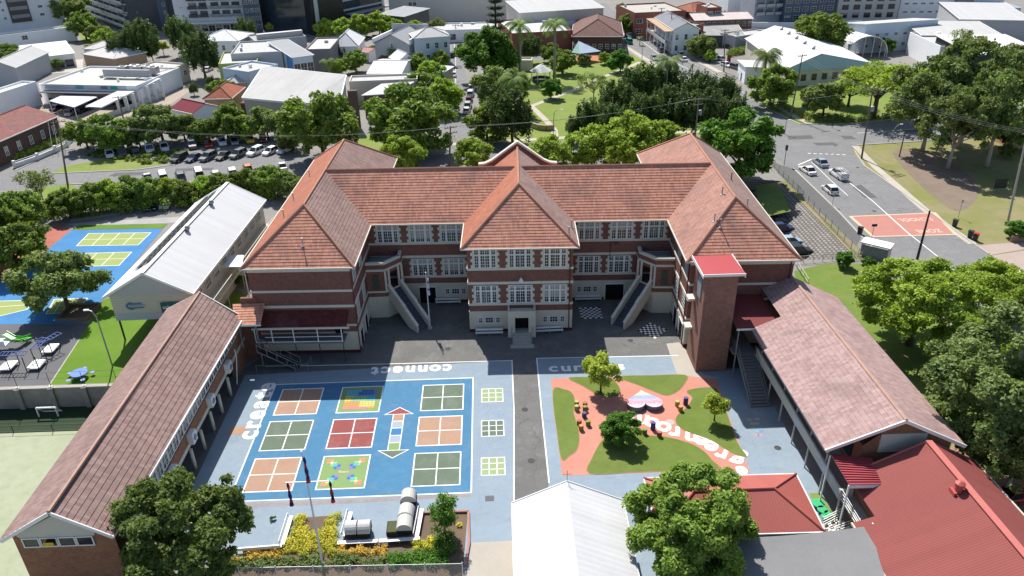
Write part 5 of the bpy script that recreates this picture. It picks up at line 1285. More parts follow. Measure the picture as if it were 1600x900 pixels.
e_ = px_poly([(655, 803), (732, 800.5), (733, 850), (727, 885)]); kerb(m, e_, .22, .25); kerb(m, px_poly([(655, 803), (652, 840), (520, 853), (380, 862)]), .2, .22); m.build('kerb', M('edging_pink', (.36, .2, .16), var=.15), gb)
S('garden_bed', sheet([(-25.5, 47.4), (-3.6, 46.9), tuple(at(731, 801).to_2d()), tuple(at(656, 803).to_2d()), tuple(at(652, 845).to_2d()), tuple(at(520, 850).to_2d()), tuple(at(515, 806).to_2d()), tuple(at(462, 810).to_2d()), tuple(at(450, 858).to_2d()), tuple(at(380, 866).to_2d())], .03), SOIL)
S('mulch', sheet(px_poly([(340, 900), (372, 893), (720, 890), (730, 905), (720, 960), (340, 960)]), .02), M('bright_path', (.42, .38, .33), var=.15))
rp = T('red_post', 'row edge of red posts beside the white shelter', 'post', (.6, 43, 0)) if False else None
# ---------------------------------------------------------------- foliage
def leafmesh(name, clumps, per, leaf, mat, seed=0, flat=.75, droop=.0, up=.55, shell=.45, tvar=.5, aspect=.6):
    """clumps: (x, y, z, r[, rz]); many small leaf faces through each clump"""
    g = np.random.default_rng(seed); C4 = []
    for c in clumps:
        x, y, z, r = c[:4]; rz = c[4] if len(c) > 4 else r*flat
        n = max(6, int(per*(r/np.mean([k[3] for k in clumps]))**1.6)); d = g.normal(size=(n, 3)); d[:, 2] += .25; d /= np.linalg.norm(d, axis=1)[:, None]
        rad = g.random(n)**shell
        rad *= 1+.25*np.sin(d[:, 0]*5+x*7)*np.cos(d[:, 1]*5+y*5)
        p = np.array([x, y, z])+d*rad[:, None]*np.array([r, r, rz])
        t0 = g.random(); C4.append((p, d, np.clip(t0*tvar+g.random(n)*(1-tvar), 0, 1)))
    P = np.concatenate([c[0] for c in C4]); D = np.concatenate([c[1] for c in C4]); Tn = np.concatenate([c[2] for c in C4]); n = len(P)
    nr = D*.5+g.normal(size=(n, 3))*.55; nr[:, 2] += up; nr /= np.linalg.norm(nr, axis=1)[:, None]
    t = np.cross(nr, g.normal(size=(n, 3))); t /= np.linalg.norm(t, axis=1)[:, None]; b = np.cross(nr, t)
    s = (leaf*(.6+.8*g.random(n)))[:, None]; t = t*s; b = b*s*aspect
    V = np.stack([P-t, P-b*.9+t*.1, P+t, P+b*.9+t*.1], 1).reshape(-1, 3)
    me = bpy.data.meshes.new(name); me.vertices.add(4*n); me.vertices.foreach_set('co', V.ravel().astype(np.float32))
    me.loops.add(4*n); me.loops.foreach_set('vertex_index', np.arange(4*n, dtype=np.int32)); me.polygons.add(n)
    me.polygons.foreach_set('loop_start', np.arange(0, 4*n, 4, dtype=np.int32)); me.polygons.foreach_set('loop_total', np.full(n, 4, dtype=np.int32))
    a = me.attributes.new('tint', 'FLOAT', 'POINT'); a.data.foreach_set('value', np.repeat(Tn, 4).astype(np.float32))
    me.materials.append(mat); me.update(calc_edges=True); return me
def clumps_round(seed, n, rz=.85, r=(.22, .38), cz=0., spread=(.55, .95), low=-.45, flatc=None, squash=1.0):
    g = random.Random(seed); out = []; lobes = [(g.uniform(-1, 1), g.uniform(-1, 1), g.uniform(-.4, 1)) for _ in range(8)]
    while len(out) < n:
        d = Vector((g.gauss(0, 1), g.gauss(0, 1), g.gauss(0, 1))).normalized()
        if d.z < low: continue
        k = g.uniform(*spread)*(1 if g.random() > .25 else .6)
        bump = max(d.dot(Vector(l).normalized()) for l in lobes); k *= .66+.4*max(0, bump)**3
        rr = g.uniform(*r); out.append((d.x*k, d.y*k, cz+d.z*k*rz, rr, rr*(flatc or .75)*squash))
    return out
def clumps_bough(seed, nb, ns, rz=.85, cz=0., br=(.3, .44), sr=(.12, .2), low=-.6, flatc=None):
    """boughs with gaps between them, each a heap of smaller clumps"""
    g = random.Random(seed); B = []; out = []; tries = 0
    while len(B) < nb and tries < 4000:
        tries += 1; d = Vector((g.gauss(0, 1), g.gauss(0, 1), g.gauss(0, 1))).normalized()
        if d.z < low: continue
        r = g.uniform(*br); c = d*(g.uniform(.82, 1.08)-r*.8)
        if any((c-b[0]).length < .36 for b in B): continue
        B.append((c, r, d))
    for c, r, d in B:
        for _ in range(ns):
            q = (Vector((g.gauss(0, 1), g.gauss(0, 1), g.gauss(0, 1))).normalized()+d*.7+Vector((0, 0, .35))).normalized(); k = g.uniform(.45, 1.0)*r; p = c+q*k; rr = g.uniform(*sr)
            out.append((p.x, p.y, cz+p.z*rz, rr, rr*(flatc or .75)))
    for _ in range(nb):
        d = Vector((g.gauss(0, 1), g.gauss(0, 1), g.gauss(0, 1))).normalized()*g.uniform(.15, .5); rr = sr[1]*1.2; out.append((d.x, d.y, cz+d.z*rz, rr, rr*.75))
    return out
def trunk(name, mat, h, r, clumps, nl=6, seed=0, lean=0., r1=.6):
    g = random.Random(seed); m = MB(); top = Vector((lean*h, 0, h))
    m.tube([(0, 0, -.02*h), (lean*h*.3, 0, h*.35), (lean*h*.7, g.uniform(-.05, .05)*h, h*.7), top], [r*1.35, r, r*.85, r*r1], 8)
    cs = sorted(clumps, key=lambda c: g.random())[:nl]
    for c in cs:
        q = Vector(c[:3]); mid = top.lerp(q, .5)+Vector((0, 0, -.06)); st = Vector((lean*h*.7, 0, h*g.uniform(.6, .98)))
        m.tube([st, mid, q], [r*.5, r*.3, r*.1], 5)
    return m.mesh(name, mat, smooth=True)
BARK = M('bark', (.13, .1, .075), var=.3, sc2=4); BARKP = M('pale_bark', (.42, .38, .32), var=.25, sc2=4); BARKD = M('dark_bark', (.06, .05, .04), var=.3)
LF = {'mid': leafmat('leaf_mid', (0.106, 0.177, 0.0297), (0.213, 0.291, 0.054)), 'bright': leafmat('leaf_bright', (0.17, 0.27, 0.0297), (0.341, 0.44, 0.0675)), 'dark': leafmat('leaf_dark', (0.0497, 0.0852, 0.027), (0.0994, 0.153, 0.0432), .25),
      'deep': leafmat('leaf_deep', (0.0568, 0.142, 0.0189), (0.121, 0.248, 0.0324)), 'olive': leafmat('leaf_olive', (0.121, 0.163, 0.0446), (0.213, 0.263, 0.081)), 'grey': leafmat('leaf_grey', (.1, .14, .045), (.185, .235, .075)), 'fresh': leafmat('leaf_fresh', (.12, .19, .032), (.215, .285, .055)), 'shade': leafmat('leaf_shade', (.085, .135, .035), (.15, .21, .055)),
      'lime': leafmat('leaf_lime', (0.241, 0.341, 0.0405), (0.426, 0.511, 0.081), .35), 'yellow': leafmat('leaf_yellow', (0.284, 0.298, 0.0405), (0.6, 0.511, 0.0675)), 'orange': leafmat('leaf_orange', (0.398, 0.284, 0.054), (0.6, 0.398, 0.081)), 'palm': leafmat('leaf_palm', (0.0852, 0.142, 0.0338), (0.185, 0.241, 0.0675)), 'pine': leafmat('leaf_pine', (0.0199, 0.0426, 0.0189), (0.0426, 0.071, 0.027), .1)}
KIND = {}
def kind(name, clear, rz, protos): KIND[name] = dict(clear=clear, rz=rz, protos=protos)
def tree_proto(cr, tr, nm='tree'):
    root = T(nm, '', 'tree'); link('trunk', tr, root); link('crown', cr, root); return Proto(root)
def mk(nm, leafk, n, per, leaf, rz, clear, seeds, bark=BARK, tr=.055, nl=6, bough=None, **kw):
    ps = []; ck = {k: kw.pop(k) for k in ('r', 'spread', 'low', 'flatc', 'squash') if k in kw}
    for sd in seeds:
        cl = clumps_bough(sd, bough[0], bough[1], rz, clear+rz*.92, low=ck.get('low', -.6), flatc=ck.get('flatc'), sr=bough[2], br=bough[3]) if bough else clumps_round(sd, n, rz, cz=clear+rz*.92, **ck)
        cr = leafmesh('crown', cl, per, leaf, LF[leafk], sd, **kw); ps.append(tree_proto(cr, trunk('trunk', bark, clear+rz*.5, tr, cl, nl, sd)))
    kind(nm, clear, rz, ps)
mk('round', 'mid', 84, 100, .058, .84, .1, (1, 2, 3, 4), low=-.75, r=(.22, .36), spread=(.6, .98), bough=(17, 8, (.13, .22), (.3, .44)))
mk('bright', 'bright', 84, 100, .056, .84, .1, (11, 12, 13), low=-.75, r=(.2, .34), spread=(.6, .98), bough=(18, 8, (.13, .21), (.3, .43)))
mk('deep', 'deep', 84, 120, .052, .86, .18, (21, 22), r=(.2, .33), low=-.7, bough=(17, 9, (.13, .2), (.3, .42)))
mk('dark', 'dark', 120, 90, .05, 1.1, .05, (31, 32, 33), r=(.1, .17), squash=3.4, spread=(.4, .92), up=.2, low=-.6)
mk('olive', 'olive', 80, 110, .048, .78, .15, (41, 42, 43), r=(.2, .33), low=-.7, bough=(18, 8, (.12, .2), (.28, .42)))
mk('gum', 'grey', 84, 120, .04, 1.0, .45, (51, 52, 53), bark=BARKP, tr=.045, nl=14, r=(.16, .3), spread=(.45, 1.0), low=-.7, up=.25, bough=(20, 7, (.11, .19), (.24, .38)))
mk('umbrella', 'bright', 80, 120, .04, .4, .42, (61, 62), r=(.2, .32), flatc=.42, low=-.2, nl=9)
mk('sparse', 'olive', 32, 80, .045, .7, .6, (71, 72), r=(.16, .28), nl=14, spread=(.5, 1.05), bark=BARKP, tr=.035)
mk('slim', 'deep', 44, 100, .07, 1.7, .4, (81,), r=(.25, .4), low=-.9)
mk('lime', 'lime', 46, 100, .075, .85, .55, (91, 92), r=(.22, .36), nl=7, tr=.05)
# near trees get finer leaves
mk('near_dark', 'shade', 150, 190, .034, .9, .3, (101,), r=(.13, .24), nl=12, up=.35, low=-.7, bough=(19, 14, (.09, .16), (.28, .42)))
mk('near_bright', 'fresh', 170, 200, .031, .9, .3, (111,), r=(.12, .22), nl=9, low=-.75, bough=(22, 14, (.09, .15), (.26, .4)))
mk('near_gum', 'grey', 130, 190, .026, .85, .25, (121,), bark=BARKP, nl=40, r=(.11, .21), spread=(.5, 1.05), low=-.7, tr=.04, bough=(22, 12, (.08, .15), (.24, .38)))
mk('near_flat', 'bright', 150, 170, .026, .6, .25, (131, 132), r=(.12, .23), flatc=.5, nl=16, low=-.5, bough=(22, 12, (.09, .16), (.26, .4)))
def palm_proto(seed, fr=20, h=3.2, leafk='palm'):
    g = random.Random(seed); m = MB(); m.tube([(0, 0, 0), (.03, 0, h*.5), (0, 0, h)], [.11, .08, .07], 7); tr = m.mesh('trunk', M('palm_trunk', (.3, .27, .23), var=.2), smooth=True)
    V = []; F = []; Tn = []
    for i in range(fr):
        a = 2*math.pi*i/fr*2.4+g.uniform(-.2, .2); e = g.uniform(-.1, 1.2); pts = []; p = Vector((0, 0, h)); el_ = e
        for k_ in range(9):
            pts.append(p.copy()); p = p+Vector((math.cos(a)*math.cos(el_), math.sin(a)*math.cos(el_), math.sin(el_)))*.145; el_ -= .26
        side = Vector((-math.sin(a), math.cos(a), 0)); tt_ = g.random()
        for k_ in range(8):
            for sgn in (-1, 1):
                for j in (0, .5):
                    q = pts[k_].lerp(pts[k_+1], j); ln_ = .3*math.sin(math.pi*(k_+j+1)/10)+.05; dr_ = (pts[k_+1]-pts[k_]).normalized()
                    b_ = len(V); tip = q+side*sgn*ln_*.8+dr_*ln_*.5+Vector((0, 0, -ln_*.5)); wv_ = dr_*.035
                    V += [q-wv_, q+wv_, tip]; F.append((b_, b_+1, b_+2)); Tn += [tt_]*3
    me = bpy.data.meshes.new('crown'); me.from_pydata([tuple(v) for v in V], [], F); at2 = me.attributes.new('tint', 'FLOAT', 'POINT'); at2.data.foreach_set('value', Tn); me.materials.append(LF[leafk])
    return tree_proto(me, tr, 'palm_tree')
kind('palm', 2.6, .6, [palm_proto(1), palm_proto(2)]); kind('fan', 1.2, .6, [palm_proto(3, 26, 1.8)])
def norfolk():
    cl = []; g = random.Random(5)
    for i in range(13):
        z = .7+i*.42; r = .95*(1-i/14.5); n = 7
        for k_ in range(n):
            a = 2*math.pi*(k_+.5*(i % 2))/n+g.uniform(-.2, .2)
            for f in (.35, .65, .95): cl.append((r*f*math.cos(a), r*f*math.sin(a), z+.08*f, .16, .09))
    cr = leafmesh('crown', cl, 40, .05, LF['pine'], 5, up=.8); m = MB(); m.tube([(0, 0, 0), (0, 0, 6.2)], [.12, .02], 7)
    return tree_proto(cr, m.mesh('trunk', BARKD), 'pine_tree')
kind('norfolk', 2.4, 1.0, [norfolk()])
_cnt = {}
def tree(px, py, rpx, kd, label, group=None, name=None):
    K = KIND[kd]; Rm = 5.0; rpx *= 1.12 if kd in ('round', 'bright', 'olive', 'gum', 'umbrella') else 1.0
    for _ in range(5):
        zc = (K['clear']+K['rz']*.92)*Rm; p = at(px, py, zc); Rm = rpx*pxm(p)
    i = _cnt.get(kd, 0); _cnt[kd] = i+1; P = K['protos'][i % len(K['protos'])]
    r = P.put((p.x, p.y, 0), rnd.uniform(0, 6.28), label, group, scale=(Rm, Rm, Rm*rnd.uniform(.94, 1.06)))
    if name: r.name = name
    return r
# trees of the school grounds
tree(92, 437, 56, 'olive', 'broad olive-green tree in the planter box beside the blue ball courts')
tree(280, 838, 100, 'near_dark', 'big dark leafy tree at the bottom left in front of the classroom block')
tree(1087, 822, 100, 'near_bright', 'round bright green tree between the white shelter and the grey shade sail')
tree(693, 800, 27, 'slim', 'slim upright tree in the bed beside the covered planters')
tree(940, 580, 31, 'lime', 'lime-green young tree on the upper turf island')
tree(972, 668, 30, 'deep', 'dark round tree on the lower turf island of the green room')
tree(1119, 634, 22, 'lime', 'small lime tree on the right turf island')
tree(1438, 474, 96, 'near_flat', 'wide bright flat-topped tree on the school lawn beside the road')
tree(1588, 606, 138, 'near_gum', 'big grey-green tree with pale branches at the right edge of the school lawn')
tree(1525, 548, 70, 'near_flat', 'low bright tree between the flat-topped tree and the big grey-green one')
tree(1600, 690, 75, 'gum', 'lower gum at the right edge above the red car')
tree(1555, 455, 70, 'near_flat', 'smaller flat-topped tree behind the big grey-green one at the right edge')
tree(1157, 228, 62, 'deep', 'dense deep green tree right behind the right school wing')
for i, (x, y, r, k, lab) in enumerate((
    (30, 330, 32, 'round', 'bushy tree at the far left above the ball courts'), (18, 385, 42, 'round', 'wide dark tree at the left edge beside the red soft fall'), (58, 285, 34, 'sparse', 'tall thin open tree at the left end of the street row'), (-12, 345, 34, 'round', 'tree cut by the left edge above the red soft fall'))): tree(x, y, r, k, lab)
o_ = ['first', 'second', 'third', 'fourth', 'fifth', 'sixth', 'seventh', 'eighth', 'ninth', 'tenth', 'eleventh', 'twelfth', 'thirteenth']
for i, (x, y, r, k) in enumerate(((104, 318, 25, 'round'), (136, 310, 26, 'round'), (168, 306, 25, 'bright'), (200, 300, 25, 'round'), (232, 298, 24, 'round'), (262, 298, 20, 'bright'), (290, 300, 19, 'round'), (318, 294, 18, 'bright'), (345, 290, 20, 'round'), (376, 284, 21, 'round'), (404, 282, 23, 'round'), (432, 284, 25, 'round'), (452, 292, 20, 'olive'))):
    tree(x, y, r, k, f'{o_[i]} from the left in the clipped tree row above the ball courts', 'clipped trees along the near side of the street')
for i, (x, y, r, k) in enumerate(((131, 209, 25, 'round'), (172, 207, 30, 'round'), (215, 212, 20, 'olive'), (248, 192, 36, 'olive'), (285, 200, 22, 'olive'), (318, 202, 21, 'round'), (352, 194, 27, 'round'), (388, 200, 20, 'bright'), (415, 193, 25, 'olive'))):
    tree(x, y, r, k, f'{o_[i]} from the left in the tree row behind the parked cars', 'trees along the far side of the car park')
for x, y, r, k, lab in (
    (500, 200, 52, 'round', 'big spreading tree behind the left school wing roof'), (455, 215, 22, 'olive', 'small tree at the right end of the parked cars'), (628, 246, 30, 'bright', 'bright tree peeking over the left main roof ridge'), (738, 241, 26, 'bright', 'bright round tree just left of the brick parapet gable'),
    (640, 185, 56, 'round', 'large dense tree at the near corner of the side street'), (690, 150, 28, 'bright', 'light green tree leaning over the side street cars'), (660, 130, 26, 'round', 'tree beside the low grey roof on the side street'), (856, 243, 30, 'bright', 'tree behind the main roof right of the parapet gable'), (925, 232, 34, 'bright', 'left one of two light green trees behind the right main roof'), (990, 226, 46, 'bright', 'wide light green tree behind the right main roof'), (1035, 215, 26, 'bright', 'light tree touching the right wing ridge'),
    (757, 82, 46, 'deep', 'huge round tree shading the top of the side street'), (786, 142, 38, 'olive', 'grey-green tree between the side street and the gazebo'), (800, 185, 42, 'dark', 'dark tree at the lower left corner of the park'), (760, 190, 32, 'round', 'tree at the park corner beside the side street'),
    (861, 138, 17, 'deep', 'small round tree alone on the park lawn below the gazebo'), (880, 97, 19, 'round', 'round park tree with its shadow right of the gazebo'), (970, 94, 19, 'deep', 'round park tree beside the play area sail'), (928, 127, 27, 'sparse', 'low feathery tree in the middle of the park lawn'), (829, 76, 21, 'dark', 'dark tree behind the park toilet block'), (862, 82, 15, 'round', 'shrubby tree left of the play area'), (945, 92, 9, 'bright', 'small light shrub tree at the edge of the play area'), (913, 92, 10, 'olive', 'small olive tree under the shade sail edge')): tree(x, y, r, k, lab)
for i, (x, y, r) in enumerate(((925, 190, 34), (962, 160, 36), (1000, 140, 36), (1012, 185, 40), (1040, 132, 36), (1055, 175, 42), (1085, 145, 36), (1100, 180, 38), (1130, 150, 34), (1148, 178, 32), (960, 200, 32), (905, 200, 22))):
    tree(x, y, r, 'dark', ['leftmost tall', 'upper left', 'top left', 'front left', 'top middle', 'central', 'upper right of centre', 'lower right', 'upper right', 'rightmost', 'lower left', 'low outlying left'][i]+' dark spiky fig in the clump beside the park', 'dark fig trees between park and road')
for x, y, r, k, lab in (
    (812, 40, 26, 'palm', 'palm left of the brown-roofed park building'), (867, 44, 26, 'palm', 'palm nearest the brown-roofed park building'), (803, 130, 27, 'palm', 'palm rising from the dark park corner trees'), (1044, 95, 26, 'palm', 'palm above the dark figs beside the road'), (1197, 92, 26, 'fan', 'palm in front of the white hall with blue gable'), (1000, 60, 6, 'fan', 'tiny palm beside the main road')): tree(x, y, r, k, lab, name='palm_tree')
tree(774, 24, 23, 'norfolk', 'tall dark Norfolk pine above the huge round tree', name='pine_tree')
for x, y, r, k, lab in (
    (1060, 60, 14, 'bright', 'bright tree left of the brick pub wing'), (1097, 70, 21, 'olive', 'olive tree in front of the brick pub wing'), (1282, 50, 38, 'round', 'wide rounded tree behind the white hall roof'), (1206, 135, 33, 'round', 'tree at the street corner below the white hall'), (1290, 155, 28, 'olive', 'grey-green tree on the lawn beside the red banner'), (1375, 132, 60, 'umbrella', 'flat spreading bright tree over the corner lawn'), (1330, 140, 30, 'umbrella', 'smaller flat tree left of the flat spreading one'),
    (1462, 150, 58, 'gum', 'left gum of the tall gum group at the right'), (1525, 130, 68, 'gum', 'tallest middle gum of the gum group at the right'), (1565, 178, 56, 'gum', 'right gum of the gum group near the terrace house'), (1500, 190, 50, 'gum', 'front gum whose trunk stands on bare soil'), (1508, 72, 32, 'sparse', 'airy tree in front of the big white roof'), (1590, 120, 44, 'gum', 'gum cut by the right edge under the white roof'), (1440, 120, 28, 'umbrella', 'bright top between flat tree and gums'), (1585, 210, 24, 'olive', 'greyish shrub tree by the terrace house'),
    (1320, 406, 14, 'deep', 'dark round shrub left of the bus shelter'), (1358, 412, 11, 'deep', 'dark small shrub touching the bus shelter'), (1588, 358, 17, 'deep', 'shrub beside the pink driveway'), (1575, 235, 12, 'olive', 'low shrub under the rightmost power pole'),
    (192, 74, 25, 'dark', 'left dark tree behind the rooftop plant'), (219, 62, 33, 'dark', 'taller dark tree behind the rooftop plant'), (236, 80, 15, 'dark', 'short dark tree behind the rooftop plant'), (281, 58, 28, 'dark', 'dark tree left of the white hipped house'), (314, 86, 34, 'dark', 'dark tree in front of the white hipped house'), (383, 48, 19, 'dark', 'dark tree right of the white hipped house'), (253, 72, 11, 'lime', 'lime tree between the dark trees'), (165, 62, 16, 'bright', 'bright street tree below the dark apartment block'), (108, 18, 26, 'olive', 'upper olive tree beside the white tower'), (130, 42, 20, 'round', 'lower olive tree beside the white tower'), (152, 52, 16, 'olive', 'street tree left of the dark apartment block'),
    (18, 88, 21, 'round', 'dark tree left of the white sheds at the far left'), (90, 100, 9, 'olive', 'shrub tree among the parked cars at the far left'), (46, 190 if 0 else 33, 1, 'round', None),
    (347, 142, 21, 'round', 'tree in front of the terracotta cottage roof'), (305, 175, 14, 'round', 'round dark tree right of the maroon roof'), (360, 172, 14, 'olive', 'tree at the corner of the church hall'), (330, 130, 10, 'dark', 'thin dark tree beside the terracotta cottage'), (302, 140, 9, 'dark', 'narrow dark tree by the maroon roof'),
    (508, 46, 15, 'bright', 'first bright tree before the black office'), (535, 44, 17, 'bright', 'second bright tree before the black office'), (563, 40, 18, 'bright', 'third bright tree before the black office'), (592, 38, 17, 'bright', 'fourth bright tree before the black office'), (618, 44, 14, 'bright', 'fifth bright tree before the beige mall'), (648, 46, 13, 'bright', 'sixth bright tree before the beige mall'), (682, 42, 14, 'olive', 'olive tree behind the pale blue house'),
    (533, 84, 13, 'dark', 'dark garden tree beside the white pyramid house'), (555, 96, 17, 'round', 'garden tree below the white pyramid house'), (530, 105, 12, 'bright', 'bright garden shrub above the church hall'), (585, 80, 12, 'round', 'garden tree in front of the grey gabled house'), (615, 82, 12, 'fan', 'palm garden in front of the grey gabled house'), (512, 98, 14, 'fan', 'palm beside the blue walled building'), (602, 90, 11, 'olive', 'low tree behind the white cottage roof'),
    (650, 100, 18, 'round', 'tree beside the white cottage by the side street'), (688, 92, 13, 'bright', 'round tree at the corner of the pale blue house'), (673, 118, 20, 'bright', 'bright tree along the side street footpath'), (420, 44, 8, 'lime', 'tiny lime tree between the apartment blocks'), (1010, 24, 14, 'deep', 'dark round tree beside the verandah pub'), (978, 40, 15, 'round', 'street tree behind the brown-roofed building'), (972, 14, 9, 'bright', 'small tree near the top of the main road'), (1178, 18, 9, 'olive', 'tree in front of the dark apartments'), (1215, 18, 8, 'olive', 'second tree in front of the dark apartments'), (1353, 50, 10, 'bright', 'tree by the pale two-storey building'), (1385, 72, 13, 'deep', 'tree behind the arched shelter'), (1418, 62, 13, 'round', 'tree at the end of the pale two-storey building'), (1130, 25, 8, 'dark', 'dark tree behind the brick terrace'), (1548, 10, 13, 'round', 'tree near the top right corner houses'),
    (1268, 148, 15, 'olive', 'small tree left of the red banner'), (1110, 88, 9, 'bright', 'clipped shrub beside the main road cars'), (60, 240, 9, 'bright', None), (545, 218, 15, 'olive', 'tree beside the brown chimney tower'), (588, 165, 12, 'olive', 'tree under the brown hall wall')):
    if lab: tree(x, y, r, k, lab)
# hedge on the wall of the old house
def shrubs(name, spots, leafk, r, per, leaf, label=None, cat=None, seed=1, hz=.8, kind_='stuff'):
    cl = [(x, y, rr*hz*.75, rr, rr*hz) for x, y, rr in spots]; o = link(name, leafmesh(name, cl, per, leaf, LF[leafk], seed)); o['kind'] = kind_
    if label: props(o, label, cat)
    return o
def fill(poly, step, r0, r1, hole=None, seed=1):
    g = random.Random(seed); P = [tuple(p) for p in poly]; xs = [p[0] for p in P]; ys = [p[1] for p in P]; out = []; y = min(ys)
    while y < max(ys):
        x = min(xs)
        while x < max(xs):
            q = (x+g.uniform(-.3, .3)*step, y+g.uniform(-.3, .3)*step)
            if inside(q, P) and not (hole and (Vector(q)-Vector(hole[0])).length < hole[1]): out.append((*q, g.uniform(r0, r1)))
            x += step
        y += step
    return out
h_ = at(493, 820).to_2d()
shrubs('shrubbery', fill(px_poly([(462, 812), (530, 806), (527, 850), (525, 866), (438, 868), (452, 846)]), .62, .38, .55, (h_, .95)), 'yellow', .5, 170, .085, 'mass of clipped yellow-green shrubs round the flagpole bed', 'shrubs', 1)
shrubs('shrubbery', fill(px_poly([(350, 872), (440, 864), (450, 872), (350, 884)]), .55, .32, .5, seed=2)+fill(px_poly([(525, 858), (606, 857), (606, 871), (525, 872)]), .55, .32, .46, seed=3), 'orange', .5, 150, .085, 'low row of orange-leaved shrubs behind the benches', 'shrubs', 2)
shrubs('shrubbery', fill(px_poly([(645, 850), (680, 838), (682, 862), (648, 866)]), .55, .32, .5, seed=4)+[(*at(698, 798).to_2d(), .35), (*at(718, 822).to_2d(), .3)], 'yellow', .5, 150, .085, 'small patch of yellow shrubs at the foot of the slim tree', 'shrubs', 3)
shrubs('undergrowth', fill(px_poly([(345, 880), (530, 872), (600, 873), (600, 888), (345, 893)]), .6, .3, .55, seed=5), 'grey', .5, 120, .1, 'grey-green scrub along the front fence', 'scrub', 5)
shrubs('undergrowth', fill(px_poly([(600, 868), (695, 862), (705, 884), (600, 888)]), .55, .35, .65, seed=6), 'deep', .5, 140, .09, 'green scrub at the front of the slim tree bed', 'scrub', 6)
shrubs('undergrowth', fill(px_poly([(675, 835), (705, 830), (712, 868), (680, 872)]), .6, .45, .75, seed=7), 'deep', .5, 140, .09, 'dense green undergrowth round the slim tree', 'scrub', 7)
shrubs('undergrowth', fill(px_poly([(40, 338), (110, 330), (440, 302), (450, 312), (110, 343), (40, 352)]), 1.6, .8, 1.3, seed=8), 'round' if 0 else 'mid', 1, 130, .2, 'dark undergrowth along the foot of the clipped tree row', 'scrub', 8, 1.1)
shrubs('hedge', fill(px_poly([(18, 247), (100, 215), (104, 219), (22, 252)]), .9, .6, .9, seed=9), 'bright', 1, 130, .16, 'bright green hedge on the white wall beside the old tiled house', 'hedge', 9, .9, 'thing')
shrubs('undergrowth', fill(px_poly([(240, 258), (130, 244), (165, 232), (290, 236), (290, 250)]), 1.6, .5, .9, seed=10), 'mid', 1, 90, .2, 'shaded ground cover under the car park trees', 'scrub', 10, .6)
shrubs('hedge', fill(px_poly([(1135, 84), (1180, 74), (1183, 80), (1138, 90)]), 1.2, .9, 1.3, seed=11), 'mid', 1, 110, .22, 'hedge along the car park of the white hall', 'hedge', 11, .9, 'thing')
shrubs('undergrowth', fill(px_poly([(1205, 160), (1262, 182), (1340, 186), (1440, 172), (1440, 178), (1330, 193), (1262, 190)]), 1.7, .7, 1.2, seed=12), 'olive', 1, 90, .2, 'dark garden bed of shrubs round the corner lawn', 'scrub', 12, .8)
for i, (x, y, r, k, lab) in enumerate(((76, 895, 9, 'lime', 'small lime shrub against the classroom block gable'), (150, 897, 8, 'grey', 'small grey shrub left of the big dark tree'), (425, 806, 5, 'deep', 'tiny conifer at the left corner of the yellow bed'), (378, 440, 12, 'deep', 'dark shrub beside the left wing wall'))):
    p = at(x, y, .6); Rm = r*pxm(p); t = T('shrub', lab, 'shrub', (p.x, p.y, 0)); link('foliage', leafmesh('foliage', clumps_round(200+i, 16, .8, cz=.7), 90, .12, LF[k], i), t).scale = (Rm,)*3
# ---------------------------------------------------------------- vehicles
PAINTS = {n: M('paint_car_'+n, c, rough=.3, var=.03, spec=.6, metal=m_) for n, c, m_ in (('white', (.75, .75, .75), 0), ('silver', (.45, .46, .48), .4), ('grey', (.12, .125, .13), .3), ('black', (.012, .012, .014), 0), ('navy', (.012, .02, .07), .1), ('blue', (.02, .1, .32), .1), ('red', (.42, .02, .02), 0), ('yellow', (.65, .45, .03), 0), ('teal', (.02, .25, .2), 0), ('orange', (.55, .15, .02), 0), ('paleblue', (.35, .45, .52), .3), ('sky', (.12, .3, .5), 0), ('maroon', (.16, .015, .025), 0))}
CGL = M('car_glass', (.012, .015, .018), rough=.08, var=.1, spec=.8); TYRE = M('tyre', (.018, .018, .018)); RIM = M('rim', (.45, .45, .46), rough=.3, metal=.6); HL = M('head_lens', (.7, .7, .68), rough=.15); TL = M('tail_lens', (.35, .015, .015), rough=.25); CHR = M('car_trim', (.03, .03, .03), rough=.5)
def loft(m, secs, mi=0):
    """secs: lists of equal length of 3-D points (closed loops), joined in turn and capped"""
    n = len(secs[0]); b = len(m.v)
    for s in secs: m.v += [tuple(p) for p in s]
    for i in range(len(secs)-1):
        for k_ in range(n):
            k2 = (k_+1) % n; m.f.append((b+i*n+k_, b+i*n+k2, b+(i+1)*n+k2, b+(i+1)*n+k_)); m.m.append(mi)
    m.f.append(tuple(b+k_ for k_ in range(n-1, -1, -1))); m.m.append(mi); m.f.append(tuple(b+(len(secs)-1)*n+k_ for k_ in range(n))); m.m.append(mi)
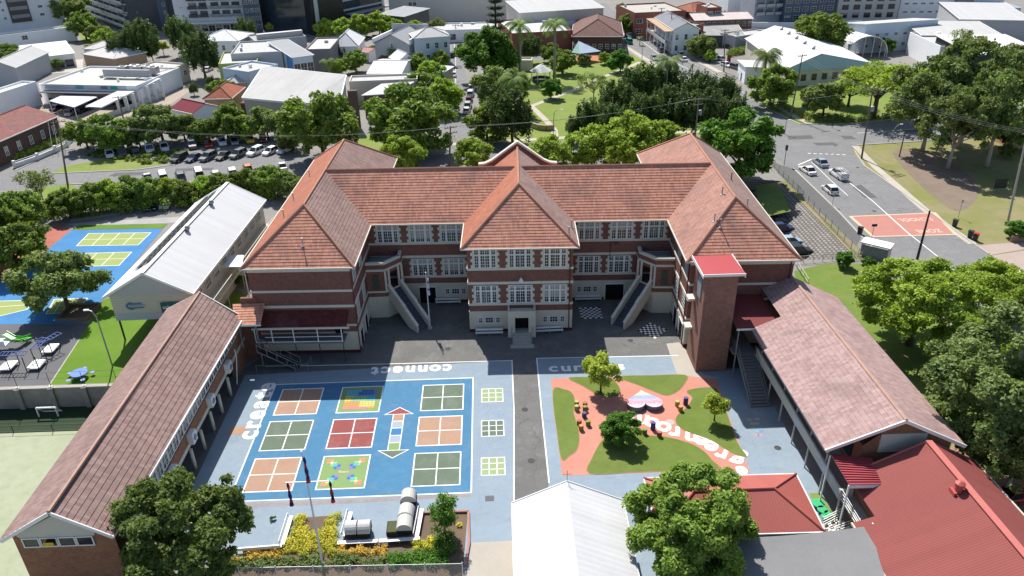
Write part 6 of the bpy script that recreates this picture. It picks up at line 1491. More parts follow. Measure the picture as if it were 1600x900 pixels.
def car_proto(kd):
    L, W, H = dict(sedan=(4.7, 1.8, 1.45), hatch=(4.2, 1.76, 1.5), suv=(4.65, 1.86, 1.72), ute=(5.2, 1.86, 1.78), van=(5.0, 1.9, 1.98), truck=(8.5, 2.4, 3.2))[kd]
    root = T('parked_car' if kd not in ('van', 'truck') else kd, '', {'van': 'van', 'truck': 'truck', 'ute': 'utility'}.get(kd, 'car'))
    h = W/2; bl = H*.56 if kd != 'truck' else 1.5
    # lower body: cross-sections along its length (nose at +Y)
    prof = {'sedan': [(-.5, .5, .72), (-.47, .36, .92), (-.3, .3, .98), (.12, .3, 1.0), (.3, .3, .94), (.45, .34, .78), (.5, .45, .6)],
            'hatch': [(-.5, .45, .8), (-.48, .36, 1.0), (-.3, .3, 1.0), (.15, .3, 1.0), (.33, .3, .94), (.46, .34, .76), (.5, .45, .6)],
            'suv': [(-.5, .45, .85), (-.48, .36, 1.0), (-.3, .3, 1.0), (.15, .3, 1.0), (.32, .3, .98), (.46, .36, .84), (.5, .48, .66)],
            'ute': [(-.5, .5, 1.0), (-.49, .4, 1.02), (-.1, .34, 1.02), (.18, .34, 1.02), (.32, .34, 1.0), (.47, .4, .9), (.5, .5, .7)],
            'van': [(-.5, .4, .95), (-.49, .34, 1.0), (-.2, .3, 1.0), (.3, .3, 1.0), (.42, .3, .95), (.48, .34, .8), (.5, .42, .6)],
            'truck': [(-.5, .5, .6), (-.49, .5, .62), (0, .5, .62), (.2, .4, .62), (.21, .3, 1.0), (.49, .3, 1.0), (.5, .4, .9)]}[kd]
    m = MB(); secs = []
    for y, zb, zt in prof:
        k_ = 1 - .10*(abs(y)/.5)**4; z0, z1 = zb*.6*bl if kd != 'truck' else zb, zt*bl; w = h*k_
        secs.append([(-w*.9, y*L, z0), (w*.9, y*L, z0), (w, y*L, z0+(z1-z0)*.3), (w*.99, y*L, z0+(z1-z0)*.72), (w*.9, y*L, z1), (-w*.9, y*L, z1), (-w*.99, y*L, z0+(z1-z0)*.72), (-w, y*L, z0+(z1-z0)*.3)])
    loft(m, secs[::-1])
    # cabin: glass band and painted roof
    c0, r0, r1, c1 = {'sedan': (-.36, -.22, .02, .2), 'hatch': (-.47, -.36, .04, .24), 'suv': (-.48, -.42, .06, .24), 'ute': (-.12, -.08, .12, .27), 'van': (-.49, -.47, .24, .42), 'truck': (.2, .21, .4, .49)}[kd]
    zb = (bl*.99) if kd != 'truck' else 1.45; zr = H if kd != 'truck' else 2.5; wb_, wr = h*.9, h*.72
    def loop(z, a, b, w): return [(-w, a*L, z), (w, a*L, z), (w, b*L, z), (-w, b*L, z)]
    g = MB(); loft(g, [loop(zb-.02, c0, c1, wb_), loop(zr-.07, r0, r1, wr)])
    loft(m, [loop(zr-.075, r0-.005, r1+.005, wr+.015), loop(zr-.02, r0+.01, r1-.015, wr-.02), loop(zr, r0+.05, r1-.06, wr*.75)])
    for sx in (-1, 1):     # pillars
        for ta, tb in ((c0, r0), (c1, r1), ((c0+c1)/2-.01, (r0+r1)/2-.01)):
            m.bar((sx*(wb_+.005), ta*L, zb), (sx*(wr+.01), tb*L, zr-.06), .07)
        m.box(sx*(h+.02)-.08, sx*(h+.02)+.08, c1*L-.25, c1*L-.12, zb, zb+.14)
    if kd == 'ute':
        m2 = MB()
        for a in (-.9, .9): m2.box(a*h-.04, a*h+.04, -.5*L, -.14*L, bl, bl+.35)
        m2.box(-.9*h, .9*h, -.5*L, -.49*L, bl, bl+.3); m2.box(-.8*h, .8*h, -.46*L, -.2*L, bl+.02, bl+.42)
        for x in (-.55, 0, .55): m2.bar((x, -.48*L, H+.1), (x, .08*L, H+.1), .12)
        for y in (-.4, -.16, .05):
            m2.bar((-.7, y*L, H+.02), (.7, y*L, H+.02), .06)
            if y < 0:
                for x in (-.7, .7): m2.bar((x, y*L, bl), (x, y*L, H), .05)
    if kd == 'truck':
        m2 = MB(); m2.box(-1.2, 1.2, -.5*L, .18*L, 1.0, 3.2)
    m.mesh_ = None
    link('body', m.mesh('body', PAINTS['white']), root); link('window', g.mesh('window', CGL), root)
    if kd == 'ute': link('tray', m2.mesh('tray', M('tray_alloy', (.5, .5, .5), rough=.4)), root)
    if kd == 'truck': link('cargo_box', m2.mesh('cargo_box', WHITE), root)
    wr_ = .33 if kd != 'truck' else .48; wm = MB(); k_ = 14
    wm2 = MB(); base = [(wr_*math.cos(2*math.pi*i/k_), wr_*math.sin(2*math.pi*i/k_)) for i in range(k_)]
    loft(wm, [[(-.1, a, b) for a, b in base], [(.1, a, b) for a, b in base]]); loft(wm2, [[(-.108, a*.6, b*.6) for a, b in base], [(.108, a*.6, b*.6) for a, b in base]])
    tm, rm = wm.mesh('wheel', TYRE), wm2.mesh('rim', RIM)
    for sx in (-1, 1):
        for y in (-.3, .3):
            o = link('wheel', tm, root); o.location = (sx*(h-.1), y*L, wr_); link('rim', rm, o)
    for nm, y, mt, z in (('headlight', .492, HL, .62), ('tail_light', -.497, TL, .8)):
        lm = MB(); lm.box(-.2, .2, -.06, .06, -.07, .07); me = lm.mesh(nm, mt)
        for sx in (-1, 1): o = link(nm, me, root); o.location = (sx*h*.66, y*L*.985, z*bl)
    q = MB(); q.box(-h*.5, h*.5, L*.485, L*.498, bl*.42, bl*.55); q.box(-.26, .26, -L*.503, -L*.497, bl*.55, bl*.66); link('trim', q.mesh('trim', CHR), root)
    return Proto(root)
CARP = {k: car_proto(k) for k in ('sedan', 'hatch', 'suv', 'ute', 'van', 'truck')}
def car(px, py, kd, col, head, label, group=None, z=0.):
    """head: a second place of the photograph the nose points to"""
    p = at(px, py, z+.6); q = at(head[0], head[1], z+.6); d = q-p
    r = CARP[kd].put((p.x, p.y, z), math.atan2(-d.x, d.y), label, group, mats={'body': PAINTS[col]})
    return r
def hd(px, py, dx, dy): return (px+dx, py+dy)
# queue at the lights
g1_ = 'cars waiting at the intersection'
car(1282, 253, 'sedan', 'paleblue', (1262, 239), 'pale blue sedan ahead of the white utility at the lights', g1_); car(1262, 265, 'sedan', 'white', (1242, 252), 'white sedan first in the kerb lane at the lights', g1_)
car(1310, 272, 'ute', 'white', (1288, 257), 'white utility with roof racks behind the pale blue sedan', g1_); car(1297, 295, 'hatch', 'white', (1280, 281), 'white hatchback last in the kerb lane at the lights', g1_)
car(1590, 433, 'suv', 'white', (1540, 395), 'white wagon parked at the right edge below the pink driveway')
car(1013 + 9, 90, 'sedan', 'silver', (1032, 100), 'silver sedan driving towards the intersection'); car(1068, 92, 'sedan', 'white', (1056, 83), 'white sedan heading away beside the palm'); car(1063, 84, 'hatch', 'white', (1053, 76), 'white hatchback just ahead of the white sedan')
car(983, 65, 'van', 'teal', (975, 57), 'teal van parked beside the brown-roofed building'); car(990, 56, 'suv', 'black', (985, 48), 'black car in front of the teal van'); car(984, 55, 'suv', 'white', (979, 47), 'white car beside the black car'); car(1036, 71, 'van', 'sky', (1028, 64), 'bright blue van parked on the far kerb'); car(1033, 78, 'suv', 'grey', (1025, 71), 'dark car parked behind the bright blue van')
car(998, 46, 'truck', 'white', (1006, 60), 'white box truck coming down the main road', None)
g2_ = 'dark and white cars parked along the street kerb'
L1 = [(280, 247, 'suv', 'black'), (303, 246, 'sedan', 'navy'), (325, 245, 'suv', 'grey'), (350, 243, 'sedan', 'black'), (372, 241, 'suv', 'grey'), (399, 237, 'suv', 'white'), (422, 236, 'hatch', 'white'), (446, 233, 'suv', 'white')]
for (x, y, k, c), lab in zip(L1, ('leftmost black wagon in the angled kerb row', 'navy sedan second in the angled kerb row', 'grey wagon third in the angled kerb row', 'black sedan fourth in the angled kerb row', 'charcoal wagon just left of the white cars', 'large white wagon first of three white cars', 'white hatchback in the middle of three white cars', 'white wagon last of the angled kerb row')): car(x, y, k, c, (x-13, y+6), lab, g2_)
g3_ = 'cars in the shaded car park row'
for (x, y, k, c), lab in zip([(171, 240, 'hatch', 'white'), (191, 238, 'suv', 'grey'), (212, 237, 'sedan', 'black'), (234, 233, 'suv', 'white'), (257, 230, 'suv', 'white'), (300, 226, 'ute', 'grey'), (325, 224, 'hatch', 'red'), (347, 221, 'suv', 'white'), (366, 220, 'hatch', 'silver'), (390, 217, 'van', 'yellow'), (411, 216, 'hatch', 'maroon'), (435, 213, 'ute', 'teal'), (457, 211, 'hatch', 'red'), (472, 207, 'sedan', 'red')],
    ('white hatchback leftmost under the car park trees', 'grey wagon under the car park trees', 'black sedan under the car park trees', 'white wagon between two car park trunks', 'white wagon right of the olive tree trunk', 'dark grey utility left of the red hatchback', 'bright red hatchback in the shaded row', 'white wagon right of the red hatchback', 'silver hatchback left of the yellow van', 'yellow van in the shaded row', 'maroon hatchback beside the yellow van', 'teal utility near the end of the shaded row', 'red hatchback beside the teal utility', 'red sedan half hidden by the big spreading tree')): car(x, y, k, c, (x+3, y+9), lab, g3_)
g4_ = 'cars parked on the school side of the street'
for (x, y, k, c), lab in zip([(230, 276, 'sedan', 'silver'), (255, 277, 'van', 'white'), (282, 275, 'suv', 'grey'), (311, 272, 'van', 'white'), (337, 272, 'hatch', 'silver'), (363, 269, 'suv', 'white'), (387, 262, 'hatch', 'orange'), (441, 259, 'sedan', 'white')],
    ('silver sedan leftmost on the school side', 'white van second on the school side', 'grey wagon between the white vans', 'white van right of the grey wagon', 'silver hatchback right of the white vans', 'white wagon above the pale roof ridge', 'orange hatchback half hidden by the row trees', 'white sedan behind the left wing')): car(x, y, k, c, (x-3, y-8), lab, g4_)
for (x, y, k, c), lab in zip([(225, 318, 'hatch', 'blue'), (240, 319, 'sedan', 'navy'), (260, 317, 'suv', 'white'), (268, 308, 'sedan', 'silver'), (284, 314, 'hatch', 'red')], ('blue hatchback under the clipped trees', 'navy sedan beside the blue hatchback', 'white wagon left of the red hatchback under the clipped trees', 'silver car behind the white wagon under the clipped trees', 'red hatchback beside the pale roof')): car(x, y, k, c, (x-5, y+8), lab, 'cars under the clipped trees')
# side street
g5_ = 'cars parked in the side street'
for (x, y, k, c, s), lab in zip([(708, 116, 'sedan', 'white', -1), (702, 136, 'suv', 'silver', -1), (697, 152, 'hatch', 'white', -1), (695, 160, 'hatch', 'red', -1), (693, 168, 'suv', 'white', -1), (737, 137, 'van', 'white', 1), (735, 146, 'suv', 'white', 1), (733, 155, 'hatch', 'maroon', 1), (731, 164, 'suv', 'silver', 1), (729, 172, 'hatch', 'white', 1), (705, 86, 'suv', 'black', -1), (709, 84, 'hatch', 'navy', -1)],
    ('white sedan alone in the middle of the side street', 'silver wagon on the left kerb of the side street', 'white hatchback above the red one at left kerb', 'red hatchback at the left kerb of the side street', 'white wagon nearest on the left kerb of the side street', 'white van farthest up the right kerb of the side street', 'white wagon below the white van on the right kerb', 'maroon hatchback on the right kerb of the side street', 'silver wagon below the maroon hatchback', 'white hatchback nearest on the right kerb of the side street', 'black wagon beside the pale blue house', 'navy hatchback beside the pale blue house')): car(x, y, k, c, (x+2*s, y-9), lab, g5_)
# carport and shops at the left
for (x, y, k, c), lab in zip([(8, 168, 'sedan', 'white'), (25, 161, 'suv', 'white'), (40, 157, 'hatch', 'silver'), (52, 155, 'suv', 'white'), (57, 150, 'sedan', 'maroon'), (112, 175, 'suv', 'silver'), (88, 168, 'sedan', 'navy'), (128, 172, 'suv', 'black'), (140, 166, 'sedan', 'white'), (190, 170, 'suv', 'grey'), (205, 162, 'sedan', 'navy'), (58, 102, 'suv', 'white'), (70, 99, 'sedan', 'white'), (80, 97, 'hatch', 'white'), (325, 108, 'sedan', 'white')],
    ('white sedan leftmost below the white walled shop', 'white wagon second below the white walled shop', 'silver hatchback in the shop car row', 'white wagon beside the maroon sedan', 'maroon sedan at the end of the shop car row', 'silver wagon in front of the white carport', 'navy sedan under the white carport', 'black wagon under the white carport', 'white sedan at the right post of the white carport', 'grey wagon behind the colonnade', 'navy sedan farther up behind the colonnade', 'white wagon left of three by the long white shed', 'white sedan middle of three by the long white shed', 'white hatchback right of three by the long white shed', 'white sedan below the green walled building')): car(x, y, k, c, (x+10, y-5), lab, 'cars by the shops at upper left')
for (x, y, k, c), lab in zip([(878 + 8, 69, 'hatch', 'red'), (933, 73, 'sedan', 'white'), (944, 74, 'suv', 'black'), (955, 73, 'suv', 'grey'), (965, 74, 'sedan', 'black'), (1112, 90, 'suv', 'white'), (1128, 92, 'hatch', 'silver'), (1138, 73, 'sedan', 'black'), (1135, 101, 'hatch', 'white'), (1150, 105, 'suv', 'grey'), (1168, 117, 'sedan', 'grey')],
    ('small red hatchback beside the brown-roofed building', 'white sedan along the brown-roofed building', 'black wagon along the brown-roofed building', 'grey wagon along the brown-roofed building', 'black sedan at the right end of the brown-roofed building', 'white wagon in front of the clipped shrub', 'silver hatchback right of the white wagon by the shrub', 'black sedan on the pale drive above the hedge', 'white hatchback near the white hall door', 'grey wagon near the white hall door', 'grey sedan nearest the road by the white hall')): car(x, y, k, c, (x+9, y+3), lab, 'cars in the park side lots')
for (x, y, k, c), lab in zip([(1213, 345, 'hatch', 'navy'), (1221, 357, 'suv', 'navy'), (1236, 376, 'hatch', 'paleblue'), (1248, 392, 'suv', 'black')], ('navy hatchback farthest down beside the right wing', 'dark blue wagon below the embankment', 'pale blue hatchback below the embankment', 'black wagon nearest in the sunken car park')): car(x, y, k, c, (x+30, y-2), lab, 'cars in the sunken car park', PITZ)
car(1596, 772, 'hatch', 'red', (1640, 765), 'red car at the right edge beside the red-roofed hall')

# ---------------------------------------------------------------- poles, wires, signs
def power_pole(px, py, top, label, cross=2, lean=0., r=.17, trans=False, mat=TIMB):
    p = at(px, py); h = aty(top[0], top[1], p.y).z; t = T('power_pole', label, 'pole', (p.x, p.y, 0))
    q = aty(top[0], top[1], p.y)-p
    m = MB(); m.tube([(0, 0, 0), (q.x*.5, 0, h*.5), (q.x, 0, h)], [r*1.25, r, r*.75], 8); m.build('pole', mat, t, world=False)
    if cross:
        m = MB()
        for i in range(cross): z = h-.35-1.1*i; m.bar((q.x-1.25, -.5, z), (q.x+1.25, .5, z), .14); [m.lathe([(.05, 0), (.07, .1), (.03, .22)], (q.x+1.2*k_, .48*k_, z+.07), 6) for k_ in (-.95, -.5, .5, .95)]
        m.build('crossarm', TIMB, t, world=False)
    if trans: m = MB(); m.lathe([(.35, 0), (.38, .1), (.38, 1.0), (.2, 1.15)], (q.x*.7+.6, 0, h*.68), 10); m.build('transformer', MET, t, world=False)
    return p+Vector((q.x, 0, h-.2))
tops = {}
tops['a'] = power_pole(1346, 248, (1364, 138), 'tall timber power pole at the street corner with crossarms', 2, trans=True); tops['b'] = power_pole(1433, 405, (1453, 329), 'dark leaning power pole standing behind the flat-topped tree', 0, mat=BARKD)
tops['c'] = power_pole(1084, 235, (1092, 153), 'grey power pole behind the right school wing with transformer', 2, trans=True, mat=M('pole_grey', (.25, .23, .21), var=.2)); tops['d'] = power_pole(702, 262, (704, 197), 'power pole behind the left main roof ridge', 2)
tops['e'] = power_pole(106, 290, (90, 188), 'dark power pole beside the street island at left', 1); tops['f'] = power_pole(193, 186, (184, 150), 'power pole at the foot of the colonnade', 1)
tops['g'] = power_pole(1235, 185, (1254, 85), 'slim timber pole in front of the white hall', 1); tops['h'] = power_pole(1575, 345, (1606, 205), 'pale power pole at the right edge of the verge', 1, mat=M('pole_pale', (.4, .37, .33), var=.15))
tops['i'] = power_pole(1030, 62, (1034, 12), 'left pole of the pair in front of the verandah pub', 1); tops['j'] = power_pole(1046, 73, (1050, 20), 'right pole of the pair in front of the verandah pub', 1); tops['k'] = power_pole(1131, 112, (1133, 46), 'power pole beside the white hall car park', 2)
tops['l'] = power_pole(697, 170, (670, 128), 'leaning power pole among the side street trees', 1); tops['m'] = power_pole(712, 62, (712, 38), 'power pole beside the pale blue house', 1); tops['n'] = power_pole(1405, 245, (1418, 190), 'short timber pole on the grass verge', 0, r=.12)
def wire(a, b, label, off=(0,), sag=.9, r=.022):
    m = MB()
    for o in off:
        A_, B_ = a+Vector((o, o*.4, .1)), b+Vector((o, o*.4, .1)); n = 10
        m.tube([A_.lerp(B_, i/n)-Vector((0, 0, sag*4*(i/n)*(1-i/n))) for i in range(n+1)], r, 4, cap=False)
    props(m.build('power_line', M('wire', (.22, .22, .22), rough=.5)), label, 'wires', 'overhead power lines')
wire(tops['a'], tops['h'], 'wires from the corner pole to the right edge pole', (-1, 0, 1)); wire(tops['g'], tops['a'], 'wires from the hall pole to the corner pole', (-1, 0, 1)); wire(tops['k'], tops['g'], 'wires between the car park pole and the hall pole', (-1, 0, 1)); wire(tops['i'], tops['k'], 'wires from the pub pole to the car park pole', (-.6, .6))
wire(tops['d'], tops['c'], 'wires behind the main roof between the two school poles', (-1, 0, 1), 1.2); wire(tops['d'], tops['l'], 'wires running up the side street', (-.8, .8)); wire(tops['e'], tops['f'], 'wires from the street island pole to the colonnade pole', (-.5, .5)); wire(tops['d'], tops['e'], 'long wires along the street behind the left wing', (-.5, .5), 2.5); wire(tops['c'], tops['a'], 'wires from the school pole over the road to the corner pole', (-.6, .6), 1.5); wire(tops['l'], tops['m'], 'wires along the upper side street', (0,))
def lamp(px, py, top, label, arm=(1.5, 0), name='street_lamp', mat=None):
    p = at(px, py); q = aty(top[0], top[1], p.y)-p; h = q.z; t = T(name, label, 'lamp post', (p.x, p.y, 0)); mat = mat or MET
    m = MB(); m.tube([(0, 0, 0), (q.x*.9, 0, h*.9), (q.x+arm[0]*.4, arm[1]*.4, h), (q.x+arm[0], arm[1], h+.1)], [.1, .08, .06, .05], 7); m.build('pole', mat, t, world=False)
    m = MB(); m.box(q.x+arm[0]-.15, q.x+arm[0]+.45*(1 if arm[0] > 0 else -1), arm[1]-.13, arm[1]+.13, h+.03, h+.16) if arm[0] > 0 else m.box(q.x+arm[0]-.45, q.x+arm[0]+.15, arm[1]-.13, arm[1]+.13, h+.03, h+.16); m.build('lamp_head', WHITE, t, world=False)
lamp(176, 573, (148, 487), 'tall grey flood lamp post on the bright turf', (-1.0, .3)); lamp(864, 215, (866, 172), 'curved lamp post at the lower edge of the park', (1.6, 0)); lamp(1003, 92, (1005, 60), 'lamp post on the park side of the main road', (-1.2, 0)); lamp(1387, 222, (1402, 195), 'lamp post on the corner below the gums', (.8, 0)); lamp(1226, 210, (1229, 188), 'short post at the intersection beside the tree', (.5, 0)); lamp(757, 118, (757, 85), 'lamp post under the huge round tree', (.8, 0))
# three pale flag masts by the old house at left
for i, (x, tx) in enumerate(((80, 72), (89, 80), (100, 90))):
    p = at(x+2, 232+i*2); q = aty(tx, 172+i*2, p.y)-p; t = T('mast', ['left', 'middle', 'right'][i]+' one of three pale masts beside the old tiled house', 'mast', (p.x, p.y, 0), 0, 'pale masts by the old tiled house'); m = MB(); m.tube([(0, 0, 0), (q.x, 0, q.z)], [.07, .035], 6); m.build('pole', WHITE, t, world=False)
# traffic lights, bus shelter, bins, signs
def tlight(px, py, label, h=3.4):
    p = at(px, py); t = T('traffic_light', label, 'traffic light', (p.x, p.y, 0)); m = MB(); m.tube([(0, 0, 0), (0, 0, h)], .06, 6); m.build('pole', DARK, t, world=False)
    m = MB(); m.box(-.22, .22, -.15, .12, h-1.0, h+.1); m.build('signal_head', DARK, t, world=False); m = MB()
    for i in range(3): m.ball((0, -.14, h-.8+.33*i), .1)
    m.build('lens', M('lens_dim', (.05, .03, .02), rough=.2), t, world=False)
tlight(1225, 258, 'black traffic light at the corner nearest the school', 4.2); tlight(1300, 200, 'black traffic light across the intersection')
p = at(1366, 402); bsr = T('bus_shelter', 'small bus shelter with flat white roof beside the red road patch', 'shelter', (p.x, p.y, 0), R(-40)); m = MB(); m.prism([(-2.2, -1.2), (2.2, -1.2), (2.2, 1.2), (-2.2, 1.2)], 2.35, 2.55, bottom=True); m.build('roof', WHITE, bsr, world=False)
m = MB(); m.box(-2, 2, -1.0, -.95, .3, 2.1); m.box(-2, -1.95, -.95, .5, .3, 2.1); m.box(1.95, 2, -.95, .5, .3, 2.1); m.build('wall_panel', M('shelter_panel', (.2, .22, .23), rough=.25), bsr, world=False)
m = MB(); [m.box(a-.04, a+.04, b-.04, b+.04, 0, 2.35) for a in (-1.98, 1.98) for b in (-.98, .98)]; m.build('post', MET, bsr, world=False); m = MB(); m.box(-1.6, 1.6, -.8, -.4, .42, .5); m.build('seat', MET, bsr, world=False)
def bin_(px, py, lid, label, z=0):
    p = at(px, py); t = T('wheelie_bin', label, 'bin', (p.x, p.y, 0), R(40), 'wheelie bins along the road'); m = MB(); loft(m, [[(-.26*k_, -.3*k_, zz), (.26*k_, -.3*k_, zz), (.26*k_, .3*k_, zz), (-.26*k_, .3*k_, zz)] for k_, zz in ((.8, .06), (1, 1.0))]); m.build('body', M('bin_dark', (.02, .03, .03), rough=.5), t, world=False)
    m = MB(); m.box(-.29, .29, -.33, .33, 1.0, 1.08); m.build('lid', M('lid_'+lid, {'red': (.5, .02, .03), 'dark': (.03, .04, .04), 'green': (.05, .06, .05)}[lid], rough=.4), t, world=False); t.scale = (1.25, 1.25, 1.25)
bin_(1491, 354, 'green', 'dark bin standing on the grass right of the red road patch'); bin_(1515, 372, 'dark', 'dark lidded bin beside the red lidded bin'); bin_(1523, 376, 'red', 'bin with red lid on the grass verge'); bin_(1343, 366, 'dark', 'small dark bin on the footpath corner of the road patch')
def sign(px, py, top, label, board, mat, name='street_sign', cat='sign'):
    p = at(px, py); h = aty(top[0], top[1], p.y).z; t = T(name, label, cat, (p.x, p.y, 0)); m = MB(); m.tube([(0, 0, 0), (0, 0, h)], .045, 6); m.build('pole', MET, t, world=False); m = MB(); m.box(-board[0]/2, board[0]/2, -.08, -.04, h-board[1], h); m.build('sign_board', mat, t, world=False)
sign(1362, 371, (1363, 350), 'bus stop sign with dark rounded top on the red patch', (.9, .45), M('sign_navy', (.03, .035, .09))); sign(1497, 340, (1505, 312), 'thin grey sign post on the grass verge', (.3, .5), MET); sign(1300, 322, (1302, 303), 'small sign at the kerb in front of the queue', (.4, .4), M('sign_green', (.3, .35, .3)))
sign(1257, 176, (1263, 140), 'red and black banner on the corner lawn', (1.5, 4.2), M('banner_dark', (.2, .02, .03), var=.5, sc_=.6), 'banner'); sign(1256, 176, (1257, 163), 'white and blue sign below the dark banner', (1.8, 1.4), M('sign_pale', (.4, .5, .65)), 'banner'); sign(1560, 300, (1567, 279), 'black estate sign board under the gums', (2.4, 1.9), DARK, 'sign_board'); sign(1097, 85, (1098, 68), 'red round shop sign on a pole', (1.6, 1.9), M('sign_red', (.3, .06, .05))); sign(1138, 100, (1139, 86), 'dark red pylon sign beside the hall', (1.2, 3.0), M('sign_dred', (.22, .05, .05)))
# fence along the embankment and white pipe rail of the lawn
fc = T('mesh_fence', 'green-grey mesh fence along the top of the block embankment', 'fence', (F0.x, F0.y, 0)); m = MB(); a, b = Vector((*at(1206, 256).to_2d(), 0)), Vector((*at(1344, 402).to_2d(), 0)); a.x -= .4; b.x -= .4
for i in range(17): p = a.lerp(b, i/16); m.tube([p, p+Vector((0, 0, 1.6))], .05, 5)
for z in (.1, 1.55): m.tube([a+Vector((0, 0, z)), b+Vector((0, 0, z))], .03, 4)
m.build('post', M('fence_grey', (.2, .22, .2), rough=.5), fc); m = MB(); m.poly([a+Vector((0, 0, .1)), b+Vector((0, 0, .1)), b+Vector((0, 0, 1.55)), a+Vector((0, 0, 1.55))]); m.build('mesh_panel', meshm, fc)
f2 = T('pipe_fence', 'low pale fence round the lawn beside the right wing', 'fence', tuple(at(1262, 411))); f2.location.z = 0; m = MB(); pts_ = [at(1262, 447), at(1240, 412), at(1300, 407), at(1345, 405)]
for u_, v_ in zip(pts_, pts_[1:]):
    for z in (.6, 1.2): m.tube([u_+Vector((0, 0, z)), v_+Vector((0, 0, z))], .04, 5)
    for i in range(5): p = u_.lerp(v_, i/4); m.tube([p, p+Vector((0, 0, 1.2))], .045, 5)
m.build('rail', M('fence_pale', (.5, .48, .4)), f2)
wl = T('white_rail_wall', 'long low white wall with rail curving beside the old tiled house', 'wall', tuple(at(60, 245)[:2])+(0,)); m = MB(); P = px_poly([(24, 262), (60, 250), (88, 238), (106, 229), (112, 222)])
for u_, v_ in zip(P, P[1:]): kerb(m, [u_, v_], .25, 1.0); m.bar((*u_, 1.35), (*v_, 1.35), .1)
for u_ in P: m.box(u_.x-.25, u_.x+.25, u_.y-.25, u_.y+.25, 0, 1.6)
m.build('wall', WHITE, wl)
# ---------------------------------------------------------------- the town beyond the school
_wm = {}
def wmesh(w, h, cols=2, rows=2, fr=WHITE):
    k = (w, h, cols, rows, fr.name)
    if k not in _wm: _wm[k] = window_mesh(w, h, cols, rows, fr, .05, .08)
    return _wm[k]
def bldg(name, label, A, B, C, h, roof, rmat, wmat, rise=1.8, over=.45, wins=(), cat='building', base=False, z0=0., pit=.5, fascia=WHITE, group=None, depth=None, extra=None):
    zz = 0 if base else h
    a, b = at(*A, zz), at(*B, zz); e = (b-a).to_2d(); W = e.length; rz = math.atan2(e.y, e.x)
    if depth is None: c = at(*C, zz); D = abs((c-b).to_2d().dot(Vector((-e.y, e.x)).normalized()))
    else: D = depth
    t = T(name, label, cat, (a.x, a.y, 0), rz, group); t['W'] = W; bd = lambda n, m, mt, par=t, **k: m.build(n, mt, par, world=False, **k)
    o = over if roof != 'flat' else 0
    m = MB()
    if roof == 'flat':
        m.box(0, W, 0, D, z0, h-pit); m.box(0, W, 0, .25, h-pit, h); m.box(0, W, D-.25, D, h-pit, h); m.box(0, .25, .25, D-.25, h-pit, h); m.box(W-.25, W, .25, D-.25, h-pit, h); bd('wall', m, wmat)
        m = MB(); m.poly([(.25, .25, h-pit+.02), (W-.25, .25, h-pit+.02), (W-.25, D-.25, h-pit+.02), (.25, D-.25, h-pit+.02)]); r = bd('roof', m, rmat)
        m = MB(); g = random.Random(label); 
        for i in range(max(2, int(W*D/120))):
            if min(W, D) < 5: break
            x, y = g.uniform(1, W-2.2), g.uniform(1, D-2.2); s = g.uniform(.4, 1.1); m = MB(); m.box(x, x+s*1.2, y, y+s, h-pit, h-pit+g.uniform(.4, 1.1)); bd('roof_unit', m, MET if i % 2 else WHITE, r)
            if i > 8: break
    else:
        x0, x1, y0, y1 = o*.8, W-o*.8, o*.8, D-o*.8
        q = [(-0, 0), (W, 0), (W, D), (0, D)]; R0 = [(*p, h) for p in q]; rm = MB(); fa = MB()
        if roof == 'hip':
            k_ = min(W, D)/2
            r0, r1 = ((k_, D/2, h+rise), (W-k_, D/2, h+rise)) if W >= D else ((W/2, k_, h+rise), (W/2, D-k_, h+rise))
            if W >= D: fs = [[R0[0], R0[1], r1, r0], [R0[1], R0[2], r1], [R0[2], R0[3], r0, r1], [R0[3], R0[0], r0]]
            else: fs = [[R0[0], R0[1], r0], [R0[1], R0[2], r1, r0], [R0[2], R0[3], r1], [R0[3], R0[0], r0, r1]]
            m.box(x0, x1, y0, y1, z0, h-.02); rgs = [(r0, r1)]+[(p, min((r0, r1), key=lambda r: (Vector(r)-Vector(p)).length)) for p in R0]
        elif roof in ('gx', 'gy'):
            if roof == 'gx':
                r0, r1 = (0, D/2, h+rise), (W, D/2, h+rise); fs = [[R0[0], R0[1], r1, r0], [R0[2], R0[3], r0, r1]]
                for x in (x0, x1): m.poly([(x, y0, h-.05), (x, y1, h-.05), (x, D/2, h+rise-.15)])
            else:
                r0, r1 = (W/2, 0, h+rise), (W/2, D, h+rise); fs = [[R0[0], r0, r1, R0[3]], [R0[1], R0[2], r1, r0]]
                for y in (y0, y1): m.poly([(x0, y, h-.05), (x1, y, h-.05), (W/2, y, h+rise-.15)])
            m.box(x0, x1, y0, y1, z0, h-.04); rgs = [(r0, r1)]
        else:
            dz = {'skf': (0, 0, 1, 1), 'skb': (1, 1, 0, 0), 'skl': (0, 1, 1, 0), 'skr': (1, 0, 0, 1)}[roof]
            R0 = [(*p, h+rise*k_) for p, k_ in zip(q, dz)]; fs = [R0]; ins = [(x0, y0), (x1, y0), (x1, y1), (x0, y1)]; rgs = []
            for i in range(4):
                j = (i+1) % 4; m.poly([(*ins[i], z0), (*ins[j], z0), (*ins[j], h-.06+rise*dz[j]), (*ins[i], h-.06+rise*dz[i])])
        for f in fs: rm.poly(f); rm.poly([(x, y, z-.1) for x, y, z in f][::-1])
        bd('wall', m, wmat)
        # make every roof face look up
        r = bd('roof', rm, rmat)
        for i in range(4): fa.bar((R0[i][0], R0[i][1], R0[i][2]-.08), (R0[(i+1) % 4][0], R0[(i+1) % 4][1], R0[(i+1) % 4][2]-.08), .12, .2) if not (roof == 'gx' and i % 2) and not (roof == 'gy' and i % 2 == 0) else None
        if fa.f: bd('fascia', fa, fascia, r)
        if rgs: mm = MB(); ridges(mm, rgs, .14); bd('ridge_cap', mm, rmat, r)
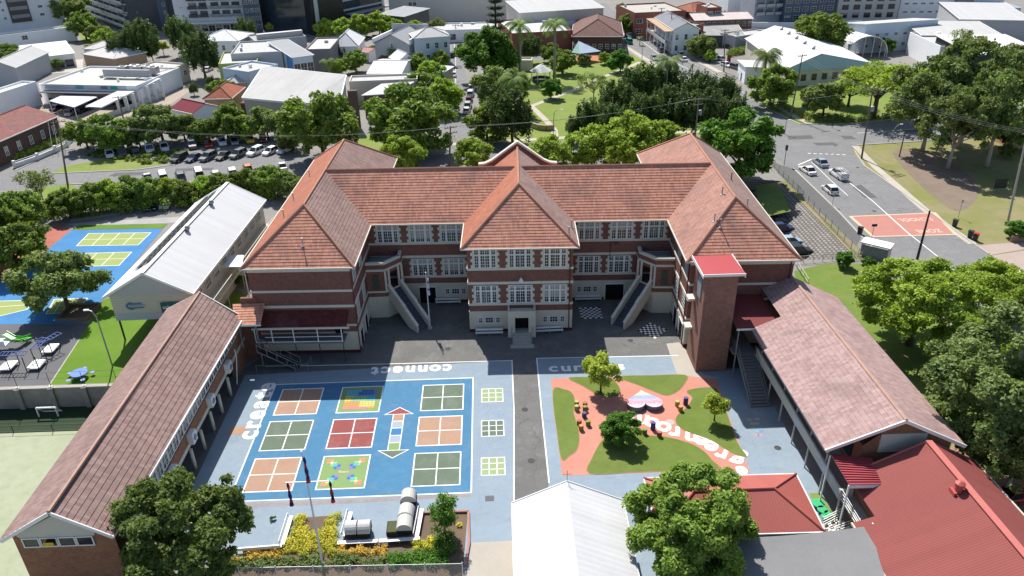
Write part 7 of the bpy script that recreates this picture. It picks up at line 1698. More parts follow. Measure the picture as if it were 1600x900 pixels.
    for wn in wins:
        f, n, rows, w_, hh, zb, dz = wn[:7]; u0, u1 = wn[7:9] if len(wn) > 8 else (0, 1); me = wn[9] if len(wn) > 9 else wmesh(w_, hh)
        ln_ = W if f in 'SN' else D; oo = o*.8
        for rr in range(rows):
            for i in range(n):
                u = (u0+(u1-u0)*(i+.5)/n)*ln_; z = zb+dz*rr
                pos = {'S': (u, oo-.01, z), 'N': (u, D-oo+.01, z), 'E': (W-oo+.01, u, z), 'W': (oo-.01, u, z)}[f]; put_window(t, me, *pos, f)
    if extra: extra(t, W, D, h, bd)
    return t
def pr(c, n, **k): return M('wall_'+n, c, **k)
WW, WC, WG, WBL, WTAN = pr((.8, .81, .82), 'white', var=.06), pr((.6, .56, .48), 'cream', var=.08), pr((.42, .43, .44), 'grey', var=.08), pr((.5, .59, .68), 'pale_blue', var=.06), pr((.42, .3, .2), 'tan', var=.1)
DKF = M('dark_facade', (.065, .072, .085), rough=.35, var=.2); DKB = M('dark_blue_facade', (.075, .11, .165), rough=.35, var=.15); BEI = pr((.52, .5, .455), 'beige', var=.07); PGR = pr((.3, .38, .12), 'green', var=.08); PBL = pr((.1, .24, .45), 'blue', var=.06); BRN = pr((.16, .105, .085), 'brown', pat='brick', col2=(.1, .07, .06))
GR2 = M('mid_grey_roof', (.3, .31, .32), rough=.8, pat='corr', var=.1); OLDW = M('weathered_white_sheet', (.56, .54, .52), rough=.85, pat='corr', var=.12); TERR = M('old_terracotta', (.36, .13, .075), col2=(.25, .09, .06), pat='tile', k=2.0, var=.14); BRT = M('brown_tile', (.2, .115, .095), col2=(.14, .08, .07), pat='tile', k=2.0, var=.12)
def balcony(t, W, D, h, bd, n, rows, u0, u1, zb, dz, mat=DKF, face='S'):
    for r_ in range(rows):
        for i in range(n):
            a, b = W*(u0+(u1-u0)*i/n)+.2, W*(u0+(u1-u0)*(i+1)/n)-.2; m = MB(); z = zb+dz*r_
            m.box(a, b, -1.2, -.02, z-.15, z); m.box(a, b, -1.25, -1.15, z, z+1.0); o = bd('balcony', m, mat)
            q = MB(); q.box(a+.3, b-.3, -.04, -.015, z, z+2.2); q.build('glass_door', GLASSB, o, world=False)
# --- upper left
def ex_tower(t, W, D, h, bd):
    m = MB(); m.box(W*.36, W*.60, -.5, -.02, 5, h-1); o = bd('stair_bay', m, pr((.12, .105, .1), 'brown_bay', var=.1))
    for i in range(12):
        q = MB(); q.box(W*.375, W*.585, -.6, -.51, 6.6+3.1*i, 7.9+3.1*i); q.build('bay_window', M('bay_glass', (.3, .3, .3), rough=.3), o, world=False)
bldg('apartment_tower', 'white apartment tower with a brown central bay at the top left corner', (-22, 62), (106, 46), None, 44, 'flat', WHITE, WW, base=True, depth=16, cat='apartments', wins=[('S', 2, 12, .9, 1.0, 6.5, 3.1, .16, .34), ('S', 1, 12, 1.7, 1.0, 6.5, 3.1, .66, .82), ('S', 1, 12, .6, 2.0, 6.2, 3.1, .88, .97)], extra=ex_tower)
bldg('podium', 'plain white podium wall in front of the white apartment tower', (-30, 83), (122, 63), None, 5.2, 'flat', CONC, WW, base=True, depth=6, wins=[('S', 1, 1, 2.0, 1.6, 2.6, 0, .43, .5)])
def ex_dark(t, W, D, h, bd): balcony(t, W, D, h, bd, 6, 7, .02, .98, 2.0, 3.1, pr((.5, .52, .55), 'rail_grey')); [bd('floor_band', MB().box(0, W, -.3, -.02, 1.8+3.1*i, 2.1+3.1*i), WW) for i in range(7)]
bldg('apartment_block', 'black glass apartment block with stacked balconies beside the tree-lined lane', (138, 26), (207, 53), None, 24, 'flat', DKF, DKF, base=True, depth=22, cat='apartments', wins=[('S', 7, 6, 2.2, 1.7, 1.5, 3.2)], extra=ex_dark)
def ex_mid(t, W, D, h, bd): balcony(t, W, D, h, bd, 3, 7, .05, .95, 3.4, 3.1, pr((.6, .6, .62), 'rail_mid'))
bldg('apartment_block', 'grey and white apartment block between the black block and the slate tower', (207, 50), (242, 46), None, 24, 'flat', CONC, pr((.5, .5, .53), 'mid_grey'), base=True, depth=14, cat='apartments', extra=ex_mid)
bldg('apartment_tower', 'slate blue tower slab left of the pale apartment block', (240, 48), (268, 46), None, 30, 'flat', CONC, DKB, base=True, depth=14, cat='apartments', wins=[('S', 1, 8, 1.0, 1.4, 3, 3.1, .75, .95)])
def ex_pale(t, W, D, h, bd):
    balcony(t, W, D, h, bd, 2, 7, .2, .5, 6.5, 3.1, DKF); balcony(t, W, D, h, bd, 3, 7, .52, .98, 6.5, 3.1, pr((.3, .3, .3), 'rail_pale'))
    m = MB(); m.box(-.5, W*1.02, -3.5, -.05, 4.3, 4.75); bd('canopy', m, WHITE)
bldg('apartment_block', 'pale apartment block with dark balconies and a long white canopy', (280, 54), (386, 50), None, 30, 'flat', CONC, pr((.68, .69, .71), 'pale_grey', var=.06), base=True, depth=16, cat='apartments', wins=[('S', 1, 8, 1.6, .4, 6.8, 3.1, .06, .16), ('S', 9, 1, 2.6, 2.6, .8, 0, .02, .98)], extra=ex_pale)
bldg('apartment_tower', 'dark blue tower slab right of the pale apartment block', (387, 52), (412, 50), None, 30, 'flat', CONC, DKB, base=True, depth=14, cat='apartments', wins=[('S', 3, 8, 1.5, 1.5, 1.6, 3.1)])
def ex_off(t, W, D, h, bd):
    m = MB()
    for u in (.0, .985): m.box(W*u-.6, W*u+.7, -.9, -.05, 0, h)
    bd('column', m, pr((.5, .52, .55), 'column_pale'))
    for z in (3.2, 6.8, 10.4, 14.0, 17.6, 21.2): m = MB(); m.box(.5, W-1, -.5, -.03, z, z+.6); bd('floor_band', m, pr((.5, .54, .58), 'band'))
    m = MB(); m.box(W*.4, W+2, -3, -.05, 5.2, 5.7); bd('canopy', m, pr((.3, .32, .36), 'canopy_grey'))
    m = MB(); [m.box(W*.03*i, W*.03*i+.08, -.12, -.02, 1, h-1) for i in range(1, 33)]; bd('mullion', m, DKF)
bldg('office_block', 'black glass office block with pale columns at the top of the picture', (498, 55), (600, 30), None, 26, 'flat', DKF, M('black_glass', (.03, .042, .055), rough=.08, var=.5, sc_=.2, spec=.9), base=True, depth=30, cat='office', extra=ex_off)
bldg('office_block', 'dark louvred office wing left of the black glass office', (420, 38), (492, 56), None, 16, 'flat', GR2, M('dark_louvre', (.03, .032, .033), rough=.3, pat='louvre', k=6), base=True, depth=14, cat='office')
bldg('shopping_centre', 'long beige windowless shopping centre with rooftop plant', (610, 35), (808, 32), None, 12, 'flat', pr((.5, .49, .46), 'roof_gravel', var=.12), BEI, base=True, depth=60, cat='shopping centre', wins=[('S', 2, 1, 1.5, 1.5, 6.5, 0, .15, .22)])
bldg('low_shop', 'low white flat-roofed shop strip below the beige shopping centre', (640, 48), (800, 44), (800, 33), 4.5, 'flat', PALEMET, WW, wins=[('S', 6, 1, 2.4, 2.2, .8, 0)])
bldg('low_shop', 'low dark-fronted shop with grey roof behind the bright trees', (590, 22), (631, 26), (640, 14), 7, 'skf', GR2, DKF, 1.0)
bldg('shed', 'long white shed with car bays below the white apartment tower', (30, 93), (117, 83), (112, 66), 4.2, 'skf', WHMET, WW, .8, wins=[('S', 5, 1, 2.6, 2.3, .1, 0, .05, .95, wmesh(2.6, 2.3, 1, 1, DKF))])
bldg('cottage', 'tan walled cottage with grey hip roof at left', (127, 84), (178, 92), (180, 74), 4.2, 'hip', OLDW, WTAN, 2.0, cat='house')
bldg('cottage', 'grey hip-roofed cottage behind the tan walled cottage', (128, 76), (176, 78), (172, 68), 4.6, 'hip', OLDW, WG, 1.8, cat='house')
bldg('house', 'white hipped house among the dark trees at upper left', (305, 64), (372, 64), (372, 52), 7.5, 'hip', WHMET, WW, 2.4, cat='house', wins=[('S', 4, 2, 1.1, 1.7, 1.4, 3.0)])
bldg('house', 'pale house corner with green-grey roof at the left edge', (-30, 108), (24, 106), (-2, 84), 6.0, 'gy', PALEMET, WG, 2.2, cat='house')
bldg('shop_hall', 'white walled shop with big flat white roof at the left edge', (-10, 148), (56, 127), (70, 115), 6.5, 'flat', pr((.62, .62, .6), 'roof_pale', var=.07), WW)
def ex_plant(t, W, D, h, bd):
    for i, (u, v) in enumerate(((.52, .6), (.6, .68), (.68, .62), (.76, .66), (.84, .6))):
        m = MB(); m.box(W*u, W*u+2.6, D*v, D*v+2.2, h, h+1.9); o = bd('rooftop_plant', m, WHITE if i % 2 else MET)
        q = MB(); q.lathe([(.7, 0), (.7, .15)], (W*u+1.3, D*v+1.1, h+1.9), 10); q.build('fan', DARK, o, world=False)
    m = MB(); m.box(W*.46, W*.95, D*.42, D*.46, h, h+2.0); bd('plant_screen', m, pr((.5, .51, .52), 'screen', pat='louvre', k=2))
    y = -.06; m = MB(); m.box(W*.06, W*.9, -.05, 0, h-1.2, h-.05, 0)
    m.box(W*.38, W*.46, -.12, -.05, h-1.1, h-.2, 1); m.box(W*.64, W*.71, -.12, -.05, h-1.05, h-.25, 2); m.box(W*.74, W*.81, -.12, -.05, h-1.1, h-.2, 3)
    bd('shop_fascia', m, [pr((.5, .52, .55), 'fascia_pale'), pr((.15, .35, .42), 'sign_teal'), pr((.2, .22, .25), 'sign_grey'), pr((.05, .4, .3), 'sign_green')])
    m = MB(); m.box(W*.05, W*.9, -2.5, -.06, h-1.9, h-1.7); bd('awning', m, DKF)
    m = MB(); m.box(W*.06, W*.9, -.05, -.01, .1, h-2.0); bd('shopfront', m, GLASS)
bldg('shop_row', 'long flat-roofed shop row with rooftop plant and signs on its fascia', (60, 131), (212, 134), (205, 104), 5.5, 'flat', pr((.47, .46, .43), 'roof_worn', var=.12), WW, extra=ex_plant)
bldg('shop_row', 'beige end of the shop row with a blue-grey corner wall', (207, 124), (293, 99), (282, 84), 5.2, 'flat', pr((.5, .48, .43), 'roof_worn2', var=.1), WC, wins=[('S', 3, 1, 1.4, 1.6, 2.0, 0, .62, .98)], extra=lambda t, W, D, h, bd: bd('painted_corner', MB().box(W*.3, W*.62, -.06, -.01, .5, h-.2), pr((.2, .28, .4), 'corner_blue')))
def ex_col(t, W, D, h, bd):
    for i in range(7): m = MB(); x = W*(.03+.155*i); m.box(x, x+.8, -.02, .7, 0, h-.05); bd('column', m, WW)
cp_ = T('carport', 'white flat-roofed carport on posts among the parked cars', 'carport', tuple(at(115, 165)[:2])+(0,)); P = [at(77, 158, 3), at(116, 168, 3), at(152, 152, 3), at(112, 143, 3)]; P2 = [(p.x, p.y) for p in P]
m = MB(); m.prism(P2, 2.9, 3.1, bottom=True); m.build('roof', WHMET, cp_); m = MB(); [m.bar((*p, 0), (*p, 2.9), .15) for p in P2]; m.build('post', WHITE, cp_)
cn = T('colonnade', 'white ramped colonnade walkway beside the shop car park', 'colonnade', tuple(at(190, 186)[:2])+(0,)); a, b = at(163, 187, 0), at(258, 151, 0); d_ = (b-a).normalized(); nn = Vector((-d_.y, d_.x, 0)); m = MB()
q0, q1 = a+Vector((0, 0, 3.2)), b+Vector((0, 0, 5.2)); m.poly([q0, q1, q1+nn*5, q0+nn*5]); m.poly([p-Vector((0, 0, .3)) for p in (q0, q1, q1+nn*5, q0+nn*5)][::-1]); m.poly([q0-Vector((0, 0, .3)), q1-Vector((0, 0, .3)), q1, q0]); m.build('roof', WHMET, cn)
for i in range(7): p = a.lerp(b, .25+.12*i); m = MB(); m.bar(p, p+Vector((0, 0, 2.9+2.0*(.25+.12*i))), .9, .5); m.build('column', WW, cn)
m = MB(); m.poly([a, b, b+Vector((0, 0, 1.4)), a+Vector((0, 0, 1.2))]); m.poly([a+nn*.3, b+nn*.3, b+nn*.3+Vector((0, 0, 1.4)), a+nn*.3+Vector((0, 0, 1.2))]); m.poly([a+Vector((0, 0, 1.2)), b+Vector((0, 0, 1.4)), b+nn*.3+Vector((0, 0, 1.4)), a+nn*.3+Vector((0, 0, 1.2))]); m.build('parapet', CREAM, cn)
bldg('house', 'maroon-roofed cottage with a white awning beyond the street trees', (264, 170), (300, 178), (305, 158), 4.0, 'gx', M('maroon_sheet', (.17, .025, .04), rough=.8, pat='corr'), WW, 1.6, cat='house')
bldg('house', 'terracotta-roofed cottage half hidden by trees left of the church hall', (316, 155), (362, 154), (356, 136), 4.5, 'hip', TERR, WTAN, 2.2, cat='house')
bldg('house', 'small grey pyramid-roofed cottage above the terracotta cottage', (352, 131), (398, 127), (398, 114), 4.5, 'hip', PALEMET, WC, 2.0, cat='house')
def ex_old(t, W, D, h, bd): pass
bldg('hall', 'old dark brick hall with faded red tiled gable roof at the left edge', (-40, 238), (92, 181), (38, 163), 5.2, 'gx', M('faded_red_tile', (.27, .12, .1), col2=(.2, .085, .08), pat='tile', k=2, var=.14), BRICK_D, 2.4, wins=[('S', 6, 1, 1.1, 2.0, 1.6, 0, .1, .98), ('E', 2, 1, 1.1, 2.0, 1.6, 0)])
bldg('gate_lodge', 'pale stone porch at the corner of the old brick hall', (-4, 222), (7, 212), (10, 205), 5.0, 'flat', CONC, WC)
bldg('community_building', 'green walled flat-roofed building right of the dark trees', (341, 100), (402, 96), (398, 78), 7.0, 'flat', pr((.5, .49, .46), 'roof_c', var=.1), PGR, wins=[('S', 2, 1, 1.6, 1.2, 2.5, 0)])
bldg('community_building', 'pale box with white parapet behind the green walled building', (360, 84), (440, 80), (432, 62), 8.5, 'flat', PALEMET, WG)
bldg('community_building', 'flat-roofed pale wing left of the blue walled building', (388, 112), (434, 100), (428, 86), 7.5, 'flat', PALEMET, WBL)
bldg('community_building', 'blue walled building with grey tilted roof above the church hall', (418, 71), (456, 90), (483, 82), 8.0, 'skr', GR2, WBL, 1.2, wins=[('E', 3, 1, 2.0, 3.0, 3.0, 0, .05, .95)], extra=lambda t, W, D, h, bd: bd('painted_corner', MB().box(W*.72, W*.97, .28, .33, .4, h+.1), PBL))
bldg('community_building', 'mauve walled flat-roofed building beside the blue walled one', (476, 77), (516, 76), (514, 58), 7.5, 'flat', pr((.5, .48, .46), 'roof_d', var=.1), pr((.25, .22, .23), 'mauve'))
bldg('rooftop_row', 'cluttered low roofs with plant below the black office', (398, 64), (478, 56), (470, 46), 8.0, 'flat', pr((.36, .35, .33), 'roof_clutter', var=.3, sc_=1.0), WG, extra=lambda t, W, D, h, bd: [bd('rooftop_plant', MB().box(W*u, W*u+2.5, D*.3, D*.3+2, h-.5, h+1.2), MET) for u in (.1, .25, .4, .55, .7, .85)])
bldg('house', 'white pyramid-roofed house with wide eaves in the middle distance', (516, 73), (560, 72), (560, 58), 5.5, 'hip', WHMET, WW, 3.6, cat='house', wins=[('S', 3, 1, 1.2, 1.5, 1.5, 0)])
def ex_gab(t, W, D, h, bd):
    m = MB(); m.box(-.3, W+.3, D-.3, D, h, h+3.5); bd('parapet', m, WG); m = MB(); m.box(-.3, .2, 0, D, h, h+1.6); m.box(W-.2, W+.3, 0, D, h, h+1.6); bd('side_parapet', m, WW)
bldg('house', 'grey gabled house with white parapets left of the pale blue house', (583, 68), (640, 70), (640, 54), 7.0, 'gy', GR2, pr((.42, .43, .45), 'gable_grey'), 3.0, cat='house', wins=[('S', 4, 1, 1.0, 1.6, 1.4, 0), ('S', 1, 1, .8, 1.6, 5.6, 0, .4, .6)], extra=ex_gab)
bldg('house', 'pale blue two-storey house with white roof at the top of the side street', (646, 60), (704, 56), (702, 47), 9.0, 'hip', PALEMET, WBL, 2.2, cat='house', wins=[('S', 3, 2, 1.2, 1.8, 1.8, 3.6, .25, .98)])
bldg('house', 'small red-roofed lean-to in front of the pale blue house', (634, 84), (666, 80), (664, 72), 4.0, 'skf', M('salmon_sheet', (.45, .12, .08), rough=.8, pat='corr'), WTAN, 1.0, cat='house')
bldg('house', 'tiny pink-roofed shed in the garden beside the white pyramid house', (560, 80), (576, 82), (578, 74), 3.4, 'gx', M('pink_sheet', (.4, .2, .2), pat='corr'), WW, .8, cat='house')
bldg('house', 'white gabled cottage with big white roof behind the church hall', (572, 115), (628, 115), (622, 92), 4.6, 'gx', WHMET, WW, 1.5, cat='house')
bldg('house', 'small white gable beside the white cottage near the side street', (622, 96), (652, 92), (648, 84), 5.0, 'gy', WHMET, WW, 2.0, cat='house')
bldg('shed', 'small white-roofed shop at the side street kerb', (668, 114), (688, 116), (690, 105), 4.2, 'skf', WHMET, WC, .6)
# church hall
ch = T('church_hall', 'church hall with huge pale folded roof and tall brown brick pylon', 'hall', tuple(at(480, 175)[:2])+(0,))
a, b, c, d = at(378, 152, 6), at(477, 161, 6), at(541, 117, 9.5), at(411, 103, 9.5); e_ = at(533, 150, 6.5)
m = MB(); m.poly([a, b, e_, c, d][::1]); m.build('roof', M('church_roof', (.46, .455, .44), rough=.85, pat='corr', var=.14, sc_=.15), ch)
m = MB()
for p, q in ((a, b), (b, e_), (e_, c), (d, a), (c, d)): m.bar(p-Vector((0, 0, .25)), q-Vector((0, 0, .25)), .25, .5)
m.build('fascia', WHITE, ch)
m = MB(); ce = (a+b+c+d)/4
for p, q in ((a, b), (b, e_), (e_, c), (c, d), (d, a)): p2, q2 = p.lerp(ce, .03), q.lerp(ce, .03); m.poly([(p2.x, p2.y, 0), (q2.x, q2.y, 0), (q2.x, q2.y, p.z*1.0-.3 if 0 else q.z-.3), (p2.x, p2.y, p.z-.3)])
m.build('wall', pr((.43, .4, .34), 'church_beige'), ch)
m = MB(); p = at(386, 178, 0); q = at(478, 176, 0); m.box(min(p.x, q.x)-1, max(p.x, q.x)+2, p.y-.5, p.y+4, 0, 3.0); m.build('lower_wing', BRN, ch)
p = at(557, 202, 0); m = MB(); m.box(p.x-1.1, p.x+1.1, p.y-.6, p.y+.8, 0, 9.5); m.build('pylon', BRN, ch)
bldg('church_wing', 'grey-roofed brown brick wing right of the brown pylon', (565, 149), (618, 152), (636, 133), 6.0, 'skl', GRMET, BRN, 1.0)
bldg('church_wing', 'long narrow pale roof strip behind the brown brick wing', (545, 127), (652, 123), (655, 114), 6.5, 'flat', PALEMET, WC)
bldg('church_wing', 'low white entrance roof left of the brown pylon', (500, 162), (556, 152), (556, 140), 4.0, 'skf', PALEMET, BRN, .5)
# --- park
gz = at(845, 126); gt = T('gazebo', 'white-roofed octagonal gazebo on the park lawn', 'gazebo', (gz.x, gz.y, 0)); m = MB(); m.lathe([(3.3, 3.0), (1.2, 4.3), (.1, 4.9)], n=8); m.build('roof', WHMET, gt, world=False)
m = MB(); [m.bar((2.9*math.cos(a), 2.9*math.sin(a), 0), (2.9*math.cos(a), 2.9*math.sin(a), 3.05), .16) for a in [R(22.5+45*i) for i in range(8)]]; m.build('post', WHITE, gt, world=False)
m = MB(); m.lathe([(3.0, 0), (3.0, .9), (2.85, .9), (2.85, .1)], n=8); m.build('balustrade', M('gazebo_rail', (.1, .12, .08)), gt, world=False)
bldg('toilet_block', 'small flat-roofed park toilet block left of the gazebo', (805, 94), (831, 94), (831, 89), 3.4, 'flat', CONC, WC)
bldg('restaurant', 'dark brick building with brown hipped tile roof beside the park', (893, 57), (975, 57), (955, 34), 5.5, 'hip', BRT, BRICK_D, 4.2, over=.8, wins=[('S', 8, 1, 1.3, 1.6, 1.3, 0)])
bldg('cinema', 'long red brick wall building with pale flat roof left of the brown-roofed building', (800, 52), (895, 47), (880, 26), 7.0, 'flat', pr((.55, .56, .57), 'roof_e', var=.1), pr((.28, .1, .065), 'red_wall', pat='brick', col2=(.22, .08, .055)))
bldg('mall_wing', 'curved pale mall wing with white roof at the top centre', (812, 20), (945, 12), (920, 0), 10, 'skf', PALEMET, BEI, 1.5)
bldg('mall_wing', 'low white shed row beneath the pale mall wing', (812, 36), (900, 33), (895, 26), 6, 'flat', WHMET, WW)
ps_ = T('shade_sail', 'blue-grey and green shade sails over the park play area', 'shade sail', tuple(at(915, 92)[:2])+(0,))
c_ = [at(893, 82, 3.2), at(904, 64, 5.2), at(939, 80, 3.0), at(905, 84, 3.4)]; m = MB(); m.poly([c_[0], c_[1], c_[3]], 0); m.poly([c_[3], c_[1], c_[2]], 1); m.build('fabric', [M('sail_green', (.16, .27, .22)), M('sail_blue', (.27, .34, .42))], ps_)
m = MB(); [m.tube([(p.x, p.y, 0), (p.x, p.y, p.z+.3)], .09, 6) for p in c_]; m.build('post', MET, ps_)
S('soft_fall', sheet(px_poly([(895, 88), (940, 84), (940, 97), (897, 99)]), .024), M('orange_soft_fall', (.4, .17, .09), var=.2))
pw = T('park_wall', 'curved sandstone wall at the lower entry of the park', 'wall', tuple(at(845, 203)[:2])+(0,)); m = MB(); kerb(m, px_poly([(822, 192), (830, 199), (842, 203), (854, 204), (866, 203)]), .5, 1.3); m.build('wall', pr((.4, .33, .2), 'sandstone', var=.15), pw)
# --- upper right
bldg('brick_block', 'long red brick building with blue windows at the top right of centre', (992, 20), (1072, 16), (1064, 2), 9, 'flat', CONC, pr((.28, .1, .07), 'brick_red2', pat='brick', col2=(.2, .08, .06)), wins=[('S', 5, 2, 2.4, 1.6, 1.6, 3.6, 0, 1, None) if 0 else ('S', 5, 2, 2.4, 1.6, 1.6, 3.6)])
bldg('house', 'terracotta hip-roofed house behind the verandah pub', (1047, 14), (1083, 19), (1078, 6), 6.5, 'hip', TERR, BRICK_D, 2.2, cat='house')
bldg('house', 'small white hip-roofed house beside the terracotta one', (1088, 18), (1108, 18), (1106, 11), 5, 'hip', WHMET, WG, 1.4, cat='house')
def ex_pub(t, W, D, h, bd):
    m = MB(); m.box(0, W*.98, -2.4, -.02, 3.4, 3.6); bd('verandah_floor', m, WG)
    m = MB(); [m.bar((W*u, -2.3, 0), (W*u, -2.3, h-.4), .16) for u in (0, .2, .4, .6, .8, .97)]; bd('post', m, WHITE); m = MB(); m.box(0, W*.98, -2.4, -2.3, 3.6, 4.5); bd('balustrade', m, WG)
    m = MB(); m.box(-.3, W, -2.8, -.02, h-.5, h-.35); bd('verandah_roof', m, WTAN)
bldg('pub', 'two-storey verandah pub with grey hipped roof beside the main road', (1022, 27), (1052, 47), (1075, 34), 8.0, 'gx', M('slate_sheet', (.2, .21, .23), rough=.8, pat='corr'), WW, 2.2, wins=[('S', 6, 2, 1.2, 2.0, .6, 3.5), ('E', 3, 2, 1.1, 1.8, 1.2, 3.5)], extra=ex_pub)
bldg('brick_wing', 'plain red brick wing on the right side of the verandah pub', (1065, 47), (1100, 36), (1098, 28), 7.0, 'flat', GR2, pr((.3, .1, .065), 'brick_red3', pat='brick', col2=(.22, .08, .06)))
bldg('terrace', 'brick motel terrace with pinkish-white low roof at upper right', (1085, 32), (1178, 29), (1174, 19), 6.5, 'gx', M('pinkish_white_sheet', (.55, .48, .45), pat='corr', var=.1), pr((.24, .12, .08), 'brick_brown', pat='brick', col2=(.18, .09, .07)), 1.4, wins=[('S', 10, 2, 1.3, 1.5, 1.2, 2.9)])
bldg('shed', 'cluttered grey awnings below the brick motel terrace', (1098, 55), (1165, 55), (1165, 42), 4.0, 'skf', M('dirty_sheet', (.3, .29, .28), pat='corr', var=.25), DKF, .8)
bldg('shed', 'long pale flat roof behind the white hall', (1150, 57), (1205, 50), (1200, 42), 4.5, 'flat', PALEMET, WG)
bldg('brick_block', 'red brick flats with white trim at the top right', (1105, 12), (1128, 11), (1128, 4), 10, 'flat', CONC, pr((.22, .075, .06), 'brick_red4', pat='brick', col2=(.17, .065, .05)), wins=[('S', 2, 3, 2.0, 1.4, 1.4, 2.9)])
bldg('apartment_block', 'white apartment slab right of the red brick flats', (1136, 22), (1174, 20), None, 22, 'flat', CONC, WW, base=True, depth=12, cat='apartments', wins=[('S', 2, 6, 1.2, 1.2, 2, 3, .5, .95)])
bldg('apartment_block', 'dark grey apartment block with pale floor bands at upper right', (1176, 38), (1222, 36), None, 22, 'flat', CONC, pr((.34, .36, .4), 'dk_grey'), base=True, depth=14, cat='apartments', extra=lambda t, W, D, h, bd: balcony(t, W, D, h, bd, 3, 6, .03, .97, 3.6, 3.1, pr((.45, .46, .48), 'rail_lt')))
bldg('apartment_block', 'dark blue apartment block behind the white boundary wall', (1222, 38), (1300, 34), None, 24, 'flat', CONC, DKB, base=True, depth=14, cat='apartments', wins=[('S', 6, 7, 2.4, 1.7, 1.5, 3.1)])
bw = T('boundary_wall', 'long white boundary wall behind the white hall', 'wall', tuple(at(1230, 42)[:2])+(0,)); m = MB(); kerb(m, px_poly([(1168, 44), (1290, 44), (1345, 40)]), .4, 2.2); m.build('wall', WW, bw)
def ex_hall(t, W, D, h, bd): pass
a, b = at(1228, 108, 5.2), at(1362, 98, 5.2); wh = T('sports_hall', 'wide white-roofed hall with pale blue gable facing the road', 'hall', (a.x, a.y, 0)); ap = at(1288, 86, 8.6); ap.y = (a.y+b.y)/2+.2
bk = at(1163, 60, 5.2)-a; br_ = Vector((bk.x, bk.y, 0)); m = MB(); m.poly([a, ap, ap+br_, a+br_]); m.poly([b, b+br_, ap+br_, ap]); rf = m.build('roof', WHMET, wh)
for i in range(5): p = ap+br_*(.15+.17*i); m = MB(); m.lathe([(.5, -.3), (.5, .5), (.7, .55), (.1, .9)], p, 8); m.build('roof_ventilator', MET, rf)
m = MB(); i1, i2 = a+(b-a)*.03, b-(b-a)*.03; m.poly([(i1.x, i1.y+.5, 0), (i2.x, i2.y+.5, 0), (i2.x, i2.y+.5, 5), (i1.x, i1.y+.5, 5)]); m.poly([(i1.x, i1.y+.5, 0), (i1.x+br_.x, i1.y+br_.y, 0), (i1.x+br_.x, i1.y+br_.y, 5), (i1.x, i1.y+.5, 5)][::-1]); m.poly([(i2.x, i2.y+.5, 0), (i2.x+br_.x, i2.y+br_.y, 0), (i2.x+br_.x, i2.y+br_.y, 5), (i2.x, i2.y+.5, 5)]); m.build('wall', WC, wh)
m = MB(); m.poly([(a.x, a.y-.05, 4.3), (b.x, b.y-.05, 4.3), (b.x, b.y-.05, 5.2), (ap.x, ap.y-.2, 8.5), (a.x, a.y-.05, 5.2)]); m.build('gable_panel', pr((.38, .5, .6), 'gable_blue', var=.05), wh)
for i in range(7): p = i1.lerp(i2, .08+.13*i); put_window(wh, wmesh(1.6, 1.8, 2, 2, DKF), p.x-a.x, p.y-a.y+.48, 1.4, rz=math.atan2((b-a).y, (b-a).x))
bldg('hall_annex', 'white walled annexe with purple door at the left end of the white hall', (1152, 96), (1164, 107), (1180, 80), 4.5, 'skb', WHMET, WW, .5, wins=[('S', 1, 1, 1.0, 2.2, .1, 0, .3, .8, wmesh(1.0, 2.2, 1, 1, M('door_purple', (.06, .05, .16))))])
tn = T('marquee', 'white and blue pop-up tents in front of the blue gable', 'tent', tuple(at(1297, 124)[:2])+(0,)); m = MB()
for i, x in enumerate((1290, 1303)): p = at(x, 124); m.lathe([(2.2, 2.2), (.1, 3.6)], p, 4, i); [m.bar((p.x+1.5*sx, p.y+1.5*sy, 0), (p.x+1.5*sx, p.y+1.5*sy, 2.2), .06) for sx in (-1, 1) for sy in (-1, 1)]
m.build('canopy', [M('tent_white', (.6, .65, .7)), M('tent_blue', (.35, .5, .7))], tn)
# arched shelter
asx = T('arched_shelter', 'white barrel-vaulted shelter beside the white hall', 'shelter', tuple(at(1350, 88)[:2])+(0,)); p0, p1 = at(1325, 83, 1.5), at(1386, 82, 1.5); bk = at(1290, 72, 1.5)-p0; m = MB(); n = 14; Wd = (p1-p0)
arc = [p0+Wd*(.5-.5*math.cos(math.pi*i/n))+Vector((0, 0, 5.2*math.sin(math.pi*i/n))) for i in range(n+1)]
for i in range(n): m.poly([arc[i], arc[i+1], arc[i+1]+bk, arc[i]+bk])
m.build('vault', WHMET, asx, smooth=True); m = MB()
for i in range(0, n+1, 2): m.tube([(arc[i].x, arc[i].y, 0), tuple(arc[i])], .1, 5)
for i in range(n): m.bar(arc[i], arc[i+1], .18)
m.build('frame', WHITE, asx)
bldg('office_building', 'pale blue two-storey building with grey tilted roof behind the arched shelter', (1352, 45), (1468, 37), (1462, 26), 8.0, 'skb', PALEMET, WBL, 1.5, wins=[('S', 8, 2, 1.5, 1.0, 1.8, 3.4), ('W', 3, 1, 1.6, 1.2, 5.0, 0)])
def ex_stair(t, W, D, h, bd): m = MB(); m.box(W*.52, W*.68, -2.2, -.02, 0, h+1.5); bd('stair_tower', m, pr((.27, .26, .25), 'stair_grey')); 
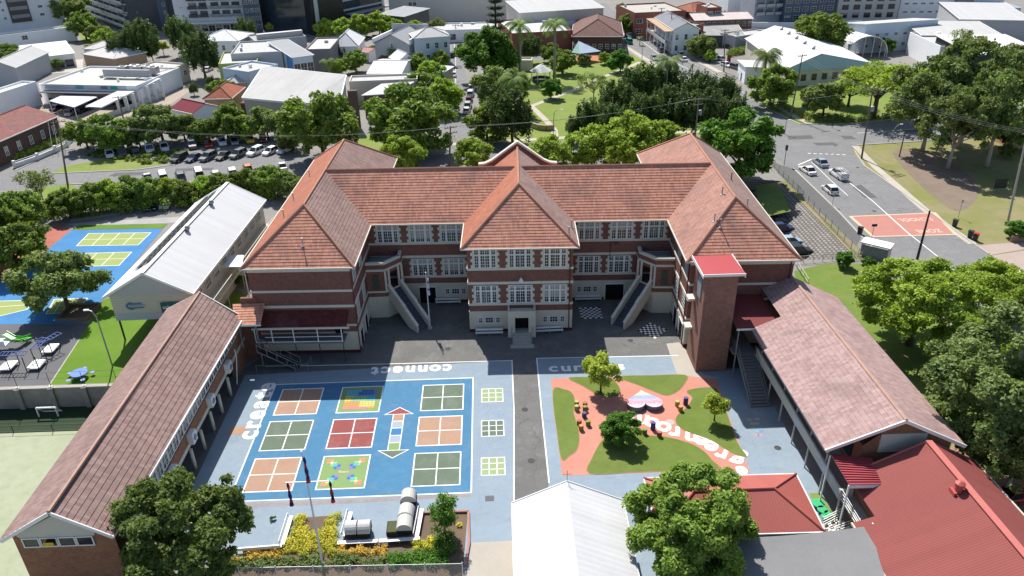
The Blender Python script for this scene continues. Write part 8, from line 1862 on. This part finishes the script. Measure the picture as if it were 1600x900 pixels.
bldg('office_building', 'large white office building with grey stair tower at the top right', (1402, 30), (1562, 28), None, 15, 'flat', PALEMET, WW, base=True, depth=22, cat='office', wins=[('S', 6, 4, 1.8, .7, 2.4, 3.2, .02, .5), ('S', 4, 4, 1.8, .7, 2.4, 3.2, .7, .98)], extra=ex_stair)
bldg('apartment_block', 'concrete apartment frame with dark recesses left of the white office building', (1305, 34), (1400, 32), None, 20, 'flat', CONC, pr((.52, .5, .47), 'concrete_frame'), base=True, depth=16, cat='apartments', wins=[('S', 5, 6, 2.6, 1.9, 1.4, 3.1, .03, .97, wmesh(2.6, 1.9, 1, 1, DKF))])
bldg('warehouse', 'grey-roofed long warehouse at the upper right edge', (1500, 30), (1615, 32), (1610, 12), 7.5, 'skf', GRMET, WG, 1.6, wins=[('S', 3, 1, 1.4, 1.2, 3.2, 0, .02, .2)])
bldg('warehouse', 'wide white-roofed warehouse behind the gum trees', (1520, 85), (1640, 84), (1640, 58), 8.0, 'skf', WHMET, M('dark_shed_wall', (.05, .06, .06), pat='board', k=3), 1.0)
bldg('warehouse', 'pale-roofed warehouse joining the wide white-roofed one', (1440, 55), (1570, 56), (1560, 38), 7.0, 'skf', PALEMET, WC, 1.0)
bldg('warehouse', 'white fronted building corner behind the bright tree tops', (1422, 50), (1470, 72), (1520, 50), 7.0, 'flat', PALEMET, WW)
bldg('house', 'pale house with blue windows near the top right corner', (1556, 12), (1596, 12), (1596, 2), 7, 'flat', GR2, WBL, cat='house', wins=[('S', 3, 2, 1.8, 1.3, 1.3, 2.9)])
bldg('terrace_house', 'pink rendered house with tiled roof at the right edge of the verge', (1588, 198), (1640, 196), (1640, 180), 5.0, 'hip', TERR, pr((.5, .3, .22), 'pink_render'), 1.8, cat='house', wins=[('S', 2, 1, 1.4, 1.3, 1.4, 0)])
pk = T('brick_fence', 'low pink brick fence at the right edge beside the driveway', 'fence', tuple(at(1590, 372)[:2])+(0,)); m = MB(); kerb(m, px_poly([(1578, 378), (1620, 374)]), .3, 1.1); m.build('wall', pr((.35, .2, .16), 'pink_brick'), pk)
